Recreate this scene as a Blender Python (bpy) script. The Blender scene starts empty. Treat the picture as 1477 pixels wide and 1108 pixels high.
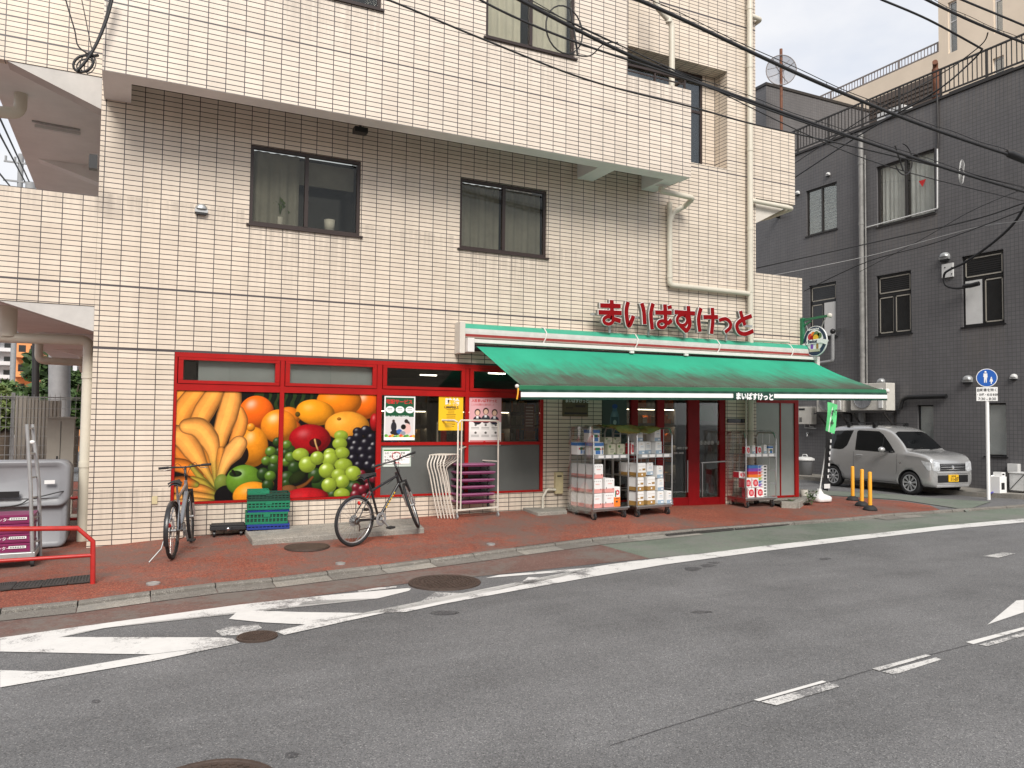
import bpy, bmesh, math, random
import numpy as np
from mathutils import Vector, Matrix
from mathutils.bvhtree import BVHTree
random.seed(7); R = math.radians
col = bpy.context.scene.collection
sc = bpy.context.scene

# ------------------------------------------------------------------ camera
PW, PH, F = 1477.0, 1108.0, 1123.3
YAW, PIT, ROL = 0.45755, 0.043427, 0.010926
CAM = np.array([0.382, -11.816, 1.77])
_fw = np.array([math.sin(YAW)*math.cos(PIT), math.cos(YAW)*math.cos(PIT), math.sin(PIT)])
_rt = np.array([math.cos(YAW), -math.sin(YAW), 0.0]); _up = np.cross(_rt, _fw)
_r = math.cos(ROL)*_rt + math.sin(ROL)*_up; _u = -math.sin(ROL)*_rt + math.cos(ROL)*_up
cd = bpy.data.cameras.new('camera'); cam = bpy.data.objects.new('camera', cd); col.objects.link(cam)
cd.sensor_width = 36; cd.lens = F/PW*36; cd.clip_start = .1; cd.clip_end = 2000
cam.matrix_world = Matrix(((_r[0], _u[0], -_fw[0], CAM[0]), (_r[1], _u[1], -_fw[1], CAM[1]), (_r[2], _u[2], -_fw[2], CAM[2]), (0, 0, 0, 1)))
sc.camera = cam

# ------------------------------------------------------------------ sky and sun (bright, thinly overcast)
SUN_EL, SUN_AZ = R(40), R(198)      # azimuth from +Y clockwise
w = bpy.data.worlds.new('World'); sc.world = w; w.use_nodes = True
nt = w.node_tree; nt.nodes.clear()
def nd(t, k, **kw):
    n = t.nodes.new(k)
    for a, b in kw.items(): setattr(n, a, b)
    return n
out = nd(nt, 'ShaderNodeOutputWorld'); bg = nd(nt, 'ShaderNodeBackground'); bg.inputs[1].default_value = .13
sky = nd(nt, 'ShaderNodeTexSky', sky_type='NISHITA', sun_disc=False, sun_elevation=SUN_EL, sun_rotation=SUN_AZ, dust_density=2.0)
tc = nd(nt, 'ShaderNodeTexCoord'); mp = nd(nt, 'ShaderNodeMapping'); mp.inputs['Scale'].default_value = (1.6, 1.6, 3.2)
nz = nd(nt, 'ShaderNodeTexNoise'); nz.inputs['Scale'].default_value = 1.9; nz.inputs['Detail'].default_value = 7; nz.inputs['Roughness'].default_value = .55
cr = nd(nt, 'ShaderNodeValToRGB'); cr.color_ramp.elements[0].position = .40; cr.color_ramp.elements[0].color = (.72, .72, .72, 1); cr.color_ramp.elements[1].position = .62; cr.color_ramp.elements[1].color = (1, 1, 1, 1)
mx = nd(nt, 'ShaderNodeMix', data_type='RGBA')
mx.inputs[7].default_value = (5.1, 5.12, 5.25, 1)
L = nt.links.new
L(tc.outputs['Generated'], mp.inputs[0]); L(mp.outputs[0], nz.inputs['Vector']); L(nz.outputs[0], cr.inputs[0])
L(cr.outputs[0], mx.inputs[0]); L(sky.outputs[0], mx.inputs[6]); L(mx.outputs[2], bg.inputs[0]); L(bg.outputs[0], out.inputs[0])
sd = bpy.data.lights.new('sun', 'SUN'); sd.energy = 2.6; sd.angle = R(24); sd.color = (1, .955, .89)
so = bpy.data.objects.new('sun', sd); col.objects.link(so)
sdir = Vector((math.sin(SUN_AZ)*math.cos(SUN_EL), math.cos(SUN_AZ)*math.cos(SUN_EL), math.sin(SUN_EL)))
so.rotation_euler = sdir.to_track_quat('Z', 'Y').to_euler()
sc.view_settings.view_transform = 'Standard'; sc.view_settings.look = 'None'; sc.view_settings.gamma = 1
sc.view_settings.exposure = 0.54

# ------------------------------------------------------------------ where things stand (photo measurements to metres)
def ray(x, y): return _fw + _r*(x-PW/2)/F - _u*(y-PH/2)/F
def onY(x, y, Y=0.):
    d = ray(x, y); return CAM + d*(Y-CAM[1])/d[1]
def onX(x, y, X):
    d = ray(x, y); return CAM + d*(X-CAM[0])/d[0]
def onZ(x, y, Z):
    d = ray(x, y); return CAM + d*(Z-CAM[2])/d[2]
def road_z(X): return -.10 + .009*X
def onR(x, y):
    z = 0.
    for i in range(8): p = onZ(x, y, z); z = road_z(p[0])
    return p
_kpx = [(0,888),(111.7,876.5),(216.7,862),(311,850),(392.7,842),(473,832),(550,823),(621,813.5),(684,805.5),(745,797),(802,789.5),(855,782.5),(956.5,773),(1000,768.6),(1100,761),(1232,751.5),(1290.6,745.5),(1374.6,739.6),(1477,732)]
KB = [tuple(onR(*p)[:2]) for p in _kpx]
KB = [(-40., KB[0][1]-.23*(40+KB[0][0]))] + KB + [(60., KB[-1][1])]
def yk(X): return float(np.interp(X, [k[0] for k in KB], [k[1] for k in KB]))
_zx = [-40,-6,0,.9,4.5,6.2,8,10.2,12.8,15,17,60]; _zz = [-.5,-.32,-.01,.05,.18,.21,.19,.14,.125,.06,.02,.02]
def G(X, Y):
    k = yk(X)
    if Y <= k: return road_z(X)
    zk = road_z(X) + .045; zw = float(np.interp(X, _zx, _zz))
    t = min(1., max(0., (Y-k)/max(.3, -k)))
    return zk + (zw-zk)*t
def onG(x, y):
    z = 0.
    for i in range(25):
        p = onZ(x, y, z); z = .5*z + .5*G(p[0], p[1])
    return p

# ------------------------------------------------------------------ object helpers
def tag(o, label=None, cat=None, group=None, kind=None):
    if label: o['label'] = label
    if cat: o['category'] = cat
    if group: o['group'] = group
    if kind: o['kind'] = kind
    return o
def empty(name, loc, rz=0, **kw):
    o = bpy.data.objects.new(name, None); col.objects.link(o); o.location = loc; o.rotation_euler = (0, 0, rz); o.empty_display_size = .2
    return tag(o, **kw)
def wloc(o):
    v = Vector((0, 0, 0))
    while o: v += o.location; o = o.parent
    return v
class MB:
    def __init__(s): s.v = []; s.f = []; s.m = []; s.s = []
    def add(s, vs, fs, m=0, sm=False):
        b = len(s.v); s.v += [tuple(map(float, v)) for v in vs]
        for f in fs: s.f.append([b+i for i in f]); s.m.append(m); s.s.append(sm)
        return s
    def box(s, x0, x1, y0, y1, z0, z1, m=0):
        if x0 > x1: x0, x1 = x1, x0
        if y0 > y1: y0, y1 = y1, y0
        if z0 > z1: z0, z1 = z1, z0
        return s.add([(x0,y0,z0),(x1,y0,z0),(x1,y1,z0),(x0,y1,z0),(x0,y0,z1),(x1,y0,z1),(x1,y1,z1),(x0,y1,z1)],
              [(0,3,2,1),(4,5,6,7),(0,1,5,4),(1,2,6,5),(2,3,7,6),(3,0,4,7)], m)
    def quad(s, a, b, c, d, m=0): return s.add([a,b,c,d], [(0,1,2,3)], m)
    def bar(s, p, q, wd, h=None, m=0, up=(0,0,1)):
        p = Vector(p); q = Vector(q); h = h or wd; d = (q-p).normalized(); u = Vector(up)
        if abs(d.dot(u)) > .98: u = Vector((0,1,0))
        a = d.cross(u).normalized()*wd/2; b = a.cross(d).normalized()*h/2
        vs = [p-a-b,p+a-b,p+a+b,p-a+b,q-a-b,q+a-b,q+a+b,q-a+b]
        return s.add(vs, [(0,1,2,3),(7,6,5,4),(0,4,5,1),(1,5,6,2),(2,6,7,3),(3,7,4,0)], m)
    def tube(s, pts, r, n=8, m=0, caps=True, closed=False):
        P = [Vector(p) for p in pts]; rr = r if isinstance(r, (list, tuple)) else [r]*len(P); vs = []; fs = []; N = len(P); prev = None
        for i, p in enumerate(P):
            if closed: d = (P[(i+1) % N]-P[i-1]).normalized()
            else: d = (P[min(i+1, N-1)]-P[max(i-1, 0)]).normalized()
            if prev is None:
                u = Vector((0,0,1)) if abs(d.z) < .9 else Vector((1,0,0)); a = d.cross(u).normalized()
            else: a = (prev - d*prev.dot(d)).normalized()
            prev = a; b = d.cross(a)
            for k in range(n):
                t = 2*math.pi*k/n; vs.append(p + (a*math.cos(t)+b*math.sin(t))*rr[i])
        M_ = N if closed else N-1
        for i in range(M_):
            for k in range(n):
                j = (i+1) % N; fs.append((i*n+k, i*n+(k+1) % n, j*n+(k+1) % n, j*n+k))
        s.add(vs, fs, m, True)
        if caps and not closed: s.add([vs[k] for k in range(n)], [tuple(range(n))[::-1]], m); s.add([vs[(N-1)*n+k] for k in range(n)], [tuple(range(n))], m)
        return s
    def cyl(s, p, q, r, n=16, m=0, r2=None): return s.tube([p, q], [r, r if r2 is None else r2], n, m)
    def ball(s, c, rx, ry=None, rz=None, m=0, n=14, k=9):
        ry = ry or rx; rz = rz or rx; vs = []; fs = []
        for i in range(k+1):
            a = math.pi*i/k
            for j in range(n):
                t = 2*math.pi*j/n; vs.append((c[0]+rx*math.sin(a)*math.cos(t), c[1]+ry*math.sin(a)*math.sin(t), c[2]+rz*math.cos(a)))
        for i in range(k):
            for j in range(n): fs.append((i*n+j, (i+1)*n+j, (i+1)*n+(j+1) % n, i*n+(j+1) % n))
        return s.add(vs, fs, m, True)
    def prism(s, poly, axis, a, b, m=0):
        # poly: 2D outline; axis 'y': (x,z), 'x': (y,z), 'z': (x,y)
        def P(p, t): return {'y': (p[0], t, p[1]), 'x': (t, p[0], p[1]), 'z': (p[0], p[1], t)}[axis]
        n = len(poly); vs = [P(p, a) for p in poly] + [P(p, b) for p in poly]
        return s.add(vs, [tuple(range(n)), tuple(range(n, 2*n))[::-1]] + [(i, i+n, (i+1) % n+n, (i+1) % n) for i in range(n)], m)
    def lathe(s, prof, c=(0,0,0), n=24, m=0, axis='z', sm=True):
        vs = []; fs = []
        for (r, h) in prof:
            for j in range(n):
                t = 2*math.pi*j/n; x, y = r*math.cos(t), r*math.sin(t)
                p = {'z': (x, y, h), 'y': (x, h, y), 'x': (h, x, y)}[axis]; vs.append((c[0]+p[0], c[1]+p[1], c[2]+p[2]))
        for i in range(len(prof)-1):
            for j in range(n): fs.append((i*n+j, (i+1)*n+j, (i+1)*n+(j+1) % n, i*n+(j+1) % n))
        return s.add(vs, fs, m, sm)
    def wall(s, plane, c, u0, u1, z0, z1, holes=(), m=0, depth=0, md=None):
        # flat wall with rectangular holes; plane 'Y' (u = X) or 'X' (u = Y); depth adds the reveals
        us = sorted({u0, u1} | {min(max(h[i], u0), u1) for h in holes for i in (0, 1)}); zs = sorted({z0, z1} | {min(max(h[i], z0), z1) for h in holes for i in (2, 3)})
        P = (lambda u, z, t=0: (u, c+t, z)) if plane == 'Y' else (lambda u, z, t=0: (c+t, u, z))
        for i in range(len(us)-1):
            for j in range(len(zs)-1):
                cu, cz = (us[i]+us[i+1])/2, (zs[j]+zs[j+1])/2
                if any(h[0] < cu < h[1] and h[2] < cz < h[3] for h in holes): continue
                s.quad(P(us[i], zs[j]), P(us[i+1], zs[j]), P(us[i+1], zs[j+1]), P(us[i], zs[j+1]), m)
        if depth:
            for (a, b, z, y) in [h[:4] for h in holes]:
                for q in (((a,z),(a,y)), ((b,z),(b,y)), ((a,z),(b,z)), ((a,y),(b,y))):
                    s.quad(P(*q[0]), P(*q[1]), P(q[1][0], q[1][1], depth), P(q[0][0], q[0][1], depth), m if md is None else md)
        return s
    def build(s, name, mats, parent=None, bevel=0, loc=None, smooth=None, **kw):
        me = bpy.data.meshes.new(name)
        if parent is not None: off = wloc(parent)
        elif loc is not None: off = Vector(loc)
        else:
            a = np.array(s.v); off = Vector(((a[:,0].min()+a[:,0].max())/2, (a[:,1].min()+a[:,1].max())/2, a[:,2].min()))
        uv_src = s.v
        me.from_pydata([(v[0]-off.x, v[1]-off.y, v[2]-off.z) for v in s.v], [], s.f)
        mats = mats if isinstance(mats, (list, tuple)) else [mats]
        for q in mats: me.materials.append(M[q] if isinstance(q, str) else q)
        me.polygons.foreach_set('material_index', s.m); me.polygons.foreach_set('use_smooth', s.s if smooth is None else [smooth]*len(s.f))
        me.update()
        uv = me.uv_layers.new(name='UVMap'); d = np.zeros(len(me.loops)*2)
        for p in me.polygons:
            n = p.normal; ax = 0 if abs(n.x) > max(abs(n.y), abs(n.z)) else (1 if abs(n.y) >= abs(n.z) else 2)
            for li in p.loop_indices:
                v = uv_src[me.loops[li].vertex_index]
                a, b = ((v[1], v[2]), (v[0], v[2]), (v[0], v[1]))[ax]
                d[2*li] = a; d[2*li+1] = b
        uv.data.foreach_set('uv', d)
        o = bpy.data.objects.new(name, me); col.objects.link(o)
        if parent is not None: o.parent = parent
        else: o.location = off
        if bevel:
            b = o.modifiers.new('bevel', 'BEVEL'); b.width = bevel; b.segments = 2; b.limit_method = 'ANGLE'; b.angle_limit = R(40)
        return tag(o, **kw)
def copy_tree(o, parent=None):
    c = o.copy(); col.objects.link(c)
    if parent is not None: c.parent = parent
    for ch in list(o.children): copy_tree(ch, c)
    return c
def lerp(a, b, t): return a+(b-a)*t
def curve_pts(ps, n=8):
    P = [Vector(p) for p in ps]; o = []
    for i in range(len(P)-1):
        p0, p1, p2, p3 = P[max(i-1, 0)], P[i], P[i+1], P[min(i+2, len(P)-1)]
        for k in range(n):
            t = k/n; o.append(.5*((2*p1)+(p2-p0)*t+(2*p0-5*p1+4*p2-p3)*t*t+(3*p1-p0-3*p2+p3)*t**3))
    o.append(P[-1]); return o

# ------------------------------------------------------------------ materials
M = {}
def hx(h):
    h = h.lstrip('#'); return tuple(((int(h[i:i+2], 16)/255+.055)/1.055)**2.4 if int(h[i:i+2], 16) > 10 else int(h[i:i+2], 16)/255/12.92 for i in (0, 2, 4))
def mat(name, c, rough=.6, metal=0, var=.12, scale=6, bump=0, bscale=60, emit=0, spec=.5, coat=0, alpha=1, trans=0):
    c = hx(c) if isinstance(c, str) else c
    m = bpy.data.materials.new(name); m.use_nodes = True; t = m.node_tree; b = t.nodes['Principled BSDF']; M[name] = m
    b.inputs['Roughness'].default_value = rough; b.inputs['Metallic'].default_value = metal; b.inputs['Base Color'].default_value = (*c, 1)
    b.inputs['Specular IOR Level'].default_value = spec; b.inputs['Coat Weight'].default_value = coat; b.inputs['Alpha'].default_value = alpha
    b.inputs['Transmission Weight'].default_value = trans
    co = nd(t, 'ShaderNodeTexCoord')
    if var:
        n = nd(t, 'ShaderNodeTexNoise'); n.inputs['Scale'].default_value = scale; n.inputs['Detail'].default_value = 6; n.inputs['Roughness'].default_value = .65
        r = nd(t, 'ShaderNodeValToRGB'); r.color_ramp.elements[0].position = .3; r.color_ramp.elements[1].position = .7
        r.color_ramp.elements[0].color = (*[x*(1-var) for x in c], 1); r.color_ramp.elements[1].color = (*[min(1, x*(1+var)) for x in c], 1)
        t.links.new(co.outputs['Object'], n.inputs['Vector']); t.links.new(n.outputs[0], r.inputs[0]); t.links.new(r.outputs[0], b.inputs['Base Color'])
    if bump:
        n2 = nd(t, 'ShaderNodeTexNoise'); n2.inputs['Scale'].default_value = bscale; n2.inputs['Detail'].default_value = 4
        bp = nd(t, 'ShaderNodeBump'); bp.inputs['Strength'].default_value = bump; bp.inputs['Distance'].default_value = .01
        t.links.new(co.outputs['Object'], n2.inputs['Vector']); t.links.new(n2.outputs[0], bp.inputs['Height']); t.links.new(bp.outputs[0], b.inputs['Normal'])
    if emit:
        b.inputs['Emission Color'].default_value = (*c, 1); b.inputs['Emission Strength'].default_value = emit
    return m
def mathn(t, op, a, b=None, c=None):
    n = nd(t, 'ShaderNodeMath', operation=op)
    for i, x in enumerate((a, b, c)):
        if x is None: continue
        if isinstance(x, (int, float)): n.inputs[i].default_value = x
        else: t.links.new(x, n.inputs[i])
    return n.outputs[0]
def mixc(t, f, a, b, mode='MIX'):
    n = nd(t, 'ShaderNodeMix', data_type='RGBA', blend_type=mode)
    for i, x in ((0, f), (6, a), (7, b)):
        if isinstance(x, (int, float)): n.inputs[i].default_value = x
        elif isinstance(x, tuple): n.inputs[i].default_value = (*x, 1)
        else: t.links.new(x, n.inputs[i])
    return n.outputs[2]
def noise(t, scale, detail=5, rough=.6, vec=None):
    n = nd(t, 'ShaderNodeTexNoise'); n.inputs['Scale'].default_value = scale; n.inputs['Detail'].default_value = detail; n.inputs['Roughness'].default_value = rough
    if vec is not None: t.links.new(vec, n.inputs['Vector'])
    return n.outputs[0]
def ramp(t, f, stops):
    r = nd(t, 'ShaderNodeValToRGB'); e = r.color_ramp.elements
    while len(e) < len(stops): e.new(.5)
    for i, (p, c) in enumerate(stops): e[i].position = p; e[i].color = (*c, 1) if isinstance(c, tuple) else (c, c, c, 1)
    t.links.new(f, r.inputs[0]); return r.outputs[0]
def tile_mat(name, c1, c2, mortar, tw, th, ms, seams=(), rough=.35, v0=0, bumps=.5, soil=.06, streaks=()):
    m = bpy.data.materials.new(name); m.use_nodes = True; t = m.node_tree; b = t.nodes['Principled BSDF']; M[name] = m
    uv = nd(t, 'ShaderNodeUVMap'); mp = nd(t, 'ShaderNodeMapping'); mp.inputs['Location'].default_value = (0, -v0, 0); t.links.new(uv.outputs[0], mp.inputs[0])
    br = nd(t, 'ShaderNodeTexBrick', offset=0, squash=1); t.links.new(mp.outputs[0], br.inputs['Vector'])
    for k, v in (('Scale', 1), ('Mortar Size', ms), ('Mortar Smooth', .1), ('Bias', 0), ('Brick Width', tw), ('Row Height', th)): br.inputs[k].default_value = v
    br.inputs['Color1'].default_value = (*c1, 1); br.inputs['Color2'].default_value = (*c2, 1); br.inputs['Mortar'].default_value = (*mortar, 1)
    sx = nd(t, 'ShaderNodeSeparateXYZ'); t.links.new(uv.outputs[0], sx.inputs[0])
    c = br.outputs['Color']; fac = br.outputs['Fac']
    for z, hw in seams:
        d = mathn(t, 'ABSOLUTE', mathn(t, 'SUBTRACT', sx.outputs[1], z)); k = mathn(t, 'LESS_THAN', d, hw)
        c = mixc(t, k, c, (mortar[0]*1.25, mortar[1]*1.3, mortar[2]*1.35)); fac = mathn(t, 'MAXIMUM', fac, k)
    n1 = noise(t, .55, 6, .6, uv.outputs[0]); c = mixc(t, 1, c, ramp(t, n1, [(.3, 1-soil), (.7, 1.0)]), 'MULTIPLY')
    ms_ = nd(t, 'ShaderNodeMapping'); ms_.inputs['Scale'].default_value = (3.1, .22, 1); t.links.new(uv.outputs[0], ms_.inputs[0])
    n2 = noise(t, 1.0, 6, .7, ms_.outputs[0]); c = mixc(t, 1, c, ramp(t, n2, [(.40, 1-soil*.6), (.62, 1.0)]), 'MULTIPLY')
    if streaks:      # rain-washed dirt below sills and ledges
        sm_ = nd(t, 'ShaderNodeMapping'); sm_.inputs['Scale'].default_value = (16, .5, 1); t.links.new(uv.outputs[0], sm_.inputs[0]); ns = ramp(t, noise(t, 1, 4, .6, sm_.outputs[0]), [(.40, 0), (.62, 1)])
        for (xa, xb, zt_, ln) in streaks:
            inx = mathn(t, 'MULTIPLY', mathn(t, 'GREATER_THAN', sx.outputs[0], xa), mathn(t, 'LESS_THAN', sx.outputs[0], xb)); dn = mathn(t, 'DIVIDE', mathn(t, 'SUBTRACT', zt_, sx.outputs[1]), ln)
            fd = mathn(t, 'MULTIPLY', mathn(t, 'GREATER_THAN', dn, 0), mathn(t, 'MAXIMUM', mathn(t, 'SUBTRACT', 1, dn), 0)); c = mixc(t, mathn(t, 'MULTIPLY', mathn(t, 'MULTIPLY', inx, fd), mathn(t, 'MULTIPLY', ns, .34)), c, (.20, .17, .14))
    t.links.new(c, b.inputs['Base Color']); b.inputs['Roughness'].default_value = rough
    bp = nd(t, 'ShaderNodeBump'); bp.inputs['Strength'].default_value = bumps; bp.inputs['Distance'].default_value = .006
    n3 = noise(t, 5, 3, .5, uv.outputs[0])
    t.links.new(mathn(t, 'ADD', mathn(t, 'SUBTRACT', 1, fac), mathn(t, 'MULTIPLY', n3, .25)), bp.inputs['Height']); t.links.new(bp.outputs[0], b.inputs['Normal'])
    return m
SEAM1 = 3.505
tile_mat('cream_tile', (.78, .675, .56), (.70, .60, .49), (.062, .052, .053), .237, .07, .0056, [(SEAM1, .013), (2.648, .013), (6.66, .012), (6.93, .008), (9.72, .012)], v0=SEAM1, soil=.13, streaks=[(1.9, 3.54, 4.56, 1.1), (5.2, 6.84, 4.55, 1.0), (-1.4, 12.9, 4.75, .45), (-.1, 11.7, .75, .8)])
tile_mat('grey_tile', (.140, .137, .142), (.155, .151, .156), (.088, .086, .089), .10, .10, .006, v0=0, rough=.42, bumps=.5, soil=.16, streaks=[(1.7, 3.6, 7.4, 1.3), (2.5, 3.6, 4.2, 1.2), (-.05, 1.05, 4.2, 1.2), (-1, 12, 10.4, 1.2), (5, 6.2, 7.6, 1.2)])
M['upper_tile'] = None
tile_mat('upper_tile', (.78, .685, .585), (.70, .61, .515), (.055, .046, .048), .237, .07, .0058, [(6.93, .010), (9.0, .010)], v0=6.93, soil=.09, streaks=[(5.2, 6.8, 7.66, .9), (1.9, 3.5, 7.67, .9), (7.8, 9.2, 7.63, .7), (11.6, 12.8, 7.8, .6)])

def ground_mat(name, base, dark, light, speck=.5, worn=None, wscale=.6, rough=.85, sscale=90, bump=.6):
    m = bpy.data.materials.new(name); m.use_nodes = True; t = m.node_tree; b = t.nodes['Principled BSDF']; M[name] = m
    g = nd(t, 'ShaderNodeNewGeometry'); p = g.outputs['Position']
    v = nd(t, 'ShaderNodeTexVoronoi'); v.inputs['Scale'].default_value = sscale; t.links.new(p, v.inputs['Vector'])
    gr = nd(t, 'ShaderNodeSeparateColor'); t.links.new(v.outputs['Color'], gr.inputs[0])
    c = ramp(t, gr.outputs[0], [(0, dark), (.35, base), (.85, base), (1, light)])
    n = noise(t, sscale*.8, 3, .7, p); c = mixc(t, 1, c, ramp(t, n, [(.3, 1-speck), (.7, 1+speck*.6)]), 'MULTIPLY')
    n1 = noise(t, 1.1, 7, .62, p); c = mixc(t, 1, c, ramp(t, n1, [(.3, .86), (.7, 1.1)]), 'MULTIPLY')
    n9 = noise(t, .35, 5, .7, p); c = mixc(t, 1, c, ramp(t, n9, [(.38, .84), (.5, 1.0), (.62, 1.07)]), 'MULTIPLY')
    ma = nd(t, 'ShaderNodeMapping'); ma.inputs['Rotation'].default_value = (0, 0, -.04); ma.inputs['Scale'].default_value = (.18, 1.5, 1); t.links.new(p, ma.inputs[0])
    n5 = noise(t, 1.0, 5, .6, ma.outputs[0]); c = mixc(t, 1, c, ramp(t, n5, [(.35, .87), (.65, 1.07)]), 'MULTIPLY')
    if worn:
        n2 = noise(t, wscale, 6, .7, p); n3 = noise(t, 12, 5, .75, p)
        k = ramp(t, mathn(t, 'ADD', mathn(t, 'MULTIPLY', n2, .7), mathn(t, 'MULTIPLY', n3, .3)), [(.46, 0), (.58, 1)])
        c = mixc(t, mathn(t, 'MULTIPLY', k, .85), c, worn)
    t.links.new(c, b.inputs['Base Color']); b.inputs['Roughness'].default_value = rough
    bp = nd(t, 'ShaderNodeBump'); bp.inputs['Strength'].default_value = bump; bp.inputs['Distance'].default_value = .006
    t.links.new(v.outputs['Distance'], bp.inputs['Height']); t.links.new(bp.outputs[0], b.inputs['Normal'])
    return m
ground_mat('asphalt', (.156, .156, .159), (.07, .07, .071), (.31, .305, .30), .28, sscale=150)
ground_mat('asphalt_patch', (.085, .084, .088), (.045, .044, .047), (.22, .21, .2), .35, sscale=95)
ground_mat('red_pave', (.31, .078, .044), (.09, .032, .022), (.48, .20, .12), .45, worn=(.15, .105, .088), wscale=.5, sscale=95, bump=1.0)
ground_mat('red_paint', (.16, .085, .07), (.11, .065, .055), (.22, .15, .12), .18, worn=(.15, .135, .12), wscale=.8, sscale=70, bump=.3)
ground_mat('green_paint', (.15, .18, .14), (.11, .135, .105), (.2, .235, .195), .15, worn=(.17, .17, .155), wscale=.7, sscale=70, bump=.3)
ground_mat('concrete', (.33, .305, .265), (.20, .185, .16), (.5, .47, .42), .25, worn=(.22, .21, .19), wscale=2, sscale=110, bump=.6)
ground_mat('kerb_stone', (.25, .232, .205), (.12, .11, .10), (.40, .375, .335), .45, worn=(.17, .155, .135), wscale=3, sscale=120, bump=.9)
def marking_mat():
    m = bpy.data.materials.new('road_white'); m.use_nodes = True; t = m.node_tree; b = t.nodes['Principled BSDF']; M['road_white'] = m
    g = nd(t, 'ShaderNodeNewGeometry'); p = g.outputs['Position']
    n1 = noise(t, 1.7, 4, .6, p); n2 = noise(t, 60, 4, .8, p); n3 = noise(t, 9, 5, .7, p)
    s = mathn(t, 'ADD', mathn(t, 'ADD', mathn(t, 'MULTIPLY', n1, .45), mathn(t, 'MULTIPLY', n2, .3)), mathn(t, 'MULTIPLY', n3, .25))
    k = ramp(t, s, [(.525, 0), (.59, 1)])
    c = mixc(t, k, (.66, .65, .63), (.17, .165, .165)); c = mixc(t, 1, c, ramp(t, n3, [(.3, .9), (.6, 1.0)]), 'MULTIPLY')
    t.links.new(c, b.inputs['Base Color']); b.inputs['Roughness'].default_value = .7
marking_mat()
def worn_marking_mat():
    m = bpy.data.materials.new('road_white_worn'); m.use_nodes = True; t = m.node_tree; b = t.nodes['Principled BSDF']; M['road_white_worn'] = m
    g = nd(t, 'ShaderNodeNewGeometry'); p = g.outputs['Position']
    n1 = noise(t, 3, 4, .6, p); n2 = noise(t, 55, 4, .8, p)
    s = mathn(t, 'ADD', mathn(t, 'MULTIPLY', n1, .4), mathn(t, 'MULTIPLY', n2, .6))
    k = ramp(t, s, [(.47, 0), (.55, 1)])
    t.links.new(mixc(t, k, (.58, .57, .55), (.15, .148, .15)), b.inputs['Base Color']); b.inputs['Roughness'].default_value = .8
worn_marking_mat()
def canopy_mat():
    m = bpy.data.materials.new('green_canvas'); m.use_nodes = True; t = m.node_tree; b = t.nodes['Principled BSDF']; M['green_canvas'] = m
    g = nd(t, 'ShaderNodeNewGeometry'); s = nd(t, 'ShaderNodeSeparateXYZ'); t.links.new(g.outputs['Position'], s.inputs[0])
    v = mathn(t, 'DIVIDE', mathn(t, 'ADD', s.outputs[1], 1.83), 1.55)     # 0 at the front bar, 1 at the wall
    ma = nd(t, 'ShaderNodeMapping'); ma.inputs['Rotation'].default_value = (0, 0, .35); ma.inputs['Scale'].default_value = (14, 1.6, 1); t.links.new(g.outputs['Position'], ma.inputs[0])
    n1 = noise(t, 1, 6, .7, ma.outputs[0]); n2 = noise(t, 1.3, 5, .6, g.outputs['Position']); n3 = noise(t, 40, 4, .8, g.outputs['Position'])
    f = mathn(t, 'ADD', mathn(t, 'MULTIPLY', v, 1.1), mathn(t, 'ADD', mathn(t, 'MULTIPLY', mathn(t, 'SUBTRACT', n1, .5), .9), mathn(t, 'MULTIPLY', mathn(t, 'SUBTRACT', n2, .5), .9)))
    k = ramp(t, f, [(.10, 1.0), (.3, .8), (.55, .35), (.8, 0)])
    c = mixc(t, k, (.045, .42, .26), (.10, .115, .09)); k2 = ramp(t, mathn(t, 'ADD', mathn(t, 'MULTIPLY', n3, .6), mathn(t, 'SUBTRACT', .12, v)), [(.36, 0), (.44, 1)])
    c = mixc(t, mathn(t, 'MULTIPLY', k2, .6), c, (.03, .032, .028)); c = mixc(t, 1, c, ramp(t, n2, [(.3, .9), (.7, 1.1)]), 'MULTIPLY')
    t.links.new(c, b.inputs['Base Color']); b.inputs['Roughness'].default_value = .85; b.inputs['Specular IOR Level'].default_value = .15
    tr = nd(t, 'ShaderNodeBsdfTranslucent'); t.links.new(c, tr.inputs[0]); ms = nd(t, 'ShaderNodeMixShader'); ms.inputs[0].default_value = .25
    o = t.nodes['Material Output']; t.links.new(b.outputs[0], ms.inputs[1]); t.links.new(tr.outputs[0], ms.inputs[2]); t.links.new(ms.outputs[0], o.inputs[0])
canopy_mat()
def glass_mat(name, tint=(.75, .78, .77), refl=.08, rough=.02, fk=.9):
    m = bpy.data.materials.new(name); m.use_nodes = True; t = m.node_tree; t.nodes.remove(t.nodes['Principled BSDF']); o = t.nodes['Material Output']; M[name] = m
    a = nd(t, 'ShaderNodeBsdfTransparent'); a.inputs[0].default_value = (*tint, 1); g = nd(t, 'ShaderNodeBsdfGlossy'); g.inputs['Roughness'].default_value = rough; g.inputs[0].default_value = (.9, .93, .95, 1)
    fr = nd(t, 'ShaderNodeFresnel'); fr.inputs[0].default_value = 1.5; ms = nd(t, 'ShaderNodeMixShader')
    t.links.new(mathn(t, 'ADD', mathn(t, 'MULTIPLY', fr.outputs[0], fk), refl-.03), ms.inputs[0]); t.links.new(a.outputs[0], ms.inputs[1]); t.links.new(g.outputs[0], ms.inputs[2]); t.links.new(ms.outputs[0], o.inputs[0])
glass_mat('clear_glass', (.95, .96, .955), .04, fk=.6); glass_mat('dim_glass', (.80, .80, .77), .045, fk=.6); glass_mat('house_glass', (.84, .83, .78), .03, fk=.5); glass_mat('wrap_film', (.93, .93, .925), .05, .1, fk=.35)
glass_mat('smoke_glass', (.55, .57, .57), .07)
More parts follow.
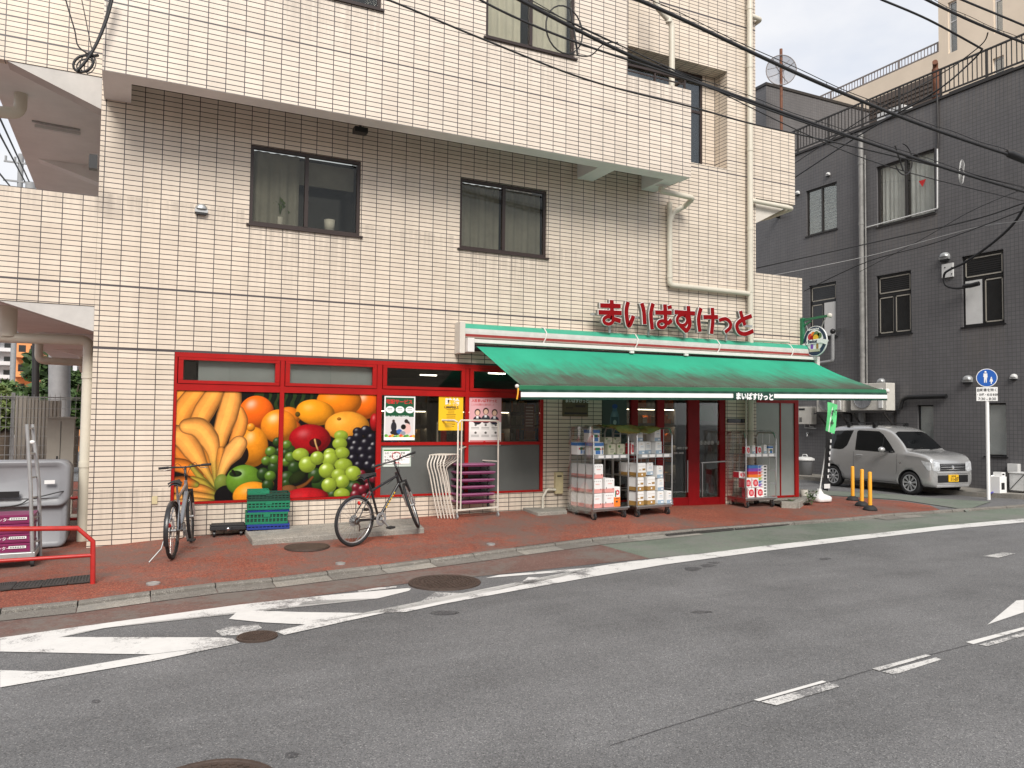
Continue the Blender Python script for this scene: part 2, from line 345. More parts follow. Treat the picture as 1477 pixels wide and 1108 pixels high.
def foliage_mat(name, a, b_, c_):
    m = bpy.data.materials.new(name); m.use_nodes = True; t = m.node_tree; b = t.nodes['Principled BSDF']; M[name] = m
    g = nd(t, 'ShaderNodeNewGeometry'); n = noise(t, .5, 3, .6, g.outputs['Position']); r = mathn(t, 'ADD', mathn(t, 'MULTIPLY', g.outputs['Random Per Island'], .6), mathn(t, 'MULTIPLY', n, .5))
    t.links.new(ramp(t, r, [(.2, a), (.55, b_), (.9, c_)]), b.inputs['Base Color']); b.inputs['Roughness'].default_value = .6
foliage_mat('leaves', (.02, .04, .012), (.05, .095, .025), (.10, .16, .045)); foliage_mat('leaves_light', (.05, .08, .02), (.13, .18, .05), (.22, .27, .09))
def print_mat():
    m = bpy.data.materials.new('printed'); m.use_nodes = True; t = m.node_tree; b = t.nodes['Principled BSDF']; M['printed'] = m
    a = nd(t, 'ShaderNodeAttribute', attribute_name='Col'); t.links.new(a.outputs[0], b.inputs['Base Color']); b.inputs['Roughness'].default_value = .45; b.inputs['Specular IOR Level'].default_value = .2
print_mat()
mat('cream_paint', (.60, .56, .50), .6, var=.10, scale=2, bump=.1); mat('white_paint', (.66, .63, .60), .5, var=.06); mat('soffit_grey', (.74, .74, .73), .75, var=.09, scale=1.2)
mat('haunch_sun_toned', (.50, .48, .455), .7, var=.1, scale=3); mat('cream_pipe', (.60, .56, .47), .4, var=.06, scale=3); mat('brown_frame', (.030, .018, .015), .35, var=.05); mat('red_frame', (.34, .008, .007), .4, var=.12, scale=4, spec=.25)
mat('dark_red', (.22, .004, .006), .4, var=.1, spec=.2); mat('curtain', (.27, .275, .26), .9, var=.15, scale=3); mat('curtain_white', (.80, .80, .76), .9, var=.1, scale=3)
mat('window_dark', (.02, .021, .022), .12, var=.3, scale=2); mat('black', (.012, .012, .013), .4, var=.1); mat('rubber', (.018, .018, .019), .75, var=.2, scale=20)
mat('steel', (.52, .52, .51), .28, 1, var=.1, scale=5); mat('galv', (.42, .43, .43), .45, .6, var=.15, scale=6); mat('alloy', (.6, .6, .6), .3, .8, var=.05)
mat('off_white_tube', (.62, .57, .50), .4, var=.12, scale=8); mat('purple', (.20, .02, .09), .4, var=.12, scale=5); mat('mauve', (.30, .10, .20), .45, var=.15)
mat('green_crate', (.008, .17, .085), .42, var=.12); mat('dark_green_crate', (.006, .045, .028), .45, var=.15); mat('blue_crate', (.012, .035, .22), .42, var=.12)
mat('grey_plastic', (.235, .24, .255), .42, var=.07, scale=2); mat('light_plastic', (.62, .62, .61), .4, var=.05); mat('white_plastic', (.80, .80, .79), .35, var=.04)
mat('gas_white', (.60, .58, .53), .45, var=.06); mat('frost', (.11, .115, .11), .22, var=.12, scale=.9); mat('frost_light', (.29, .31, .29), .2, var=.12, scale=.9)
mat('yellow_post', (.80, .36, .02), .45, var=.06); mat('silver_car', (.47, .47, .467), .2, .5, var=.02, coat=.6); mat('car_glass', (.008, .009, .010), .06, var=0, spec=.35)
mat('head_glass', (.62, .64, .66), .08, .3, var=.35, scale=14, coat=1); mat('chrome', (.75, .75, .76), .12, 1, var=0); mat('plate_yellow', (.85, .50, .02), .4, var=.02)
mat('sign_blue', (.012, .10, .42), .35, var=.03); mat('sign_white', (.82, .82, .81), .4, var=.03); mat('flag_green', (.12, .60, .22), .7, var=.05); mat('flag_black', (.015, .015, .016), .8, var=.1)
mat('letter_red', (.22, .003, .005), .65, var=.1, spec=.12); mat('letter_side', (.25, .235, .215), .5, var=.1); mat('letter_edge', (.75, .73, .71), .4, var=.05)
mat('stripe_white', (.50, .49, .46), .5); mat('stripe_green', (.045, .34, .22), .45, var=.08); mat('stripe_red', (.35, .04, .035), .45, var=.1); mat('navy', (.012, .035, .075), .4, var=.05); mat('sign_green', (.02, .15, .07), .4, var=.08)
mat('iron', (.075, .052, .042), .62, .35, var=.25, scale=14, bump=.4, bscale=60); mat('drain_iron', (.06, .055, .052), .65, .3, var=.25, scale=9); mat('rust', (.16, .06, .03), .7, var=.3, scale=12)
mat('black_pole', (.02, .02, .021), .5, var=.1); mat('pole_concrete', (.27, .275, .28), .7, var=.1); mat('far_white', (.62, .62, .63), .7, var=.06, scale=1); mat('far_orange', (.72, .29, .10), .7, var=.08, scale=1)
mat('far_cream', (.72, .60, .47), .8, var=.08, scale=.6); mat('brown_louvre', (.10, .075, .06), .6, var=.1); mat('rail_dark', (.03, .027, .026), .45, var=.1); mat('rail_grey', (.20, .17, .16), .5)
mat('red_rail', (.42, .022, .018), .38, var=.15, scale=8); mat('cable', (.016, .016, .018), .6, var=.1); mat('cable_grey', (.30, .30, .30), .5); mat('pipe_grey', (.24, .235, .225), .5, var=.25, scale=5); mat('soil', (.05, .04, .03), .9, var=.4, scale=20, bump=1)
mat('interior_wall', (.13, .12, .11), .8, var=.05); mat('interior_floor', (.12, .115, .11), .4); mat('shelf_dark', (.05, .05, .05), .5)
mat('store_lamp', (1, .93, .8), .5, var=0, emit=9); mat('case_and_fill_lamp', (1, .88, .66), .5, var=0, emit=7); mat('gold_foil', (.36, .24, .07), .22, .3, var=.3, scale=9)
mat('paper_white', (.75, .75, .74), .6, var=.03); mat('pink', (.68, .30, .27), .5, var=.06); mat('blue_pk', (.05, .16, .42), .45, var=.05); mat('cream_pk', (.46, .45, .34), .5, var=.08); mat('leaf_pk', (.10, .18, .06), .5)
mat('kraft', (.33, .19, .055), .5, var=.06); mat('sky_pk', (.30, .40, .50), .5, var=.05); mat('orange_pk', (.85, .20, .02), .45, var=.04); mat('red_pk', (.60, .03, .05), .45, var=.04); mat('violet_pk', (.20, .07, .40), .45); mat('lime_pk', (.30, .48, .05), .45)
mat('ink', (.03, .03, .03), .6, var=0); mat('ink_red', (.55, .02, .02), .6, var=0); mat('ink_white', (.8, .8, .8), .5, var=0); mat('plaque', (.10, .085, .045), .35, .3, var=.2); mat('poster_yellow', (.80, .48, .03), .5, var=.04)
mat('poster_green', (.02, .13, .05), .5, var=.04); mat('hub_silver', (.55, .56, .57), .28, .6, var=.04); mat('frame_grey', (.30, .31, .33), .3, .5); mat('frame_black', (.02, .02, .022), .3)
mat('amber_reflector', (.6, .02, .015), .25); mat('hose_blue', (.06, .05, .35), .5); mat('ivory', (.55, .47, .28), .5); mat('bark', (.07, .05, .035), .85, var=.3, scale=10, bump=.5); mat('cabinet', (.36, .335, .29), .55, var=.06)
# ------------------------------------------------------------------ ground sheets
XG = sorted({round(x*.5, 3) for x in range(-24, 60)} | {-40, -30, -20, 35, 40, 50, 60} | {round(k[0], 4) for k in KB})
YG = sorted({round(y*.5, 3) for y in range(-16, 16)} | {-14, -11, 10, 12, 16, 20, 30, 40})
def drape(name, poly, dz, m, parent=None, zf=None, skirt=0, **kw):
    bm = bmesh.new(); vs = [bm.verts.new((p[0], p[1], 0)) for p in poly]; bm.faces.new(vs)
    bmesh.ops.triangulate(bm, faces=bm.faces[:])
    x0, x1 = min(p[0] for p in poly), max(p[0] for p in poly); y0, y1 = min(p[1] for p in poly), max(p[1] for p in poly)
    if zf is None:
        for x in XG:
            if x0 < x < x1: bmesh.ops.bisect_plane(bm, geom=bm.verts[:]+bm.edges[:]+bm.faces[:], plane_co=(x, 0, 0), plane_no=(1, 0, 0))
        for y in YG:
            if y0 < y < y1: bmesh.ops.bisect_plane(bm, geom=bm.verts[:]+bm.edges[:]+bm.faces[:], plane_co=(0, y, 0), plane_no=(0, 1, 0))
    for v in bm.verts: v.co.z = (G(v.co.x, v.co.y) if zf is None else zf(v.co.x, v.co.y)) + dz
    if skirt:
        bmesh.ops.recalc_face_normals(bm, faces=bm.faces[:])
        if sum(f.normal.z for f in bm.faces) < 0: bmesh.ops.reverse_faces(bm, faces=bm.faces[:])
        ed = [e for e in bm.edges if e.is_boundary]; r = bmesh.ops.extrude_edge_only(bm, edges=ed)
        for g in r['geom']:
            if isinstance(g, bmesh.types.BMVert): g.co.z -= skirt
    bmesh.ops.recalc_face_normals(bm, faces=bm.faces[:])
    if not skirt and sum(f.normal.z for f in bm.faces) < 0: bmesh.ops.reverse_faces(bm, faces=bm.faces[:])
    b = MB(); bm.verts.ensure_lookup_table(); bm.verts.index_update()
    b.add([v.co[:] for v in bm.verts], [[v.index for v in f.verts] for f in bm.faces], 0, False); bm.free()
    return b.build(name, m, parent, **({'loc': (0, 0, 0)} if parent is None else {}), **kw)
def rz_(x, y): return road_z(x)
g = MB(); g.quad((-300, -300, -.8), (300, -300, -.8), (300, 300, -.8), (-300, 300, -.8)); g.build('ground', 'asphalt', loc=(0,0,0), kind='structure')
road = drape('road', [(-40, -22)] + KB + [(60, -22)], 0, 'asphalt', zf=rz_, kind='structure')
KI = [(x, y+.095) for x, y in KB]         # back edge of the kerb
drape('side_street', [(x, y) for x, y in KI if x > 11] + [(60, 40), (11.0, 40)], -.008, 'asphalt', kind='structure')
pav = [(x, y) for x, y in KI if x < 14.2]
pxend = [onG(*p)[:2] for p in [(1359, 737), (1341, 729), (1297, 722.5), (1240, 718), (1197, 715.5), (1172, 712)]]
drape('pavement', [p for p in pav if p[0] < pxend[0][0]] + [tuple(p) for p in pxend] + [(11.7, 1.2), (11.7, .3), (-.0, .3), (-.0, 12), (-12, 12), (-40, 8)], 0.0, 'red_pave', kind='structure')
# kerb: stone by stone
k = MB(); seg = []
for i in range(len(KB)-1):
    (x0, y0), (x1, y1) = KB[i], KB[i+1]
    if x0 < -14: x0, y0 = -8, KB[1][1]-.23*(KB[1][0]+8)
    if x1 > 45: x1 = 34; y1 = KB[-2][1]
    n = max(1, round(math.hypot(x1-x0, y1-y0)/.6))
    for j in range(n):
        a, b_ = j/n, (j+1)/n; seg.append(((lerp(x0, x1, a), lerp(y0, y1, a)), (lerp(x0, x1, b_), lerp(y0, y1, b_))))
kr = MB()
for (a, b_) in seg:
    h = .05 + random.uniform(-.004, .004); dx = .006; dd = random.uniform(-.006, .006)
    a = (a[0]+dx, a[1]+dd); b_ = (b_[0]-dx, b_[1]+dd)
    za, zb = road_z(a[0]), road_z(b_[0])
    vs = []
    for (p, z) in ((a, za), (b_, zb)):
        vs += [(p[0], p[1], z-.1), (p[0], p[1]+.004, z+h-.014), (p[0], p[1]+.022, z+h), (p[0], p[1]+.10, z+h+.001), (p[0], p[1]+.10, z-.1)]
    kr.add(vs, [(0,1,6,5), (1,2,7,6), (2,3,8,7), (3,4,9,8), (4,3,2,1,0), (5,6,7,8,9)])
kr.build('kerb', 'kerb_stone', loc=(0,0,0), kind='structure')
# concrete gutter, slab by slab
gt = MB()
for i, (a, b_) in enumerate(seg):
    if a[0] > 13.5 or 8.1 < a[0] < 12.4: continue
    wd = .26
    gt.add([(a[0]+.004, a[1]-wd, road_z(a[0])+.010), (b_[0]-.004, b_[1]-wd, road_z(b_[0])+.010), (b_[0]-.004, b_[1]+.01, road_z(b_[0])+.014), (a[0]+.004, a[1]+.01, road_z(a[0])+.014)], [(0, 1, 2, 3)], random.choice((0, 0, 1)))
gt.build('gutter', ['kerb_stone', 'concrete'], loc=(0,0,0), kind='structure')
def pp(*pts): return [tuple(onR(x, y)[:2]) for x, y in pts]
def kerbline(x0, x1, off): return [(x, yk(x)+off) for x in [x0] + [p[0] for p in KB if x0 < p[0] < x1] + [x1]]
# painted strips along the kerb
wl = pp((0,921),(150,899),(300,879),(480,856),(590,841),(740,826),(860,813),(960,803),(1100,789),(1240,773),(1360,759),(1477,748))
xr = onR(905, 797)[0]
def edge(x): return float(np.interp(x, [p[0] for p in wl], [p[1] for p in wl]))
def strip(name, x0, x1, m, dz):
    xs = [x0] + [p[0] for p in wl if x0 < p[0] < x1] + [x1]
    low = [(x, edge(x) - .03) for x in xs]
    return drape(name, low + kerbline(x0, x1, .01)[::-1], dz, m, road, zf=rz_)
strip('painted_strip', -6., xr, 'red_paint', .004)
strip('painted_strip', xr+.002, 34., 'green_paint', .004)
drape('painted_strip', [tuple(onG(*p)[:2]) for p in [(1197,714.5),(1297,721),(1341,727.5),(1395,737)]] + [(17.2, -1.2), (17.2, .9), (15.0, 3.5), (12.9, 3.2)], .004, 'green_paint', road)
# white markings
for poly, m in [
    ([(0,929),(150,907),(300,886),(480,862),(560,852),(593,849.5),(590,853),(545,864),(440,867),(430,874),(150,905),(0,940)], 'road_white'),
    ([(0,921),(150,900),(345,873),(480,858.5),(590,849),(592,852),(480,864),(345,880),(150,907),(0,931)], 'road_white'),
    ([(0,925),(95,920),(315,920.5),(335,922),(346,928),(290,936),(218,945),(150,944),(0,941)], 'road_white'),
    ([(0,972),(55,970),(80,969),(218,945.5),(290,936.5),(346,928.5),(220,955),(0,993)], 'road_white'),
    ([(0,968),(60,970),(30,975),(0,980)], 'road_white'),
    ([(345,881),(430,884),(538,885.5),(585,884),(640,872),(760,850),(860,832),(960,815),(1100,796),(1240,779),(1360,765),(1477,754),(1477,748.5),(1360,759),(1240,772.5),(1100,788.5),(960,806),(893,813),(860,818),(815,832),(690,858),(560,884),(410,917),(397,912),(440,902),(380,899),(330,894)], 'road_white'),
    ([(604,870),(628,855),(690,857),(640,868)], 'road_white_worn'), ([(748,843),(762,833),(815,836),(790,842)], 'road_white'),
    ([(700,834.5),(720,830),(820,822),(855,819),(862,822),(770,829),(720,833)], 'road_white'),
    ([(893,817),(905,811),(1000,800),(1010,803),(960,811)], 'road_white_worn'),
    ([(515,853),(545,848.5),(572,846),(572,848.5),(540,852),(518,855)], 'road_white_worn'),
    ([(311,911),(330,905),(372,902),(378,907),(352,917),(320,918)], 'road_white_worn'),
    ([(1087,1011),(1186,983),(1192,985),(1095,1013)], 'road_white'), ([(1098,1014),(1196,985.5),(1213,991),(1120,1019)], 'road_white_worn'),
    ([(1258,966),(1337,945),(1343,947),(1268,969)], 'road_white_worn'), ([(1272,970),(1350,949),(1358,952),(1290,974)], 'road_white_worn'),
    ([(1393,927),(1477,905),(1477,909),(1404,930)], 'road_white'), ([(1412,931),(1477,913),(1477,918),(1425,933)], 'road_white_worn'),
    ([(1424,902),(1466,867),(1477,866),(1477,884),(1450,893)], 'road_white'), ([(1417,803),(1447,797.5),(1465,799),(1440,805)], 'road_white_worn'),
    ]: 
    q = pp(*poly)
    if abs(q[0][0]-q[-1][0]) < 1e-6: q = q[:-1]
    ar = sum(q[i][0]*q[(i+1) % len(q)][1]-q[(i+1) % len(q)][0]*q[i][1] for i in range(len(q)))
    drape('road_marking', q if ar > 0 else q[::-1], (.0045 + .0004*(len(road.children) % 9)), m, road, zf=rz_)
# tar seam along the centre dashes and a dark repair patch
sm = [tuple(onR(x, y)[:2]) for x, y in [(880, 1076), (960, 1050), (1088, 1011), (1212, 980), (1258, 966), (1400, 930), (1477, 908), (1600, 878)]]
drape('road_seam', [(x, y-.005) for x, y in sm] + [(x, y+.005) for x, y in sm[::-1]], .003, 'asphalt_patch', road, zf=rz_)
rp = random.Random(11)
for (x, y, rx, ry) in ((998, 821, 16, 3), (1022, 816, 14, 2.4), (1030, 812, 9, 1.8), (138, 1012, 9, 2.5), (1190, 806, 12, 2), (420, 1090, 14, 5), (640, 884, 26, 4), (1010, 883, 18, 2)):
    q = pp(*[(x+rx*rp.uniform(.6, 1.1)*math.cos(a_), y+ry*rp.uniform(.6, 1.1)*math.sin(a_)) for a_ in np.linspace(0, -6.0, 11)])
    drape('oil_spot', q if sum(q[i][0]*q[(i+1) % 11][1]-q[(i+1) % 11][0]*q[i][1] for i in range(11)) > 0 else q[::-1], .003, 'asphalt_patch', road, zf=rz_)
# manholes and other covers
def cover(px, py, r, label, z=None, m='iron', pattern=True, name='manhole_cover', rx=None):
    p = onR(px, py) if z is None else onG(px, py)
    zz = (road_z(p[0]) if z is None else G(p[0], p[1])) + .012; b = MB()
    b.lathe([(0, zz+.003), (r*.88, zz+.003), (r*.9, zz-.004), (r*.93, zz+.004), (r, zz+.003), (r*1.01, zz-.02)], (p[0], p[1], 0), 32, sm=False)
    if pattern:
        for ring in range(1, 7):
            n = ring*6
            for i in range(n):
                a = 2*math.pi*(i+.5*(ring % 2))/n; q = (p[0]+r*.13*ring*math.cos(a), p[1]+r*.13*ring*math.sin(a)); s = r*.042
                b.box(q[0]-s, q[0]+s, q[1]-s, q[1]+s, zz+.0035, zz+.009)
    return b.build(name, m, label=label, cat='manhole cover' if name == 'manhole_cover' else 'cover')
cover(641.5, 841, .40, 'large round brown iron manhole cover on the red painted strip'); cover(371, 919.5, .165, 'small round dark iron cover beside the white hatched marking')
cover(302, 1140, .33, 'brown manhole cover in the asphalt cut off by the bottom of the photo')
cover(443, 789.5, .29, 'flat brown manhole cover in the red pavement before the concrete slab', 1, 'iron', False)
for x, y, r_, lb in [(221, 842.5, .07, 'small grey round valve cover on the red pavement, leftmost near the kerb'), (491, 813.5, .06, 'small pale round valve cover on the pavement below the black and gold bicycle'), (708, 785.5, .06, 'small pale valve cover in the pavement in front of the tall white rack')]:
    cover(x, y, r_, lb, 1, 'galv', False, 'valve_cover')
def grate(name, quadpx, nb, label, pave=True, parent=None, dz=.02):
    P = [onG(*q) if pave else onR(*q) for q in quadpx]; b = MB()
    z = [(G(p[0], p[1]) if pave else road_z(p[0]))+dz for p in P]; V = [Vector((p[0], p[1], zz)) for p, zz in zip(P, z)]
    down = Vector((0, 0, -.012))
    b.quad(V[0]+down, V[1]+down, V[2]+down, V[3]+down, 1)
    for i in range(nb+1):
        t = i/nb; b.bar(V[0].lerp(V[1], t), V[3].lerp(V[2], t), .012, .014, 0)
    for t in (0, .25, .5, .75, 1): b.bar(V[0].lerp(V[3], t), V[1].lerp(V[2], t), .016, .016, 0)
    return b.build(name, ['drain_iron', 'black'], label=label, cat='grate')
for i in range(4):
    xa = [(-60,862,-25,860,-22,848,-58,850), (-22,860,17,857,28,843,-20,848), (18,857,57,852,64,840.5,29,843.5), (58,852,92,848.5,95,838,66,840.5)][i]
for q, lb in [(((0,854),(16,852),(24,842.5),(0,844.5)), 'ribbed dark grey drain cover cut by the left edge of the photo'), (((19,852),(58,848.5),(64,840),(27,843)), 'ribbed dark grey drain cover between two others under the red guard rail'), (((61,848),(96,844.5),(100,836),(67,839.5)), 'ribbed dark grey drain cover left of the guard rail post'), (((99,844),(132,841),(134,832),(102,835.5)), 'ribbed dark grey drain cover at the foot of the guard rail post')]:
    grate('drain_cover', q, 7, lb)
grate('storm_drain', ((962,774.5),(1058,765.5),(1052,760),(957,769)), 26, 'long rusty storm drain grating against the kerb, nearer half', False)
grate('storm_drain', ((1062,765.2),(1158,756.2),(1152,751.5),(1056,759.6)), 26, 'long rusty storm drain grating against the kerb, farther half', False)
# concrete slabs at the foot of the wall
def slab(name, quadpx, h, label, m='concrete', cat='slab', bev=.012):
    P = [onG(*q) for q in quadpx]; b = MB(); n = len(P)
    zs = [G(p[0], p[1]) for p in P]; top = [(p[0], p[1], z+h) for p, z in zip(P, zs)]; bot = [(p[0]*1, p[1], z-.15) for p, z in zip(P, zs)]
    b.add(bot+top, [tuple(range(n))[::-1], tuple(range(n, 2*n))] + [(i, (i+1) % n, (i+1) % n+n, i+n) for i in range(n)])
    return b.build(name, m, bevel=bev, label=label, cat=cat)
slab('concrete_slab', ((364,787),(612,769),(596,754),(352,770)), .075, 'worn long concrete slab on the pavement under the green crates and a bicycle')
slab('concrete_slab', ((776,744.5),(818,741.5),(812,731),(748,735)), .055, 'small broken concrete slab below the wall box and bent pipe')

# ------------------------------------------------------------------ the cream tiled building
AB = empty('apartment_building', (5.8, 0, 0), label='cream tiled apartment block with red framed shop front on its ground floor', cat='building')
W1 = (1.888, 3.535, 4.565, 5.745); W2 = (5.206, 6.84, 4.56, 5.74); SF = (.945, 6.81, .512, 2.64); EN = (8.0, 10.87, .02, 2.64)
b = MB(); b.wall('Y', 0, -.06, 11.65, -.5, 6.35, [W1, W2, SF, EN], depth=.12)
b.wall('Y', 0, 7.0, 11.65, 6.35, 14, [(8.4, 10.91, 6.745, 8.72)], depth=.38)
b.wall('X', -.06, 0, 12, -.5, 14); b.wall('X', 11.65, 0, 12, -.5, 14)
b.build('wall', 'cream_tile', AB)
b = MB(); b.wall('Y', -1, -.03, 7.83, 6.05, 14, [(5.19, 6.79, 7.67, 8.85), (1.88, 3.52, 7.68, 8.85)], depth=.1)
b.wall('X', -.03, -1, 0, 6.05, 14); b.wall('X', 7.83, -1, 0, 6.35, 14)
b.box(7.832, 9.19, -1, -.86, 6.05, 7.615); b.box(9.05, 9.192, -.858, 0, 6.052, 7.615)
b.build('projecting_wall', 'upper_tile', AB)
b = MB()   # underside beams of the projection
b.box(-.027, 9.187, -.995, -.7, 6.045, 6.30); b.box(-.027, .30, -.698, -.002, 6.047, 6.42); b.box(7.45, 7.78, -.698, -.002, 6.047, 6.42); b.box(8.84, 9.15, -.698, -.36, 6.047, 6.3); b.box(8.84, 9.15, -.358, -.002, 6.04, 6.42)
b.box(-.025, 9.185, -.697, 0, 6.43, 6.5)
b.build('soffit', 'soffit_grey', AB)
b = MB(); b.box(-.055, 11.64, .5, 12, 14, 14.1); b.build('roof', 'soffit_grey', AB)  # unseen roof, put in to block light from above
# left walkways: parapets, slabs, haunches
b = MB()
for z0, z1 in ((3.21, 4.70), (6.34, 7.72)):
    b.box(-4.2, -.062, 0, .14, z0, z1)
b.build('parapet', 'cream_tile', AB)
b = MB(); b.box(-1.43, -.065, .145, 12, 3.215, 3.4); b.box(-1.43, -.065, .145, 12, 6.345, 6.5); b.box(-1.43, -1.3, .145, 12, 3.405, 4.65)
b.prism([(-1.16, 3.205), (-.062, 3.205), (-.062, 2.87), ], 'y', .012, .30, 1); b.prism([(-1.16, 6.335), (-.062, 6.335), (-.062, 5.90)], 'y', .012, .30, 1)
for yy in (4.4, 8.5): b.prism([(-1.2, 6.343), (-.062, 6.343), (-.062, 6.0)], 'y', yy, yy+.3); b.prism([(-1.2, 3.213), (-.062, 3.213), (-.062, 2.95)], 'y', yy, yy+.3)
b.build('walkway', ['soffit_grey', 'haunch_sun_toned'], AB)  # front haunches use a darker soffit paint, toned down for direct sunlight
b = MB(); p, q = onZ(50, 181, 6.3), onZ(116, 193, 6.3); b.bar((p[0], p[1], 6.29), (q[0], q[1], 6.29), .07, .05); b.bar((p[0]-.03, p[1]-.1, 6.33), (q[0], q[1]-.1, 6.33), .03, .02, 1)
b.build('tube_light', ['light_plastic', 'galv'], AB)
# low wing at the right: wall panel above the glass, and the box balcony higher up
b = MB(); b.box(11.652, 12.92, 0, 3.0, 2.215, 4.745); b.build('side_wing', 'cream_tile', AB); b = MB(); b.box(11.652, 12.73, 0, 2.2, 6.27, 7.78); b.build('box_balcony', 'cream_tile', AB)
b = MB(); b.prism([(11.652, 5.75), (11.652, 6.26), (12.60, 6.26), (12.4, 6.13)], 'y', .02, 2.1); b.build('bracket', 'cream_paint', AB)
# drain pipes
def pipe(pts, r=.05, name='drain_pipe', m='cream_pipe', parent=None, n=12, collars=()):
    b = MB(); P = [Vector(p) for p in pts]; Q = [P[0]]
    for i in range(1, len(P)-1):
        a = (P[i-1]-P[i]).normalized(); c = (P[i+1]-P[i]).normalized(); d = min(r*1.6, (P[i-1]-P[i]).length*.45, (P[i+1]-P[i]).length*.45)
        for t in range(6):
            s = t/5; Q.append((P[i]+a*d)*(1-s)**2 + P[i]*2*s*(1-s) + (P[i]+c*d)*s*s)
    Q.append(P[-1]); b.tube(Q, r, n)
    for c in collars:
        a, d = Vector(c), Vector((0, 0, 1)); b.cyl(a-d*.04, a+d*.04, r*1.13, n)
        b.bar((c[0], c[1], c[2]), (c[0], c[1]+r*1.6, c[2]), .015)
    return b.build(name, m, parent)
yp = -.09
px_ = float(onY(1082, 300, yp)[0])
pipe([(px_, yp, 12), (px_, yp, .15)], .058, parent=AB, collars=[(px_, yp, z) for z in (10.1, 8.9, 7.2, 5.6, 4.35, 3.2, 1.4)])
zt = float(onY(1100, 292, yp)[2]); xe = float(onY(1143, 297, yp)[0])
pipe([(px_, yp, zt), (xe, yp, zt-.02), (xe, .55, zt-.06), (12.1, 1.4, zt-.1)], .045, parent=AB)
pipe([(px_, yp, 9.95), (px_+.30, yp, 9.93), (px_+.30, .45, 9.9), (px_+.2, .6, 9.9)], .045, parent=AB)
a = [onY(x, y, yp) for x, y in [(966, 292), (966, 411), (1076, 423)]]
pipe([a[0], a[1], a[2], (px_, yp, a[2][2]-.02)], .05, parent=AB, collars=[tuple(onY(966, 398, yp))])
a = onY(966, 291, yp); pipe([(8.98, -.42, 6.0), (8.98, -.42, 5.93), (9.72, -.42, 5.90), (9.72, -.14, 5.80), (float(a[0])+.1, yp, 5.7), (float(a[0]), yp, 5.5)], .05, parent=AB)
pt = [onY(x, y, -.62) for x, y in [(946, -40), (946, 8), (969, 34), (969, 128)]]
pipe([(p[0], -.62, p[2]) for p in pt], .055, parent=AB, collars=[tuple(onY(965, 30, -.62))])
pipe([(px_+.05, yp, float(onY(1100, 491, yp)[2])), tuple(onY(1138, 493, yp))], .035, parent=AB)
pipe([tuple(onY(1076, 570, yp)), tuple(onY(1076, 640, yp))], .02, parent=AB)
# passage pipes at the left
pipe([(-2.4, .7, 2.77), (-.14, .7, 2.80), (-.14, .7, -.2)], .072, parent=AB, collars=[(-.14, .7, 1.05), (-.14, .7, 2.3)])
pipe([(-1.12, .7, 3.25), (-1.12, .7, 2.80)], .11, parent=AB); pipe([(-1.13, 1.2, 6.4), (-1.13, 1.2, 6.05), (-2.0, 1.2, 6.0)], .085, parent=AB)
pipe([(-1.15, 5.2, 3.2), (-1.15, 5.2, 2.75), (-.3, 5.4, 2.75)], .07, parent=AB); pipe([(-.62, 9, 3.2), (-.62, 9, 2.75), (-.2, 9, 2.75)], .07, parent=AB)
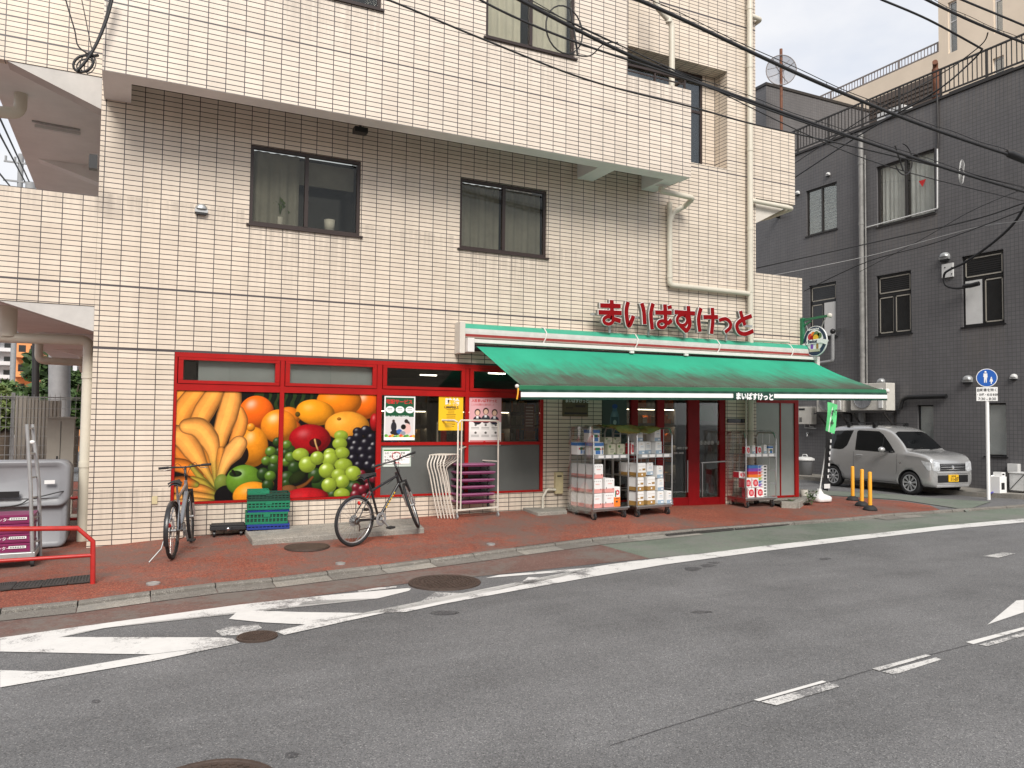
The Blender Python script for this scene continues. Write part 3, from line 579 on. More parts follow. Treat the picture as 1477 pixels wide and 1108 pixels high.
# ordinary windows: frame with panes, curtains
def sash(name, parent, plane, c, u0, u1, z0, z1, mt, din, n=2, fw=.05, pane='dim_glass', cur=None, depth=.06, sill=True, curtain_z=.25, transom=None, grid=None, wired=False):
    # u grows along X (plane Y) or along Y (plane X)
    b = MB(); s = 1 if din > 0 else -1
    def bx(mb, a0, a1, d0, d1, y0, y1):
        if plane == 'Y': mb.box(a0, a1, c+s*d0, c+s*d1, y0, y1)
        else: mb.box(c+s*d0, c+s*d1, a0, a1, y0, y1)
    e = .0015
    bx(b, u0+e, u1-e, din_(din), din_(din)+depth, z1-fw, z1-e); bx(b, u0+e, u1-e, din_(din), din_(din)+depth, z0+e, z0+fw)
    bx(b, u0+e, u0+fw, din_(din)+.001, din_(din)+depth-.001, z0+fw, z1-fw); bx(b, u1-fw, u1-e, din_(din)+.001, din_(din)+depth-.001, z0+fw, z1-fw)
    zt = z1-fw
    if transom: bx(b, u0+fw, u1-fw, din_(din)+.002, din_(din)+depth-.002, transom-fw/2, transom+fw/2); zt = transom-fw/2
    for i in range(1, n):
        m_ = lerp(u0, u1, i/n); bx(b, m_-fw*.55, m_+fw*.55, din_(din)-.008, din_(din)+depth-.004, z0+fw, zt)
    if sill: bx(b, u0-.04, u1+.04, -.035, .05, z0-.03, z0-.002)
    f_ = b.build(name, mt, parent)
    for i in range(n):
        p_ = MB(); a0, a1 = lerp(u0, u1, i/n)+fw*.5, lerp(u0, u1, (i+1)/n)-fw*.5
        bx(p_, a0, a1, din_(din)+.02, din_(din)+.026, z0+fw*.7, zt+.01); p_.build('pane', pane, f_)
    if transom: p_ = MB(); bx(p_, u0+fw*.6, u1-fw*.6, din_(din)+.02, din_(din)+.026, transom+fw*.4, z1-fw*.6); p_.build('pane', pane, f_)
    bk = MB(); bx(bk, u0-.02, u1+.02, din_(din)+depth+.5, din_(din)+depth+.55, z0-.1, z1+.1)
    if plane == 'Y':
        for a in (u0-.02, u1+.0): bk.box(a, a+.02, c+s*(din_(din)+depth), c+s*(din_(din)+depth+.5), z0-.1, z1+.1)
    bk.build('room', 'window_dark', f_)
    if cur:
        m_, ranges = cur
        for (a0, a1) in ranges:
            cu = MB(); N = int((a1-a0)/.02)+2; vs = []; dd = din_(din)+depth+.06
            for i in range(N):
                u = lerp(a0, a1, i/(N-1)); o_ = .018*math.sin(u*46)+.012*math.sin(u*23+1); y_ = c+s*(dd+o_)
                for z in (z0+.03, z1-.04): vs.append((u, y_, z) if plane == 'Y' else (y_, u, z))
            cu.add(vs, [(2*i, 2*i+2, 2*i+3, 2*i+1) for i in range(N-1)], 0, True); cu.build('curtain', m_, f_)
    return f_
def din_(d): return abs(d)
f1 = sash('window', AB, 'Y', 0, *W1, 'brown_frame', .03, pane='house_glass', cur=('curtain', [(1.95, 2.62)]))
b = MB(); b.box(1.95, 3.5, .30, .33, 5.33, 5.7); b.build('blind', 'curtain', f1)
b = MB(); b.lathe([(.05, 4.62), (.075, 4.63), (.085, 4.80), (.075, 4.80)], (3.1, .17, 0), 14); b.lathe([(.04, 4.60), (.05, 4.62), (.05, 4.75)], (2.35, .17, 0), 12); b.build('flower_pot', 'light_plastic', f1)
b = MB()
for i in range(16):
    a = random.uniform(0, 6.3); h = random.uniform(.12, .3); p = (2.35+.1*math.cos(a), .17+.05*math.sin(a), 4.75+h); b.tube([(2.35, .17, 4.74), p], .006, 4)
    b.add([p, (p[0]+.05, p[1], p[2]-.04), (p[0]+.02, p[1]+.02, p[2]-.08)], [(0, 1, 2)])
b.build('plant', 'leaves', f1)
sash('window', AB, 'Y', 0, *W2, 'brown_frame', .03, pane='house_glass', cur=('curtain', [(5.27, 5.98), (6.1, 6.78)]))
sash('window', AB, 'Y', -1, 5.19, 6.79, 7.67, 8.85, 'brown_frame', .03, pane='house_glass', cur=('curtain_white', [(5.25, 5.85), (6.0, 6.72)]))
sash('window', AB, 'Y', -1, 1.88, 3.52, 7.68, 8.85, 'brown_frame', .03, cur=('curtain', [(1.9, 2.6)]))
# recessed balcony door behind the parapet
fr = sash('window', AB, 'Y', .38, 8.42, 10.6, 6.75, 8.715, 'brown_frame', .001, n=3, pane='smoke_glass', cur=('curtain', [(8.5, 10.55)]), sill=False, transom=7.95)
b = MB(); b.box(10.59, 10.908, .365, .378, 6.75, 8.71); b.build('jamb', 'cream_tile', AB)
b = MB(); z = 7.83; b.bar((7.85, -.93, z), (9.12, -.93, z), .05, .04); b.bar((7.85, -.93, z-.1), (9.12, -.93, z-.1), .02)
for x in (7.86, 8.45, 9.1): b.bar((x, -.93, 7.6), (x, -.93, z), .03)
b.bar((9.12, -.93, z), (9.12, -.05, z), .05, .04); b.build('balcony_rail', 'brown_frame', AB)
# storefront
def framebars(mb, bars, y0, y1):
    for (x0, x1, z0, z1) in bars: mb.box(x0, x1, y0, y1, z0, z1)
b = MB()
framebars(b, [(.947, 6.808, 2.575, 2.638), (.947, 6.808, .514, .545)], -.012, .07)
framebars(b, [(.948, .985, .546, 2.574), (2.386, 2.446, .546, 2.574), (3.855, 3.933, .546, 2.574), (5.351, 5.412, .546, 2.574), (6.752, 6.806, .546, 2.574)], -.010, .069)
for x0, x1 in ((.986, 2.385), (2.447, 3.854), (3.934, 5.350), (5.413, 6.751)):
    b.box(x0, x1, -.006, .066, 2.105, 2.20)
    for q in ((x0+.01, x1-.01, 2.205, 2.25), (x0+.01, x1-.01, 2.535, 2.572), (x0+.01, x0+.075, 2.252, 2.533), (x1-.075, x1-.01, 2.252, 2.533)): b.box(q[0], q[1], -.018, .03, q[2], q[3])
for x0, x1 in ((3.934, 5.350), (5.413, 6.751)): b.box(x0, x1, -.004, .064, 1.318, 1.368)
SW = b.build('shop_window', 'red_frame', AB)
for i, (x0, x1) in enumerate(((.986, 2.385), (2.447, 3.854), (3.934, 5.350), (5.413, 6.751))):
    p = MB(); p.box(x0+.05, x1-.05, .012, .018, 2.24, 2.55); p.build('pane', 'dim_glass' if i > 1 else 'clear_glass', SW)
    if i > 1:
        p = MB(); p.box(x0, x1, .022, .028, 1.36, 2.11); p.build('pane', 'dim_glass', SW)
        p = MB(); p.box(x0, x1, .022, .028, .54, 1.33); p.build('pane', 'frost', SW, label='grey frosted lower pane')
    else:
        p = MB(); p.box(x0, x1, .026, .032, .54, 2.12); p.build('pane', 'frost', SW)
        p = MB(); p.box(x0+(.28 if i == 0 else .03), x1-.05, .10, .11, 2.22, 2.56); p.box(lerp(x0, x1, .5), lerp(x0, x1, .5)+.01, .09, .099, 2.22, 2.56); p.build('blind', 'frost_light', SW)
        p = MB(); p.box(x0+.02, x0+.27 if i == 0 else x0+.03, .3, .31, 2.22, 2.56); p.build('backing', 'window_dark', SW)
# entrance: sliding doors and fixed glass
b = MB(); yd = .05
for x0, x1 in ((8.66, 8.80), (9.24, 9.40), (9.967, 10.233), (10.74, 10.868)): b.box(x0, x1, yd-.03, yd+.06, .13, 2.64)
b.box(8.8, 9.24, yd-.02, yd+.05, .13, .24); b.box(9.4, 9.967, yd-.02, yd+.05, .13, .30); b.box(10.233, 10.74, yd-.02, yd+.05, .13, .28); b.box(8.80, 10.74, yd-.022, yd+.052, 2.5, 2.638); b.box(8.002, 8.658, yd-.022, yd+.052, .13, .3); b.box(8.002, 8.658, yd-.022, yd+.052, 2.5, 2.638)
ED = b.build('entrance_door', 'dark_red', AB)
for x0, x1, z0 in ((8.8, 9.24, .24), (9.4, 9.967, .30), (10.233, 10.74, .28), (8.0, 8.66, .3)):
    p = MB(); p.box(x0, x1, yd, yd+.006, z0, 2.5); p.build('pane', 'dim_glass', ED)
b = MB(); b.bar((10.25, yd-.05, .95), (10.86, yd-.05, .97), .02); b.bar((10.28, yd-.05, .3), (10.28, yd-.05, .95), .02); b.bar((9.93, yd-.05, .4), (9.93, yd-.05, 1.0), .016); b.build('handle', 'steel', ED)
b = MB(); b.box(10.27, 10.62, yd+.02, yd+.024, 1.75, 2.05); b.build('notice', 'poster_green', ED)
b = MB()
for i, x in enumerate((10.30, 10.39, 10.48, 10.57, 10.71)):
    b.lathe([(.030, yd-.004), (.036, yd-.004)], (x, 0, 1.33), 14, axis='y'); b.bar((x-.01, yd-.004, 1.32), (x+.012, yd-.004, 1.34), .008)
b.build('stickers', 'ink_white', ED)
b = MB(); b.box(8.03, 8.64, yd+.03, yd+.05, .3, 1.2); b.build('panel', 'window_dark', ED)
b = MB(); b.box(10.9, 11.35, -.03, -.006, 1.72, 1.80); b.build('wall_plate', 'window_dark', AB)
# low wing glass in red frame
b = MB(); gx0, gx1 = 11.655, 12.79
b.box(gx0, gx1, -.012, .06, 2.13, 2.213); b.box(gx1-.10, gx1, -.011, .059, .255, 2.13); b.box(gx0, gx1, -.010, .058, .215, .255); b.box(gx1-.06, gx1-.001, .06, 2.9, .22, .27); b.box(gx1-.06, gx1-.001, .06, 2.9, 2.14, 2.213); b.box(gx1-.06, gx1-.001, 2.85, 2.92, .27, 2.14)
b.box(gx0+.64, gx0+.66, 0.0, .04, .255, 2.13)
WG = b.build('shop_window', 'red_frame', AB)
p = MB(); p.box(gx0, gx1-.1, .02, .026, .25, 2.14); p.build('pane', 'frost_light', WG); p = MB(); p.box(gx1-.04, gx1-.034, .06, 2.86, .26, 2.15); p.build('pane', 'frost', WG)
b = MB(); b.box(11.652, 12.85, .0, 3.0, -.4, .212); b.build('plinth', 'concrete', AB)
# wall fittings
b = MB(); b.box(7.03, 7.18, -.06, -.002, .47, .84); b.box(7.06, 7.15, -.062, -.058, .76, .785, 1); b.build('meter_box', ['ivory', 'black'], AB, bevel=.006)
bp_ = onY(806, 713, -.05); pipe([(7.03, -.06, .54), (6.86, -.06, .55), (6.78, -.06, .42), (6.78, -.06, .2)], .022, parent=AB, name='conduit')
b = MB(); b.box(*[float(onY(219, 720, 0)[0]), float(onY(227, 720, 0)[0])], -.015, -.002, float(onY(223, 727, 0)[2]), float(onY(223, 716, 0)[2])); b.build('socket_cover', 'ivory', AB)
def hood(c, nrm, r, parent, m='galv'):
    # weather hood on a wall: nrm 'y' faces -Y, 'x' faces -X
    b = MB(); vs = []; n = 12; K = 6
    for i in range(K+1):
        a = math.pi/2*i/K
        for j in range(n+1):
            t = math.pi*j/n; x = r*math.cos(t)*math.cos(a)**.5; z = r*math.sin(t)*math.cos(a)**.5; y = -r*1.1*math.sin(a)
            vs.append((c[0]+x, c[1]+y, c[2]+z) if nrm == 'y' else (c[0]+y, c[1]-x, c[2]+z))
    for i in range(K):
        for j in range(n): b.add([], [], 0)
    b.add(vs, [(i*(n+1)+j, (i+1)*(n+1)+j, (i+1)*(n+1)+j+1, i*(n+1)+j+1) for i in range(K) for j in range(n)], 0, True)
    if nrm == 'y':
        b.box(c[0]-r, c[0]+r, c[1]-r*.75, c[1]-.002, c[2]-r*.55, c[2]-.001); b.box(c[0]-r*.8, c[0]+r*.8, c[1]-r*.7, c[1]-.01, c[2]-r*.9, c[2]-r*.56, 1)
    else:
        b.box(c[0]-r*.75, c[0]-.002, c[1]-r, c[1]+r, c[2]-r*.5, c[2]-.001); b.box(c[0]-r*.7, c[0]-.01, c[1]-r*.8, c[1]+r*.8, c[2]-r*.95, c[2]-r*.52, 1)
    return b.build('vent_hood', [m, 'black'], parent)
hood((1.235, -.002, 4.68), 'y', .085, AB)
b = MB(); q = onY(519, 186, -.35); b.box(q[0]-.1, q[0]+.1, -.45, -.3, q[2]-.08, q[2]); b.cyl((q[0], -.38, q[2]), (q[0], -.38, 6.43), .02); b.build('camera_unit', 'black', AB)
q = onX(140, 232, -.07); b = MB(); b.box(-.16, -.062, q[1]-.06, q[1]+.06, q[2]-.12, q[2]+.06); b.build('wall_lamp', 'black', AB)
# shop interior
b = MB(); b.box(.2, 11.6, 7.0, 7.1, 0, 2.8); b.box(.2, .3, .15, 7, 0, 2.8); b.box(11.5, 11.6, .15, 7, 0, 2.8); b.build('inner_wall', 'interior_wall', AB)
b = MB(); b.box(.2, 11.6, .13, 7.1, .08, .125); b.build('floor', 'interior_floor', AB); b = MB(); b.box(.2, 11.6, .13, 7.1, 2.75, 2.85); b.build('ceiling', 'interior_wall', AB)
for x, y in ((2.0, 4.6), (4.3, 4.2), (5.0, 6.0), (6.6, 5.2), (7.6, 3.6), (9.6, 2.6), (10.2, 4.6)):
    b = MB(); b.box(x-.2, x+.2, y-.015, y+.015, 2.725, 2.745); b.build('strip_light', 'store_lamp', AB)
GM = ['kraft', 'paper_white', 'red_pk', 'blue_pk', 'orange_pk', 'cream_pk', 'leaf_pk', 'interior_wall']
def shelf(x0, x1, y, label, zs=(.25, .6, .95, 1.3, 1.62, 1.9), lit=False, gm=GM, hh=.26, dp=.4):
    t = empty('display_shelf', ((x0+x1)/2, y, .125), label=label, cat='shelf', group='display shelves inside the shop')
    b = MB(); b.box(x0, x1, y+dp, y+dp+.03, .13, 2.15)
    for z in zs: b.box(x0, x1, y, y+dp, z-.025, z)
    if lit:
        for z in zs[1:-1]: b.box(x0, x1, y-.012, y-.001, z-.06, z+.01)
    b.box(x0-.03, x0, y, y+dp, .13, 2.15); b.box(x1, x1+.03, y, y+dp, .13, 2.15); b.build('frame', 'interior_wall' if lit else 'shelf_dark', t)
    if lit:
        b = MB()
        for z in zs[1:]: b.box(x0+.02, x1-.02, y+.02, y+.06, z-.040, z-.027)
        b.build('case_and_fill_light', 'case_and_fill_lamp', t)  # real strips in the chillers; on the front shelves added as fill light
    b = MB()
    for z in zs:
        x = x0+.02
        while x < x1-.12:
            w_ = random.uniform(.06, .14); h = hh*random.uniform(.5, .95); b.box(x, x+w_*.93, y+.03, y+.3, z+.001, z+h, random.randrange(len(gm))); x += w_
    b.build('groceries', gm, t, kind='stuff')
shelf(3.9, 5.3, 1.7, 'dim store shelf of small goods behind the yellow poster window', lit=True, gm=['kraft', 'kraft', 'plaque', 'blue_pk', 'kraft', 'gold_foil'])  # this shelf and the next get added strips to brighten their goods
shelf(5.5, 6.9, 1.5, 'dim store shelf behind the pane with the staff poster', lit=True, gm=['kraft', 'orange_pk', 'red_pk', 'shelf_dark', 'interior_wall'])
shelf(8.75, 9.45, 1.1, 'lit chiller shelf seen through the left door pane', lit=True, gm=['paper_white', 'light_plastic', 'sky_pk', 'paper_white'], zs=(.5, .9, 1.3, 1.68, 2.0), hh=.2)
shelf(9.5, 10.5, 1.1, 'lit chiller shelf of orange packs seen through the sliding door', lit=True, gm=['orange_pk', 'kraft', 'paper_white', 'orange_pk'], zs=(.5, .9, 1.3, 1.68, 2.0), hh=.2)
shelf(6.95, 8.55, 3.2, 'store shelf far inside behind the bottle poster')
# ------------------------------------------------------------------ the dark grey building across the side street
XD = 19.7
DB = empty('tiled_office', (XD+3, 6, 0), label='dark grey square-tiled building with black railing round its flat roof', cat='building')
def dr(x0, y0, x1, y1):     # pixel box -> hole (Y range, Z range) on the dark wall
    a, c = onX(x0, y0, XD), onX(x1, y1, XD); return (float(c[1]), float(a[1]), float(c[2]), float(a[2]))
DW = dict(tw=(1.765, 3.585, 7.40, 9.17), lv=(5.0, 6.2, 7.67, 9.14), m0=(5.05, 6.10, 4.36, 6.06), m1=(2.51, 3.62, 4.235, 5.98), m2=(-.03, 1.045, 4.24, 6.08), g1=(1.89, 2.365, 1.0, 2.24), g2=(-.03, .485, .95, 2.27))
b = MB(); b.wall('X', XD, -.95, 16, -.4, 10.36, list(DW.values()), depth=.14); b.wall('Y', -.95, XD, 34, -.4, 10.36); b.box(XD+.3, 34, -.5, 16, 10.3, 10.33); b.box(XD, XD+.2, -.9, 16, 10.361, 10.42)
b.build('wall', 'grey_tile', DB)
b = MB(); b.box(XD-.04, XD+.16, -.99, 16, 10.43, 10.5); b.box(XD+.17, 34, -.99, -.8, 10.43, 10.5); b.build('coping', 'rail_dark', DB)
b = MB(); xr_ = XD+.06
for z in (10.62, 11.28): b.bar((xr_, -.9, z), (xr_, 9, z), .05 if z > 11 else .035, .04)
y = -.9
i = 0
while y < 9:
    b.bar((xr_, y, 10.5 if i % 10 == 0 else 10.62), (xr_, y, 11.28), .05 if i % 10 == 0 else .02); y += .125; i += 1
b.build('roof_railing', 'rail_dark', DB)
# penthouse
c0 = onX(1105, 123, 20.6); rt_ = onY(1255, 157, c0[1])
b = MB(); b.box(20.6, float(rt_[0]), float(c0[1]), float(c0[1])+5, 10.34, float(c0[2])); b.build('penthouse', 'grey_tile', DB)
b = MB(); b.box(20.56, float(rt_[0])+.04, float(c0[1])-.04, float(c0[1])+5, float(c0[2])+.002, float(c0[2])+.1); b.box(20.585, 20.598, c0[1]+.6, c0[1]+1.2, 10.8, 11.7); b.build('coping', 'rail_dark', DB)
# windows of the dark wall
cw = ('curtain_white', [(1.85, 2.62), (2.75, 3.5)])
tw = sash('window', DB, 'X', XD, *DW['tw'], 'rail_dark', .06, pane='clear_glass', cur=cw, fw=.06)
b = MB(); y, z = onX(1328, 264, XD)[1:]; b.add([(XD+.07, y+.11, z+.09), (XD+.07, y-.11, z+.09), (XD+.07, y, z-.1)], [(0, 1, 2)]); b.build('red_triangle', 'ink_red', tw)
lv = sash('window', DB, 'X', XD, *DW['lv'], 'rail_dark', .05, fw=.05, pane='house_glass')
b = MB()
for i in range(13):
    z = 7.75+i*.105
    for a0, a1 in ((5.06, 5.57), (5.64, 6.14)): b.box(XD+.10, XD+.13, a0, a1, z, z+.07)
b.build('louvres', 'pipe_grey', lv)
def midwin(h, pan):
    f_ = sash('window', DB, 'X', XD, *h, 'black', .05, pane='window_dark', fw=.055, transom=lerp(h[2], h[3], .66))
    b = MB(); zt = lerp(h[2], h[3], .66)-.03; mid = (h[0]+h[1])/2
    for a0, a1, z0, z1 in ((h[0]+.06, mid-.03, h[2]+.07, zt-.02), (mid+.03, h[1]-.06, h[2]+.07, zt-.02), (h[0]+.06, h[1]-.06, zt+.09, h[3]-.07)):
        for q in ((a0, a1, z0, z0+.03), (a0, a1, z1-.03, z1), (a0, a0+.025, z0, z1), (a1-.025, a1, z0, z1)): b.box(XD+.055, XD+.066, q[0], q[1], q[2], q[3])
    b.build('trim', 'cabinet', f_)
    if pan is not None:
        a0, a1 = (h[0]+.06, mid-.03) if pan == 0 else (mid+.03, h[1]-.06)
        b = MB(); b.box(XD+.045, XD+.053, a0, a1, h[2]+.06, zt); b.build('panel', 'light_plastic', f_)
    b = MB()
    for i in range(7):
        z = zt+.12+i*.055; b.box(XD+.068, XD+.071, h[0]+.09, h[1]-.09, z, z+.03)
    b.build('slats', 'grey_plastic' if False else 'black', f_)
    return f_
midwin(DW['m0'], 0); midwin(DW['m1'], None); mw2 = midwin(DW['m2'], 1)
for k in ('g1', 'g2'):
    h = DW[k]; f_ = sash('window', DB, 'X', XD, *h, 'black', .06, n=1, fw=.035, pane='clear_glass', depth=.05)
    b = MB(); b.box(XD+.10, XD+.105, h[0]+.03, h[1]-.03, h[2]+.04, h[3]-.04); b.build('frosting', 'light_plastic', f_)
for nm in ('tw', 'lv', 'm0', 'm1', 'm2', 'g1', 'g2'):
    h = DW[nm]
# drainpipe, conduits and hoods on the dark wall
dx = XD-.09; Y_ = float(onX(1243, 400, dx)[1])
pipe([(dx, Y_, 10.3), (dx, Y_, .1)], .075, m='pipe_grey', parent=DB, collars=[(dx, Y_, z) for z in (9.4, 7.6, 5.6, 3.7, 2.2)])
pipe([(dx+.02, Y_-.13, 9.6), (dx+.02, Y_-.13, 2.4)], .022, name='conduit', m='pipe_grey', parent=DB)
cp = [tuple(onX(x, y, XD-.04)) for x, y in [(1352, 215), (1352, 301), (1247, 329)]]; pipe(cp, .022, name='conduit', m='light_plastic', parent=DB, n=6)
cp = [tuple(onX(x, y, XD-.03)) for x, y in [(1352, 138), (1353, 200), (1351, 240)]]; pipe(cp, .03, name='conduit', m='rail_dark', parent=DB, n=6)
b = MB(); q = onX(1349, 100, XD+.3); b.cyl((q[0], q[1], 10.5), (q[0], q[1], q[2]), .09, 10); b.tube([(q[0], q[1], q[2]), (q[0]-.02, q[1]-.02, q[2]+.12), (q[0]-.15, q[1]-.1, q[2]+.13)], .07, 8); b.build('vent_pipe', 'rust', DB)
for x, y, r_ in ((1364, 371, .13), (1272, 551, .11), (1397, 548, .12), (1463, 544, .08), (1151, 279, .08), (1195, 252, .07)):
    q = onX(x, y, XD); hood((XD-.002, float(q[1]), float(q[2])), 'x', r_, DB, 'galv' if r_ > .08 else 'light_plastic')
b = MB(); q = onX(1124, 313, XD); b.cyl((XD-.02, q[1], q[2]), (XD-.35, q[1]-.1, q[2]), .06, 10); b.build('flood_lamp', 'black', DB)
q0, q1 = onX(1360, 382, XD), onX(1376, 399, XD); b = MB(); b.box(XD-.05, XD-.002, q1[1], q0[1], q1[2], q0[2]); b.build('junction_plate', 'light_plastic', DB)
b = MB()
for i in range(4): q = onX(1363+i % 2*10, 386+i//2*9, XD-.05); b.cyl((XD-.062, q[1], q[2]), (XD-.05, q[1], q[2]), .018, 8)
b.build('bolts', 'black', DB)
b = MB(); q = onX(1400, 412, XD-.05)
b.tube([tuple(onX(x, y, XD-.15)) for x, y in [(1390, 413), (1400, 412), (1412, 409)]], .06, 8); b.build('cable_gland', 'black', DB)
b = MB(); pts = curve_pts([tuple(onX(x, y, xx)) for x, y, xx in [(1400, 413, XD-.15), (1380, 416, XD-.2), (1364, 411, XD-.25), (1362, 396, XD-.3), (1372, 388, XD-.4), (1393, 378, XD-.8), (1430, 352, XD-1.4), (1460, 325, XD-2), (1477, 300, XD-2.4), (1490, 280, XD-2.8)]]); b.tube(pts, .03, 7)
tag(b.build('power_cable', 'cable', label='black and red power lead looping from the wall plate up to the right', cat='cable'))
q = onX(1270, 568, XD-.1); q2 = onX(1365, 568, XD-.1)
pl_ = [tuple(onX(x, y, XD-.1)) for x, y in [(1298, 590), (1302, 576), (1310, 573), (1365, 571.5)]]; pipe(pl_, .06, name='conduit', m='black', parent=DB, n=8)
b = MB(); a, c = onX(1140, 691, XD-.5), onX(1480, 714, XD-.5)
# concrete footing strip along the dark wall
drape('footing', [(XD-1.15, -2.2), (XD+.1, -2.2), (XD+.1, 9), (XD-1.15, 9)], .10, 'concrete', kind='structure', skirt=.3)
# ducts beside the awning: grey trap with a valve on the first window
pipe([tuple(onX(x, y, XD-.25)) for x, y in [(1170, 526), (1201, 521), (1201, 482)]], .055, m='pole_concrete', parent=DB, n=8)
b = MB(); q = onX(1201, 478, XD-.25); b.ball(tuple(q), .08, m=0); b.bar((q[0], q[1], q[2]), (q[0]+.2, q[1]-.15, q[2]+.05), .08); b.build('valve', 'black', DB)
b = MB(); q = onX(1235, 600, XD-.2); b.cyl((XD-.12, Y_+.02, 2.4), (XD-.12, Y_+.02, .0), .085, 12); b.build('drain_pipe', 'pole_concrete', DB)

# things hung on the dark wall: air conditioner units and a water heater
def ac_unit(y0, y1, z0, z1, dep, label, fan=True):
    t = empty('air_conditioner', (XD-.15-dep/2, (y0+y1)/2, z0), label=label, cat='air conditioner')
    b = MB(); b.box(XD-.12-dep, XD-.12, y0, y1, z0, z1); b.build('casing', 'gas_white', t, bevel=.015)
    xf = XD-.125-dep; r_ = min(z1-z0, y1-y0)*.42; cy, cz = lerp(y1, y0, .36), (z0+z1)/2
    b = MB(); b.lathe([(0, xf-.002), (r_*.96, xf-.002), (r_, xf-.02), (r_*.97, xf-.03)], (0, cy, cz), 24, axis='x')
    for k in range(1, 7): b.lathe([(r_*k/7-.004, xf-.03), (r_*k/7+.004, xf-.03)], (0, cy, cz), 24, axis='x')
    for k in range(10):
        a = math.pi*k/10; b.bar((xf-.031, cy-r_*math.cos(a), cz-r_*math.sin(a)), (xf-.031, cy+r_*math.cos(a), cz+r_*math.sin(a)), .006)
    b.build('fan_guard', 'grey_plastic', t)
    b = MB(); yy = lerp(y1, y0, .86); b.box(xf-.03, xf+.02, yy-.06, yy+.07, z0+.06, z1-.15); b.build('valve_cover', 'light_plastic', t, bevel=.01)
    b = MB()
    for yy in (y0+.08, y1-.08):
        b.bar((XD-.0, yy, z0-.04), (XD-.2-dep, yy, z0-.04), .05); b.bar((XD-.02, yy, z0-.5), (XD-.15-dep, yy, z0-.06), .035); b.bar((XD-.02, yy, z0-.6), (XD-.02, yy, z0), .04)
    b.bar((XD-.2-dep, y0, z0-.04), (XD-.2-dep, y1, z0-.04), .05); b.build('bracket', 'rail_dark', t)
    return t
ac_unit(2.95, 4.15, 2.09, 2.86, .36, 'large outdoor air conditioner on a wall bracket by the awning end')
ac_unit(4.45, 5.45, 2.05, 2.62, .3, 'smaller air conditioner half hidden behind the green banner')
t = empty('water_heater', (XD-.12, 6.1, 1.67), label='cream gas water heater box on the dark wall above the bucket', cat='water heater')
b = MB(); b.box(XD-.24, XD-.005, 5.83, 6.36, 1.67, 2.22); b.build('casing', 'gas_white', t, bevel=.012)
b = MB(); b.box(XD-.245, XD-.239, 6.08, 6.32, 2.11, 2.17, 0); [b.box(XD-.245, XD-.239, 6.2, 6.31, 1.74+.022*i, 1.75+.022*i, 0) for i in range(7)]; b.build('grille', 'black', t)
b = MB(); b.tube([(XD-.12, 6.2, 1.67), (XD-.12, 6.2, 1.56), (XD-.12, 5.75, 1.54)], .018, 6); b.tube([(XD-.12, 6.0, 1.67), (XD-.12, 6.0, 1.6), (XD-.05, 5.9, 1.58)], .014, 6); b.build('pipework', 'steel', t)
b = MB(); q = onX(1165, 626, XD-.1); b.tube([(XD, q[1], q[2]), (XD-.12, q[1], q[2]), (XD-.14, q[1], q[2]-.08)], .02, 6); b.bar((XD-.1, q[1]-.06, q[2]+.03), (XD-.1, q[1]+.06, q[2]+.03), .02); b.build('water_tap', 'steel', label='small silver tap on the dark wall under the water heater', cat='tap')
# bucket with a lid
q = onG(1160, 690); t = empty('bin', (19.1, 5.75, G(19.1, 5.75)), label='white plastic lidded pail against the dark wall behind the shop window', cat='bin')
b = MB(); z0 = G(19.1, 5.75); b.lathe([(0, z0+.01), (.2, z0+.01), (.25, z0+.56), (.26, z0+.57)], (19.1, 5.75, 0), 20); b.build('pail', 'grey_plastic', t)
b = MB(); b.lathe([(.285, z0+.55), (.29, z0+.6), (.2, z0+.64), (.06, z0+.66), (0, z0+.66)], (19.1, 5.75, 0), 20); b.tube([(19.1, 5.65, z0+.66), (19.1, 5.68, z0+.72), (19.1, 5.82, z0+.72), (19.1, 5.85, z0+.66)], .018, 6); b.build('lid', 'light_plastic', t)

# rooftop dish
mb0 = onX(1127, 190, XD+.5); P0 = (XD+.5, float(mb0[1]), 10.35); top = onX(1128, 70, XD+.5); ce = onX(1126, 103, XD+.5)
t = empty('antenna_dish', P0, label='round grey mesh dish on a rusty mast above the dark roof', cat='antenna')
b = MB(); b.cyl(P0, (P0[0], P0[1], float(top[2])), .05, 8); b.build('mast', 'rust', t)
n_ = Vector((CAM[0]-ce[0]+6, CAM[1]-ce[1], 0)).normalized(); u_ = Vector((-n_.y, n_.x, 0)); v_ = Vector((0, 0, 1)); rr = .50
b = MB(); vs = []; K = 7; N = 28; cc = Vector(ce)-n_*.12
for i in range(K+1):
    for j in range(N):
        a = 2*math.pi*j/N; r_ = rr*i/K; vs.append(cc + u_*(r_*math.cos(a)) + v_*(r_*1.05*math.sin(a)) + n_*(.22*(i/K)**2))
b.add(vs, [(i*N+j, i*N+(j+1) % N, (i+1)*N+(j+1) % N, (i+1)*N+j) for i in range(K) for j in range(N)], 0, True)
m_ = bpy.data.materials.new('dish_mesh'); m_.use_nodes = True; M['dish_mesh'] = m_; tt = m_.node_tree; pb = tt.nodes['Principled BSDF']; pb.inputs['Base Color'].default_value = (.22, .21, .21, 1); pb.inputs['Alpha'].default_value = .5
b.build('reflector', 'dish_mesh', t)
b = MB(); rim = [cc + u_*(rr*math.cos(a)) + v_*(rr*1.05*math.sin(a)) + n_*.22 for a in [2*math.pi*j/N for j in range(N)]]; b.tube(rim, .016, 5, closed=True)
for a in (.5, 1.57+.6, 3.6, 5.2): b.tube([cc+n_*.01, cc+u_*rr*.5*math.cos(a)+v_*rr*.5*math.sin(a)+n_*.06, cc+u_*rr*math.cos(a)+v_*rr*1.05*math.sin(a)+n_*.22], .012, 5)
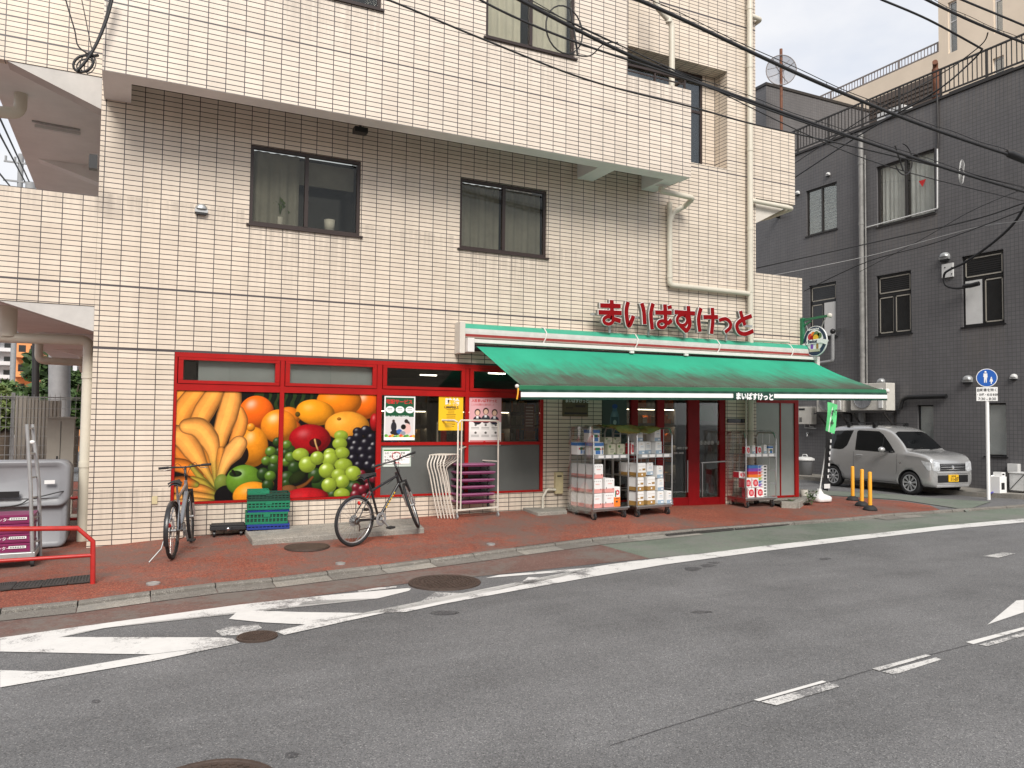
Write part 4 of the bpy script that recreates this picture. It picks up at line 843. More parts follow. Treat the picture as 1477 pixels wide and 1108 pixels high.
for a in (.9, 3.0, 5.0): b.bar(cc+u_*rr*.9*math.cos(a)+v_*rr*.9*math.sin(a)+n_*.18, cc+n_*.5, .014)
b.cyl(cc+n_*.42, cc+n_*.56, .05, 8); b.build('ribs', 'rail_grey', t)

# beige block behind, with a terrace railing
CX = 27.5
CB = empty('far_apartment', (CX+4, 5, 0), label='pale beige building with a railed terrace rising behind the dark roof', cat='building')
tc_ = onX(1354, 75, CX); zt = float(tc_[2]); ytw = float(tc_[1])
fw1 = [dr_ for dr_ in (tuple(map(float, (onX(1380, 10, CX)[1], onX(1367, 10, CX)[1], onX(1372, 76, CX)[2], onX(1372, 2, CX)[2]))), tuple(map(float, (onX(1446, 10, CX)[1], onX(1433, 10, CX)[1], onX(1440, 46, CX)[2], onX(1440, -30, CX)[2]))))]
lowz = float(onX(1440, 85, CX)[2]); 
fw2 = [tuple(map(float, (onX(1448, 95, CX)[1], onX(1432, 95, CX)[1], onX(1440, 108, CX)[2], onX(1440, 82, CX)[2])))]
b = MB(); b.wall('X', CX, -6, ytw, -.5, zt+9, fw1+fw2, depth=.25); b.wall('X', CX, ytw, ytw+12, -.5, zt); b.wall('Y', ytw, CX, CX+12, zt, zt+9); b.box(CX+.26, CX+12, ytw-.01, ytw+12, zt-.3, zt-.02); b.build('wall', 'far_cream', CB)
for h in fw1+fw2:
    sash('window', CB, 'X', CX, *h, 'light_plastic', .1, n=1, fw=.05, pane='smoke_glass', sill=False, transom=lerp(h[2], h[3], .62) if h in fw1 else None)
b = MB(); y = ytw+.1
rh = float(onX(1352, 60, CX)[2])-zt
for z in (zt+.08, zt+rh): b.bar((CX+.1, ytw, z), (CX+.1, ytw+11, z), .05)
i = 0
while y < ytw+11:
    b.bar((CX+.1, y, zt), (CX+.1, y, zt+rh), .06 if i % 12 == 0 else .022); y += .14; i += 1
b.build('terrace_railing', 'rail_grey', CB)
# brown louvred plant screen and condensers on the dark roof
s0, s1 = onX(1255, 175, 22.6), onX(1356, 115, 22.6); zs1 = float(onX(1356, 103, 22.6)[2])
t = empty('plant_screen', (22.6, float((s0[1]+s1[1])/2), 10.33), label='brown slatted screen standing on the dark roof behind the railing', cat='screen')
b = MB(); b.box(22.6, 22.7, float(s1[1]), float(s0[1]), 10.33, zs1); 
for i in range(int((zs1-10.4)/.14)): b.box(22.56, 22.598, float(s1[1]), float(s0[1]), 10.42+i*.14, 10.50+i*.14)
b.build('slats', 'brown_louvre', t)
for i, (x, lb) in enumerate(((1283, 'small white condenser on the dark roof beside the brown screen, seen through the railing'), (1413, 'low black plant box on the dark roof behind the railing'))):
    q = onX(x, 160 if i == 0 else 118, 21.2); b = MB(); hw = .45 if i == 0 else .9; z1 = float(q[2])+.05
    b.box(21.2, 21.7, q[1]-hw, q[1]+hw, 10.33, z1); b.box(21.19, 21.199, q[1]-hw*.8, q[1]+hw*.3, 10.4, z1-.1, 1)
    b.build('roof_unit', ['light_plastic' if i == 0 else 'black', 'grey_plastic'], label=lb, cat='roof unit', bevel=.02)

# ------------------------------------------------------------------ awning over the entrance
AW = empty('awning', (9.2, -.9, 2.9), label='green canvas awning with weathered grey front edge above the entrance', cat='awning')
ax0, ax1 = 5.24, 12.96
def azz(y, Y=-.2): return float(onY(672, y, Y)[2])
def asl(x): return .006*(x-ax0)
b = MB()
def hoodstrip(z0, z1, y0, y1, m): b.add([(ax0, y0, z0), (ax1, y0, z0+.03), (ax1, y1, z1+.03), (ax0, y1, z1)], [(0, 1, 2, 3)], m)
prof = [(-.005, 3.30), (-.10, 3.305), (-.165, 3.27), (-.19, 3.215), (-.20, 3.165), (-.20, 3.125), (-.195, 3.115), (-.18, 3.085), (-.10, 3.06), (-.005, 3.06)]
mi = [2, 0, 0, 1, 1, 3, 3, 2, 2]
for i in range(9): hoodstrip(prof[i][1], prof[i+1][1], prof[i][0], prof[i+1][0], mi[i])
b.add([(ax1, y, z+.03) for y, z in prof], [tuple(range(10))], 2); b.build('hood', ['stripe_green', 'stripe_white', 'cream_paint', 'stripe_red'], AW)
b = MB(); b.box(5.14, 5.235, -.24, -.002, 2.80, 3.315); b.build('end_cap', 'cream_paint', AW, bevel=.01)
b = MB(); b.add([(5.30, -.30, 2.975), (13.02, -.30, 3.02), (13.02, -.30, 3.08), (5.30, -.30, 3.035), (5.30, -.12, 2.975), (13.02, -.12, 3.02), (13.02, -.12, 3.08), (5.30, -.12, 3.035)], [(0,1,2,3), (4,7,6,5), (3,2,6,7), (0,4,5,1), (0,3,7,4), (1,5,6,2)])
b.box(5.24, 5.36, -.33, -.03, 2.82, 3.05); b.box(12.98, 13.06, -.33, -.02, 2.86, 3.09); b.build('cassette', 'white_paint', AW, bevel=.008)
rear = [(5.42, -.25, 2.93), (12.95, -.25, 2.98)]; front = [(5.45, -1.83, 2.235), (13.05, -1.83, 2.37)]
nx, ny = 60, 14; vs = []; rnd = random.Random(3)
for j in range(ny+1):
    v = j/ny
    for i in range(nx+1):
        u = i/nx; p = Vector(rear[0]).lerp(Vector(rear[1]), u).lerp(Vector(front[0]).lerp(Vector(front[1]), u), v)
        sag = -.05*math.sin(math.pi*v)*(1-.4*math.sin(math.pi*u)) + .006*math.sin(u*37+v*5)*v + .004*math.sin(u*90+v*9)*v
        vs.append((p.x+(.06*math.sin(math.pi*v)*(1 if u < .02 else 0)), p.y, p.z+sag))
b = MB(); b.add(vs, [(j*(nx+1)+i, (j+1)*(nx+1)+i, (j+1)*(nx+1)+i+1, j*(nx+1)+i+1) for j in range(ny) for i in range(nx)], 0, True); b.build('canopy', 'green_canvas', AW)
b = MB(); b.cyl((5.40, -.22, 2.90), (12.98, -.22, 2.95), .055, 12); b.build('roller', 'black', AW)
def fz(x): return lerp(2.235, 2.37, (x-5.45)/7.6)
b = MB(); b.add([(5.40, -1.86, fz(5.4)-.07), (13.1, -1.86, fz(13.1)-.07), (13.1, -1.86, fz(13.1)-.0), (5.40, -1.86, fz(5.4)-.0), (5.4, -1.78, fz(5.4)-.07), (13.1, -1.78, fz(13.1)-.07), (13.1, -1.80, fz(13.1)+.01), (5.4, -1.80, fz(5.4)+.01)], [(0,1,2,3), (4,7,6,5), (3,2,6,7), (0,4,5,1), (0,3,7,4), (1,5,6,2)])
b.build('front_bar', 'sign_green', AW)
b = MB(); N = 120; vs = []
for i in range(N+1):
    x = lerp(5.42, 13.08, i/N); w_ = .006*math.sin(i*1.3); vs += [(x, -1.872, fz(x)-.055), (x, -1.876+w_, fz(x)-.095), (x, -1.878+w_, fz(x)-.165), (x, -1.874+w_*1.5, fz(x)-.20)]
for i in range(N):
    for k in range(3): b.add([], [], 0); b.f.append([4*i+k, 4*i+4+k, 4*i+5+k, 4*i+1+k]); b.m.append(1 if k == 1 else 0); b.s.append(False)
b.v = [tuple(map(float, v)) for v in vs]
b.build('valance', ['dark_green_crate', 'paper_white'], AW)
for xa, xb in ((6.2, 7.4), (12.2, 11.0), (9.0, 9.9)):
    b = MB()
    m1 = (xb, -1.0, 2.40); b.bar((xa, -.22, 2.80), m1, .04, .06); b.bar(m1, (xa, -1.8, fz(xa)-.06), .04, .05); b.build('folding_arm', 'white_paint', AW)
b = MB(); b.tube([(5.38, -1.87, fz(5.4)-.04), (5.37, -1.88, fz(5.4)-.12), (5.36, -1.87, fz(5.4)-.2)], .012, 6); b.ball((5.37, -1.85, fz(5.37)-.01), .03, m=1); b.build('end_fitting', ['yellow_post', 'white_paint'], AW); b = MB(); b.ball((13.12, -1.85, fz(13.1)-.02), .045); b.build('end_cap', 'white_paint', AW)
b = MB()
for x in (387/2.6375+640, 735/2.6375+640, 1047/2.6375+640, 1325/2.6375+640):
    y_ = lerp(468, 500, (x-668)/(1165-668)); X_ = float(onY(x, y_, -.2)[0]); b.tube([(X_, -.06, 3.33), (X_, -.15, 3.31), (X_+.02, -.21, 3.22), (X_, -.215, 3.13), (X_-.02, -.16, 3.05)], .012, 6)
for x in (711, 918):
    y_ = lerp(285, 295, (x-711)/207); q = onY(640+x/2.6375, 400+y_/2.6375, -.3); b.box(q[0]-.03, q[0]+.05, -.34, -.30, q[2]-.02, q[2]+.02)
b.build('clip', 'white_paint', AW)
# text helper
def text(body, size, m, p, parent, offset=0., extrude=.002, ax='y', name='lettering', align='LEFT', sx=1., **kw):
    c = bpy.data.curves.new('t', 'FONT'); c.body = body; c.size = size; c.offset = offset; c.extrude = extrude; c.align_x = align; c.resolution_u = 3
    o = bpy.data.objects.new('t', c); col.objects.link(o); bpy.context.view_layer.update()
    me = bpy.data.meshes.new_from_object(o.evaluated_get(bpy.context.evaluated_depsgraph_get())); bpy.data.objects.remove(o); bpy.data.curves.remove(c)
    me.name = name; me.materials.clear(); me.materials.append(M[m])
    Rm = {'y': Matrix(((sx,0,0),(0,0,-1),(0,1,0))), 'x': Matrix(((0,0,-1),(-sx,0,0),(0,1,0)))}[ax].to_4x4()
    me.transform(Rm); me.transform(Matrix.Translation(Vector(p)-(wloc(parent) if parent else Vector())))
    n = bpy.data.objects.new(name, me); col.objects.link(n); n.parent = parent; return tag(n, **kw)
# "x" plane text faces -X, reading toward -Y
xs_, xe_ = float(onY(1060, 572, -1.88)[0]), float(onY(1113, 573, -1.88)[0])
b = MB(); zc_ = fz(xs_)-.13; b.box(xs_-.04, xe_+.04, -1.893, -1.889, zc_-.055, zc_+.06); b.build('badge', 'dark_green_crate', AW)
text('まいばすけっと', (xe_-xs_)/6.75, 'ink_white', (xs_, -1.896, zc_-.048), AW, offset=.006)

# ------------------------------------------------------------------ big red letters
SG = empty('shop_sign', (9.6, -.25, 3.4), label='red hiragana channel letters standing on a rail above the awning', cat='sign')
def gp(x, y): q = onY(840+x/5.681, 420+y/5.681, -.32); return (float(q[0]), float(q[2]))
def ringpts(cx, cy, rx, ry, a0=0, a1=360, n=18): return [(cx+rx*math.cos(R(a)), cy+ry*math.sin(R(a))) for a in np.linspace(a0, a1, n)]
GL = [
 [[(148,118),(304,124)], [(134,174),(312,180)], [(236,80),(238,150),(242,215)], ringpts(209,240,38,30,-60,330,22)[::1], [(240,228),(262,232),(304,245)]],
 [[(370,95),(358,150),(360,215),(376,285),(404,235),(412,208)], [(484,105),(500,170),(506,266)]],
 [[(574,108),(558,190),(568,308)], [(598,176),(722,178)], [(672,115),(676,200),(674,258)], ringpts(648,272,32,28,-50,330,20), [(672,248),(700,262),(722,240)], [(697,120),(706,150)], [(714,114),(722,146)]],
 [[(756,172),(914,184)], [(864,128),(868,200),(876,262),(868,300),(846,328)], ringpts(814,238,42,44,-60,300,22), [(800,282),(846,328)]],
 [[(966,145),(948,230),(958,328)], [(992,213),(1102,213)], [(1060,143),(1064,240),(1054,345)]],
 [[(1118,240),(1170,228),(1206,258),(1206,300),(1168,336)]],
 [[(1292,168),(1304,215),(1326,276)], [(1378,205),(1300,238),(1262,280),(1278,335),(1330,352),(1392,328)]],
]
def stroke(mb, pts, w_, y0, y1, m=0):
    P = [Vector((a, b_, 0)) for a, b_ in pts]; Lf, Rt = [], []
    for i, p in enumerate(P):
        if i == 0: d = P[1]-p
        elif i == len(P)-1: d = p-P[i-1]
        else: d = (P[i+1]-p).normalized()+(p-P[i-1]).normalized()
        d.normalize(); n = Vector((-d.y, d.x, 0)); 
        if i in (0, len(P)-1): p = p + d*(w_*.5-.026)*(1 if i else -1)
        Lf.append(p+n*w_/2); Rt.append(p-n*w_/2)
    N = len(P); vs = [(q.x, y0, q.y) for q in Lf]+[(q.x, y0, q.y) for q in Rt]+[(q.x, y1, q.y) for q in Lf]+[(q.x, y1, q.y) for q in Rt]; fs = []
    for i in range(N-1):
        fs += [(i, i+1, N+i+1, N+i), (2*N+i, 3*N+i, 3*N+i+1, 2*N+i+1), (i, 2*N+i, 2*N+i+1, i+1), (N+i, N+i+1, 3*N+i+1, 3*N+i)]
    fs += [(0, N, 3*N, 2*N), (N-1, 3*N-1, 4*N-1, 2*N-1)]; mb.add(vs, fs, m)
for gi, g_ in enumerate(GL):
    bf, be, bs = MB(), MB(), MB()
    for k, st in enumerate(g_):
        pts = [gp(*p) for p in st]
        if 2 < len(pts) < 10: pts = [(v.x, v.y) for v in curve_pts([(a, c, 0) for a, c in pts], 5)]
        w_ = .079 if gi != 5 else .07
        if len(pts) > 17 and len(st) > 17: w_ *= .78
        if gi == 2 and k > 4: w_ *= .55
        stroke(bf, pts, w_, -.34-.0009*k, -.325); stroke(be, pts, w_+.019, -.331-.0006*k, -.318); stroke(bs, pts, w_+.012, -.317-.0006*k, -.25-.0005*k)
    L_ = bf.build('letter', 'letter_red', SG); be.build('edge', 'letter_edge', L_); bs.build('return', 'letter_side', L_)
b = MB(); z0, z1 = float(onY(852, 453, -.2)[2]), 3.72
b.bar((float(onY(852, 453, -.2)[0]), -.2, z0), (11.35, -.2, 3.62), .03, .04)
for x in (879, 935, 987, 1047): X_ = float(onY(x, 480, -.2)[0]); b.bar((X_, -.2, 3.30), (X_, -.2, 3.66), .04, .03)
b.build('rail', 'galv', SG)

# ------------------------------------------------------------------ round hanging sign
HX = 12.90
HS = empty('hanging_sign', (HX, -.3, 3.4), label='round navy supermarket sign with fruit basket hung on a green arm', cat='sign')
def hp(x, y, dx=0): q = onX(1130+x/13.844, 450+y/13.844, HX+dx); return (float(q[0]), float(q[1]), float(q[2]))
b = MB(); q0, q1 = hp(280, 140), hp(280, 660); b.box(HX-.05, HX+.03, -.07, -.002, q1[2], q0[2]); a0, a1 = hp(250, 185), hp(910, 100)
b.bar((HX, -.03, a0[2]), (HX, a1[1], a0[2]+.02), .045); b.bar((HX, -.03, a0[2]-.14), (HX, a1[1]*.35, a0[2]-.04), .03); b.build('arm', 'sign_green', HS)
b = MB(); b.ball((HX, a1[1]-.02, a0[2]+.02), .05); b.build('finial', 'cream_paint', HS)
dc = hp(640, 580); c1, c2 = hp(405, 580), hp(875, 580); RD = abs(c1[1]-c2[1])/2; tz, bz = hp(640, 280)[2], hp(640, 885)[2]; RZ = (tz-bz)/2; dc = (HX, (c1[1]+c2[1])/2, (tz+bz)/2)
b = MB(); b.bar((HX, dc[1]+RD*.6, dc[2]+RZ*.75), (HX, dc[1]+RD*.95, a0[2]), .012); b.bar((HX, dc[1]-RD*.5, dc[2]+RZ*.8), (HX, dc[1]-RD*.9, a0[2]), .012); b.build('stay', 'galv', HS)
def disc(mb, ry, rz, x0, x1, m=0, cy=0., cz=0.):
    n = 40; mb.prism([(dc[1]+cy*RD+ry*math.cos(2*math.pi*i/n), dc[2]+cz*RZ+rz*math.sin(2*math.pi*i/n)) for i in range(n)], 'x', x0, x1, m)
b = MB(); disc(b, RD, RZ, HX-.012, HX+.012, 1); disc(b, RD*.96, RZ*.96, HX-.014, HX-.0125, 0); disc(b, RD*.72, RZ*.70, HX-.016, HX-.0145, 1, cz=.04)
DS = b.build('board', ['navy', 'ink_white'], HS)
b = MB()
for cy, cz, r_, m in ((.36, .30, .22, 0), (.12, .42, .2, 1), (-.15, .40, .24, 2), (-.40, .33, .2, 2), (.2, .18, .2, 3), (-.1, .2, .22, 4), (.0, .32, .16, 1)):
    disc(b, RD*r_, RZ*r_, HX-.018-.001*m, HX-.0165, m, cy, cz)
b.build('fruit', ['red_pk', 'orange_pk', 'leaf_pk', 'red_frame', 'poster_yellow'], DS)
b = MB(); pts = [(dc[1]+RD*1.15, dc[2]-RZ*.28), (dc[1]+RD*1.0, dc[2]-RZ*.02), (dc[1]+RD*.4, dc[2]+RZ*.10), (dc[1]-RD*.5, dc[2]+RZ*.13), (dc[1]-RD*1.2, dc[2]-.02*RZ), (dc[1]-RD*1.1, dc[2]-RZ*.2), (dc[1]-RD*1.0, dc[2]-RZ*.3), (dc[1]-RD*.5, dc[2]-RZ*.14), (dc[1]+RD*.4, dc[2]-RZ*.2)]
b.prism(pts, 'x', HX-.030, HX-.026); b.build('ribbon', 'ink_white', DS)
b = MB(); b.box(HX-.022, HX-.018, dc[1]+RD*.12, dc[1]+RD*.34, dc[2]-RZ*.5, dc[2]-RZ*.2, 0); b.box(HX-.022, HX-.018, dc[1]-RD*.32, dc[1]-RD*.14, dc[2]-RZ*.52, dc[2]-RZ*.18, 1); b.box(HX-.022, HX-.018, dc[1]-RD*.45, dc[1]+RD*.45, dc[2]-RZ*.7, dc[2]-RZ*.54, 2); b.build('goods', ['violet_pk', 'kraft', 'cream_pk'], DS)
text('My Basket', RZ*.32, 'navy', (HX-.0315, dc[1]+RD*.98, dc[2]-RZ*.12), DS, ax='x', extrude=.0005, sx=.9, offset=.004)
text('supermarket', RZ*.19, 'ink_white', (HX-.0175, dc[1]+RD*.62, dc[2]+RZ*.74), DS, ax='x', extrude=.0005, offset=.002)

# ------------------------------------------------------------------ road sign, bollards, banner
pq = onG(1426, 720.5); px0, py0 = float(pq[0]), float(pq[1]); pz0 = G(px0, py0)
dep = float((np.array([px0, py0, pz0])-CAM)@_fw); S_ = dep/F
vdir = Vector((CAM[0]-px0, CAM[1]-py0, 0)).normalized()
t = empty('road_sign', (px0, py0, pz0), label='white pole with round blue pedestrian sign and a times plate', cat='road sign')
zc_ = pz0 + (720.5-545)*S_; b = MB(); b.cyl((px0, py0, pz0-.05), (px0, py0, zc_+.1), .038, 14); b.build('pole', 'sign_white', t)
ang = math.atan2(vdir.x, -vdir.y)   # rotate a -Y facing plate toward the camera side
def plate(mb_list, parent):
    for o in mb_list: pass
fr_ = Matrix.Rotation(ang, 4, 'Z')
def put(o):     # built around (px0,py0) facing -Y, then turned with the plate
    c = Vector((px0, py0, 0))-wloc(t); o.data.transform(Matrix.Translation(-c)); o.data.transform(fr_); o.data.transform(Matrix.Translation(c)); return o
rs = 13.3*S_
b = MB(); b.lathe([(0, py0-.045), (rs, py0-.045), (rs, py0-.040), (0, py0-.040)], (px0, 0, zc_), 40, axis='y', sm=False); b.lathe([(0, py0-.047), (rs*.93, py0-.047), (rs*.93, py0-.0455)], (px0, 0, zc_), 40, m=1, axis='y', sm=False); SD = put(b.build('disc', ['sign_white', 'sign_blue'], t))
b = MB()
def fig(cx, cz, s, dress):
    b.lathe([(0, py0-.050), (.085*s, py0-.050), (.085*s, py0-.048)], (cx, 0, cz+.40*s), 14, axis='y')
    if not dress: b.prism([(cx-.13*s, cz+.30*s), (cx+.13*s, cz+.30*s), (cx+.15*s, cz-.02*s), (cx+.11*s, cz-.02*s), (cx+.08*s, cz-.45*s), (cx+.02*s, cz-.45*s), (cx, cz-.1*s), (cx-.04*s, cz-.45*s), (cx-.1*s, cz-.45*s), (cx-.1*s, cz), (cx-.15*s, cz)], 'y', py0-.050, py0-.048)
    else: b.prism([(cx-.1*s, cz+.3*s), (cx+.1*s, cz+.3*s), (cx+.2*s, cz-.15*s), (cx+.07*s, cz-.15*s), (cx+.06*s, cz-.45*s), (cx-.06*s, cz-.45*s), (cx-.07*s, cz-.15*s), (cx-.2*s, cz-.15*s)], 'y', py0-.050, py0-.048)
fig(px0-rs*.12, zc_+rs*.08, rs*1.35, False); fig(px0+rs*.42, zc_-rs*.3, rs*.8, True); put(b.build('figures', 'ink_white', SD))
zb = pz0 + (720.5-568.5)*S_; hw, hh_ = 13.2*S_, 10*S_
b = MB(); b.box(px0-hw, px0+hw, py0-.045, py0-.040, zb-hh_, zb+hh_); SP = put(b.build('times_plate', 'sign_white', t))
for i, (s_, sz) in enumerate((('自転車を除く', 5.0), ('土・日曜・休日を除く', 3.9), ('7:30 - 8:30', 5.4))):
    o = text(s_, sz*S_*(1.0), 'ink', (px0, py0-.047, zb+hh_-(6.0+6.4*i)*S_), SP, align='CENTER', extrude=.0006, offset=.0015, sx=.86 if i < 2 else .95); put(o)
# bollards
BOL = None
for i, (x, y, top, lb) in enumerate(((1230, 722, 672, 'yellow flexible post farthest from the kerb, leftmost of the three'), (1243, 730, 677, 'yellow flexible post in the middle of the three, leaning slightly'), (1255, 736, 678, 'yellow flexible post nearest the kerb, rightmost of the three'))):
    q = onG(x, y); z = G(q[0], q[1])
    if BOL is None:
        BOL = empty('bollard', (0, 0, 0)); b = MB(); b.lathe([(.0, .0), (.13, .0), (.13, .03), (.10, .07), (.055, .10), (.0, .105)], (0, 0, 0), 20); b.build('base', 'rubber', BOL)
        b = MB(); b.lathe([(.038, .09), (.036, .72), (.030, .735), (0, .74)], (0, 0, 0), 18); b.build('post', 'yellow_post', BOL); o = BOL
    else: o = copy_tree(BOL)
    o.location = (float(q[0]), float(q[1]), z-.004); o.scale = (1, 1, 1); o.rotation_euler = (R((0, 1.5, 0)[i]), R((0, 2.5, 0)[i]), i)
    tag(o, label=lb, cat='bollard', group='yellow posts at the corner')
# banner flag with a water-filled base
q = onG(1182, 724); bx_, by_ = float(q[0]), float(q[1]); bz_ = G(bx_, by_)
t = empty('banner_flag', (bx_, by_, bz_), label='green and black vertical banner on a pole in a white weighted base', cat='banner')
b = MB(); n = 24
def sq(s1, s2, z): return [(bx_+s1*max(-1, min(1, 1.25*math.cos(a))), by_+s2*max(-1, min(1, 1.25*math.sin(a))), bz_+z) for a in [2*math.pi*i/n for i in range(n)]]
rings = [sq(.17, .17, .01), sq(.19, .19, .03), sq(.19, .19, .10), sq(.16, .16, .13), sq(.07, .07, .17), sq(.035, .035, .24), sq(.035, .035, .27)]; vs = [p for r_ in rings for p in r_]
b.add(vs, [(i*n+j, i*n+(j+1) % n, (i+1)*n+(j+1) % n, (i+1)*n+j) for i in range(len(rings)-1) for j in range(n)] + [tuple(range(n))[::-1], tuple(range(6*n, 7*n))], 0, True); b.build('base', 'white_plastic', t)
pt_ = onY(1202.5, 574, by_+.0); P1 = (float(pt_[0]), by_, float(pt_[2])); P0_ = (bx_, by_, bz_+.2); b = MB(); b.cyl(P0_, P1, .013, 8); 
q2 = onY(1211, 578, by_); b.cyl(P1, (float(q2[0]), by_, float(q2[2])), .01, 8); b.build('pole', 'sign_white', t)
def fl(x, y, k=0): q = onY(x, y, by_-.01); return (float(q[0]), by_-.012-.05*math.sin(k), float(q[2]))
def flag(rows, m, nm):
    b = MB(); vs = []; n = 8
    for r_i, (xl, yl, xr2, yr) in enumerate(rows):
        for i in range(n+1):
            f_ = i/n; a = fl(lerp(xl, xr2, f_), lerp(yl, yr, f_)); vs.append((a[0], a[1]-.02*math.sin(f_*5+r_i*.9), a[2]))
    b.add(vs, [(r_i*(n+1)+i, r_i*(n+1)+i+1, (r_i+1)*(n+1)+i+1, (r_i+1)*(n+1)+i) for r_i in range(len(rows)-1) for i in range(n)], 0, True); return b.build(nm, m, t)
flag([(1193.5, 580, 1209, 584), (1192.8, 590, 1207.5, 592), (1192, 600, 1206, 603), (1191.5, 610, 1204.5, 615), (1191, 621, 1202.5, 626)], 'flag_green', 'flag')
flag([(1191, 621.5, 1201.5, 626.5), (1190, 640, 1199, 642), (1189, 660, 1196, 661), (1188, 680, 1194.5, 682), (1187, 700, 1194, 703), (1187, 706, 1194, 709)], 'flag_black', 'flag_hem')
a = fl(1197, 600); text('び', .16, 'ink', (a[0], by_-.05, a[2]), t, offset=.006, name='lettering'); a = fl(1196.5, 612); text('6', .14, 'ink', (a[0], by_-.05, a[2]), t, offset=.006)
b = MB()
for i in range(7): a = fl(1196.0-i*.65, 636+i*8.5); b.box(a[0]-.02, a[0]+.02, by_-.055, by_-.05, a[2]-.035, a[2]+.03)
b.build('print', 'ink_white', t)
a, c = fl(1186, 698), fl(1194.5, 702); b = MB(); b.box(a[0], c[0], by_-.06, by_-.055, c[2]-.03, a[2]); b.build('tie', 'paper_white', t)
# planter strip with weeds beside the low glass
P = [onG(*p) for p in [(1150, 734), (1178, 717), (1172, 712), (1128, 728)]]
b = MB(); a, c, d = [Vector((float(p[0]), float(p[1]), G(p[0], p[1])+.04)) for p in (onG(1126, 732), onG(1148, 733), onG(1177, 716))]
b.bar(a, c, .14, .16); b.bar(c+Vector((0, .001, .002)), d+Vector((0, 0, .002)), .14, .16); b.build('planter_kerb', 'concrete', label='low concrete planter edge round the corner of the glass wing', cat='planter', bevel=.01)
b = MB(); pz = G(12.9, -.3)+.05; b.add([(11.7, -.55, pz), (12.6, -.6, pz), (13.2, .6, pz-.02), (12.9, 1.2, pz-.02), (12.85, -.02, pz), (11.7, -.02, pz)], [(0, 1, 2, 3, 4, 5)]); b.build('soil', 'soil', loc=(0,0,0), kind='structure')
def leafclump(mb, c, n, rad, size, mi=0, rnd=random):
    for i in range(n):
        d = Vector((rnd.gauss(0, 1), rnd.gauss(0, 1), rnd.gauss(0, 1))).normalized()*rad*rnd.random()**.4; p = Vector(c)+Vector((d.x, d.y, d.z))
        a = Vector((rnd.gauss(0, 1), rnd.gauss(0, 1), rnd.gauss(0, .6))).normalized(); u = a.cross(Vector((rnd.gauss(0, 1), rnd.gauss(0, 1), rnd.gauss(0, 1)))).normalized(); s = size*rnd.uniform(.6, 1.3)
        mb.add([p-a*s, p+u*s*.45, p+a*s, p-u*s*.45], [(0, 1, 2, 3)], mi)
b = MB()
for x, y, z, n in ((12.95, -.2, .1, 40), (13.05, .4, .14, 50), (13.0, .9, .2, 50), (12.7, -.4, .06, 26), (12.2, -.35, .05, 14)): leafclump(b, (x, y, pz+z), n, .12, .035)
b.build('weeds', 'leaves', label='small weeds growing in the planter beside the shop wing', cat='weeds', kind='stuff')
b = MB(); q = onG(1172, 716); b.lathe([(.06, pz), (.075, pz+.02), (.085, pz+.18), (.075, pz+.18)], (13.1, .15, 0), 14); b.build('planter_pot', 'cream_paint', label='small pale pot among the weeds by the red frame corner', cat='pot')
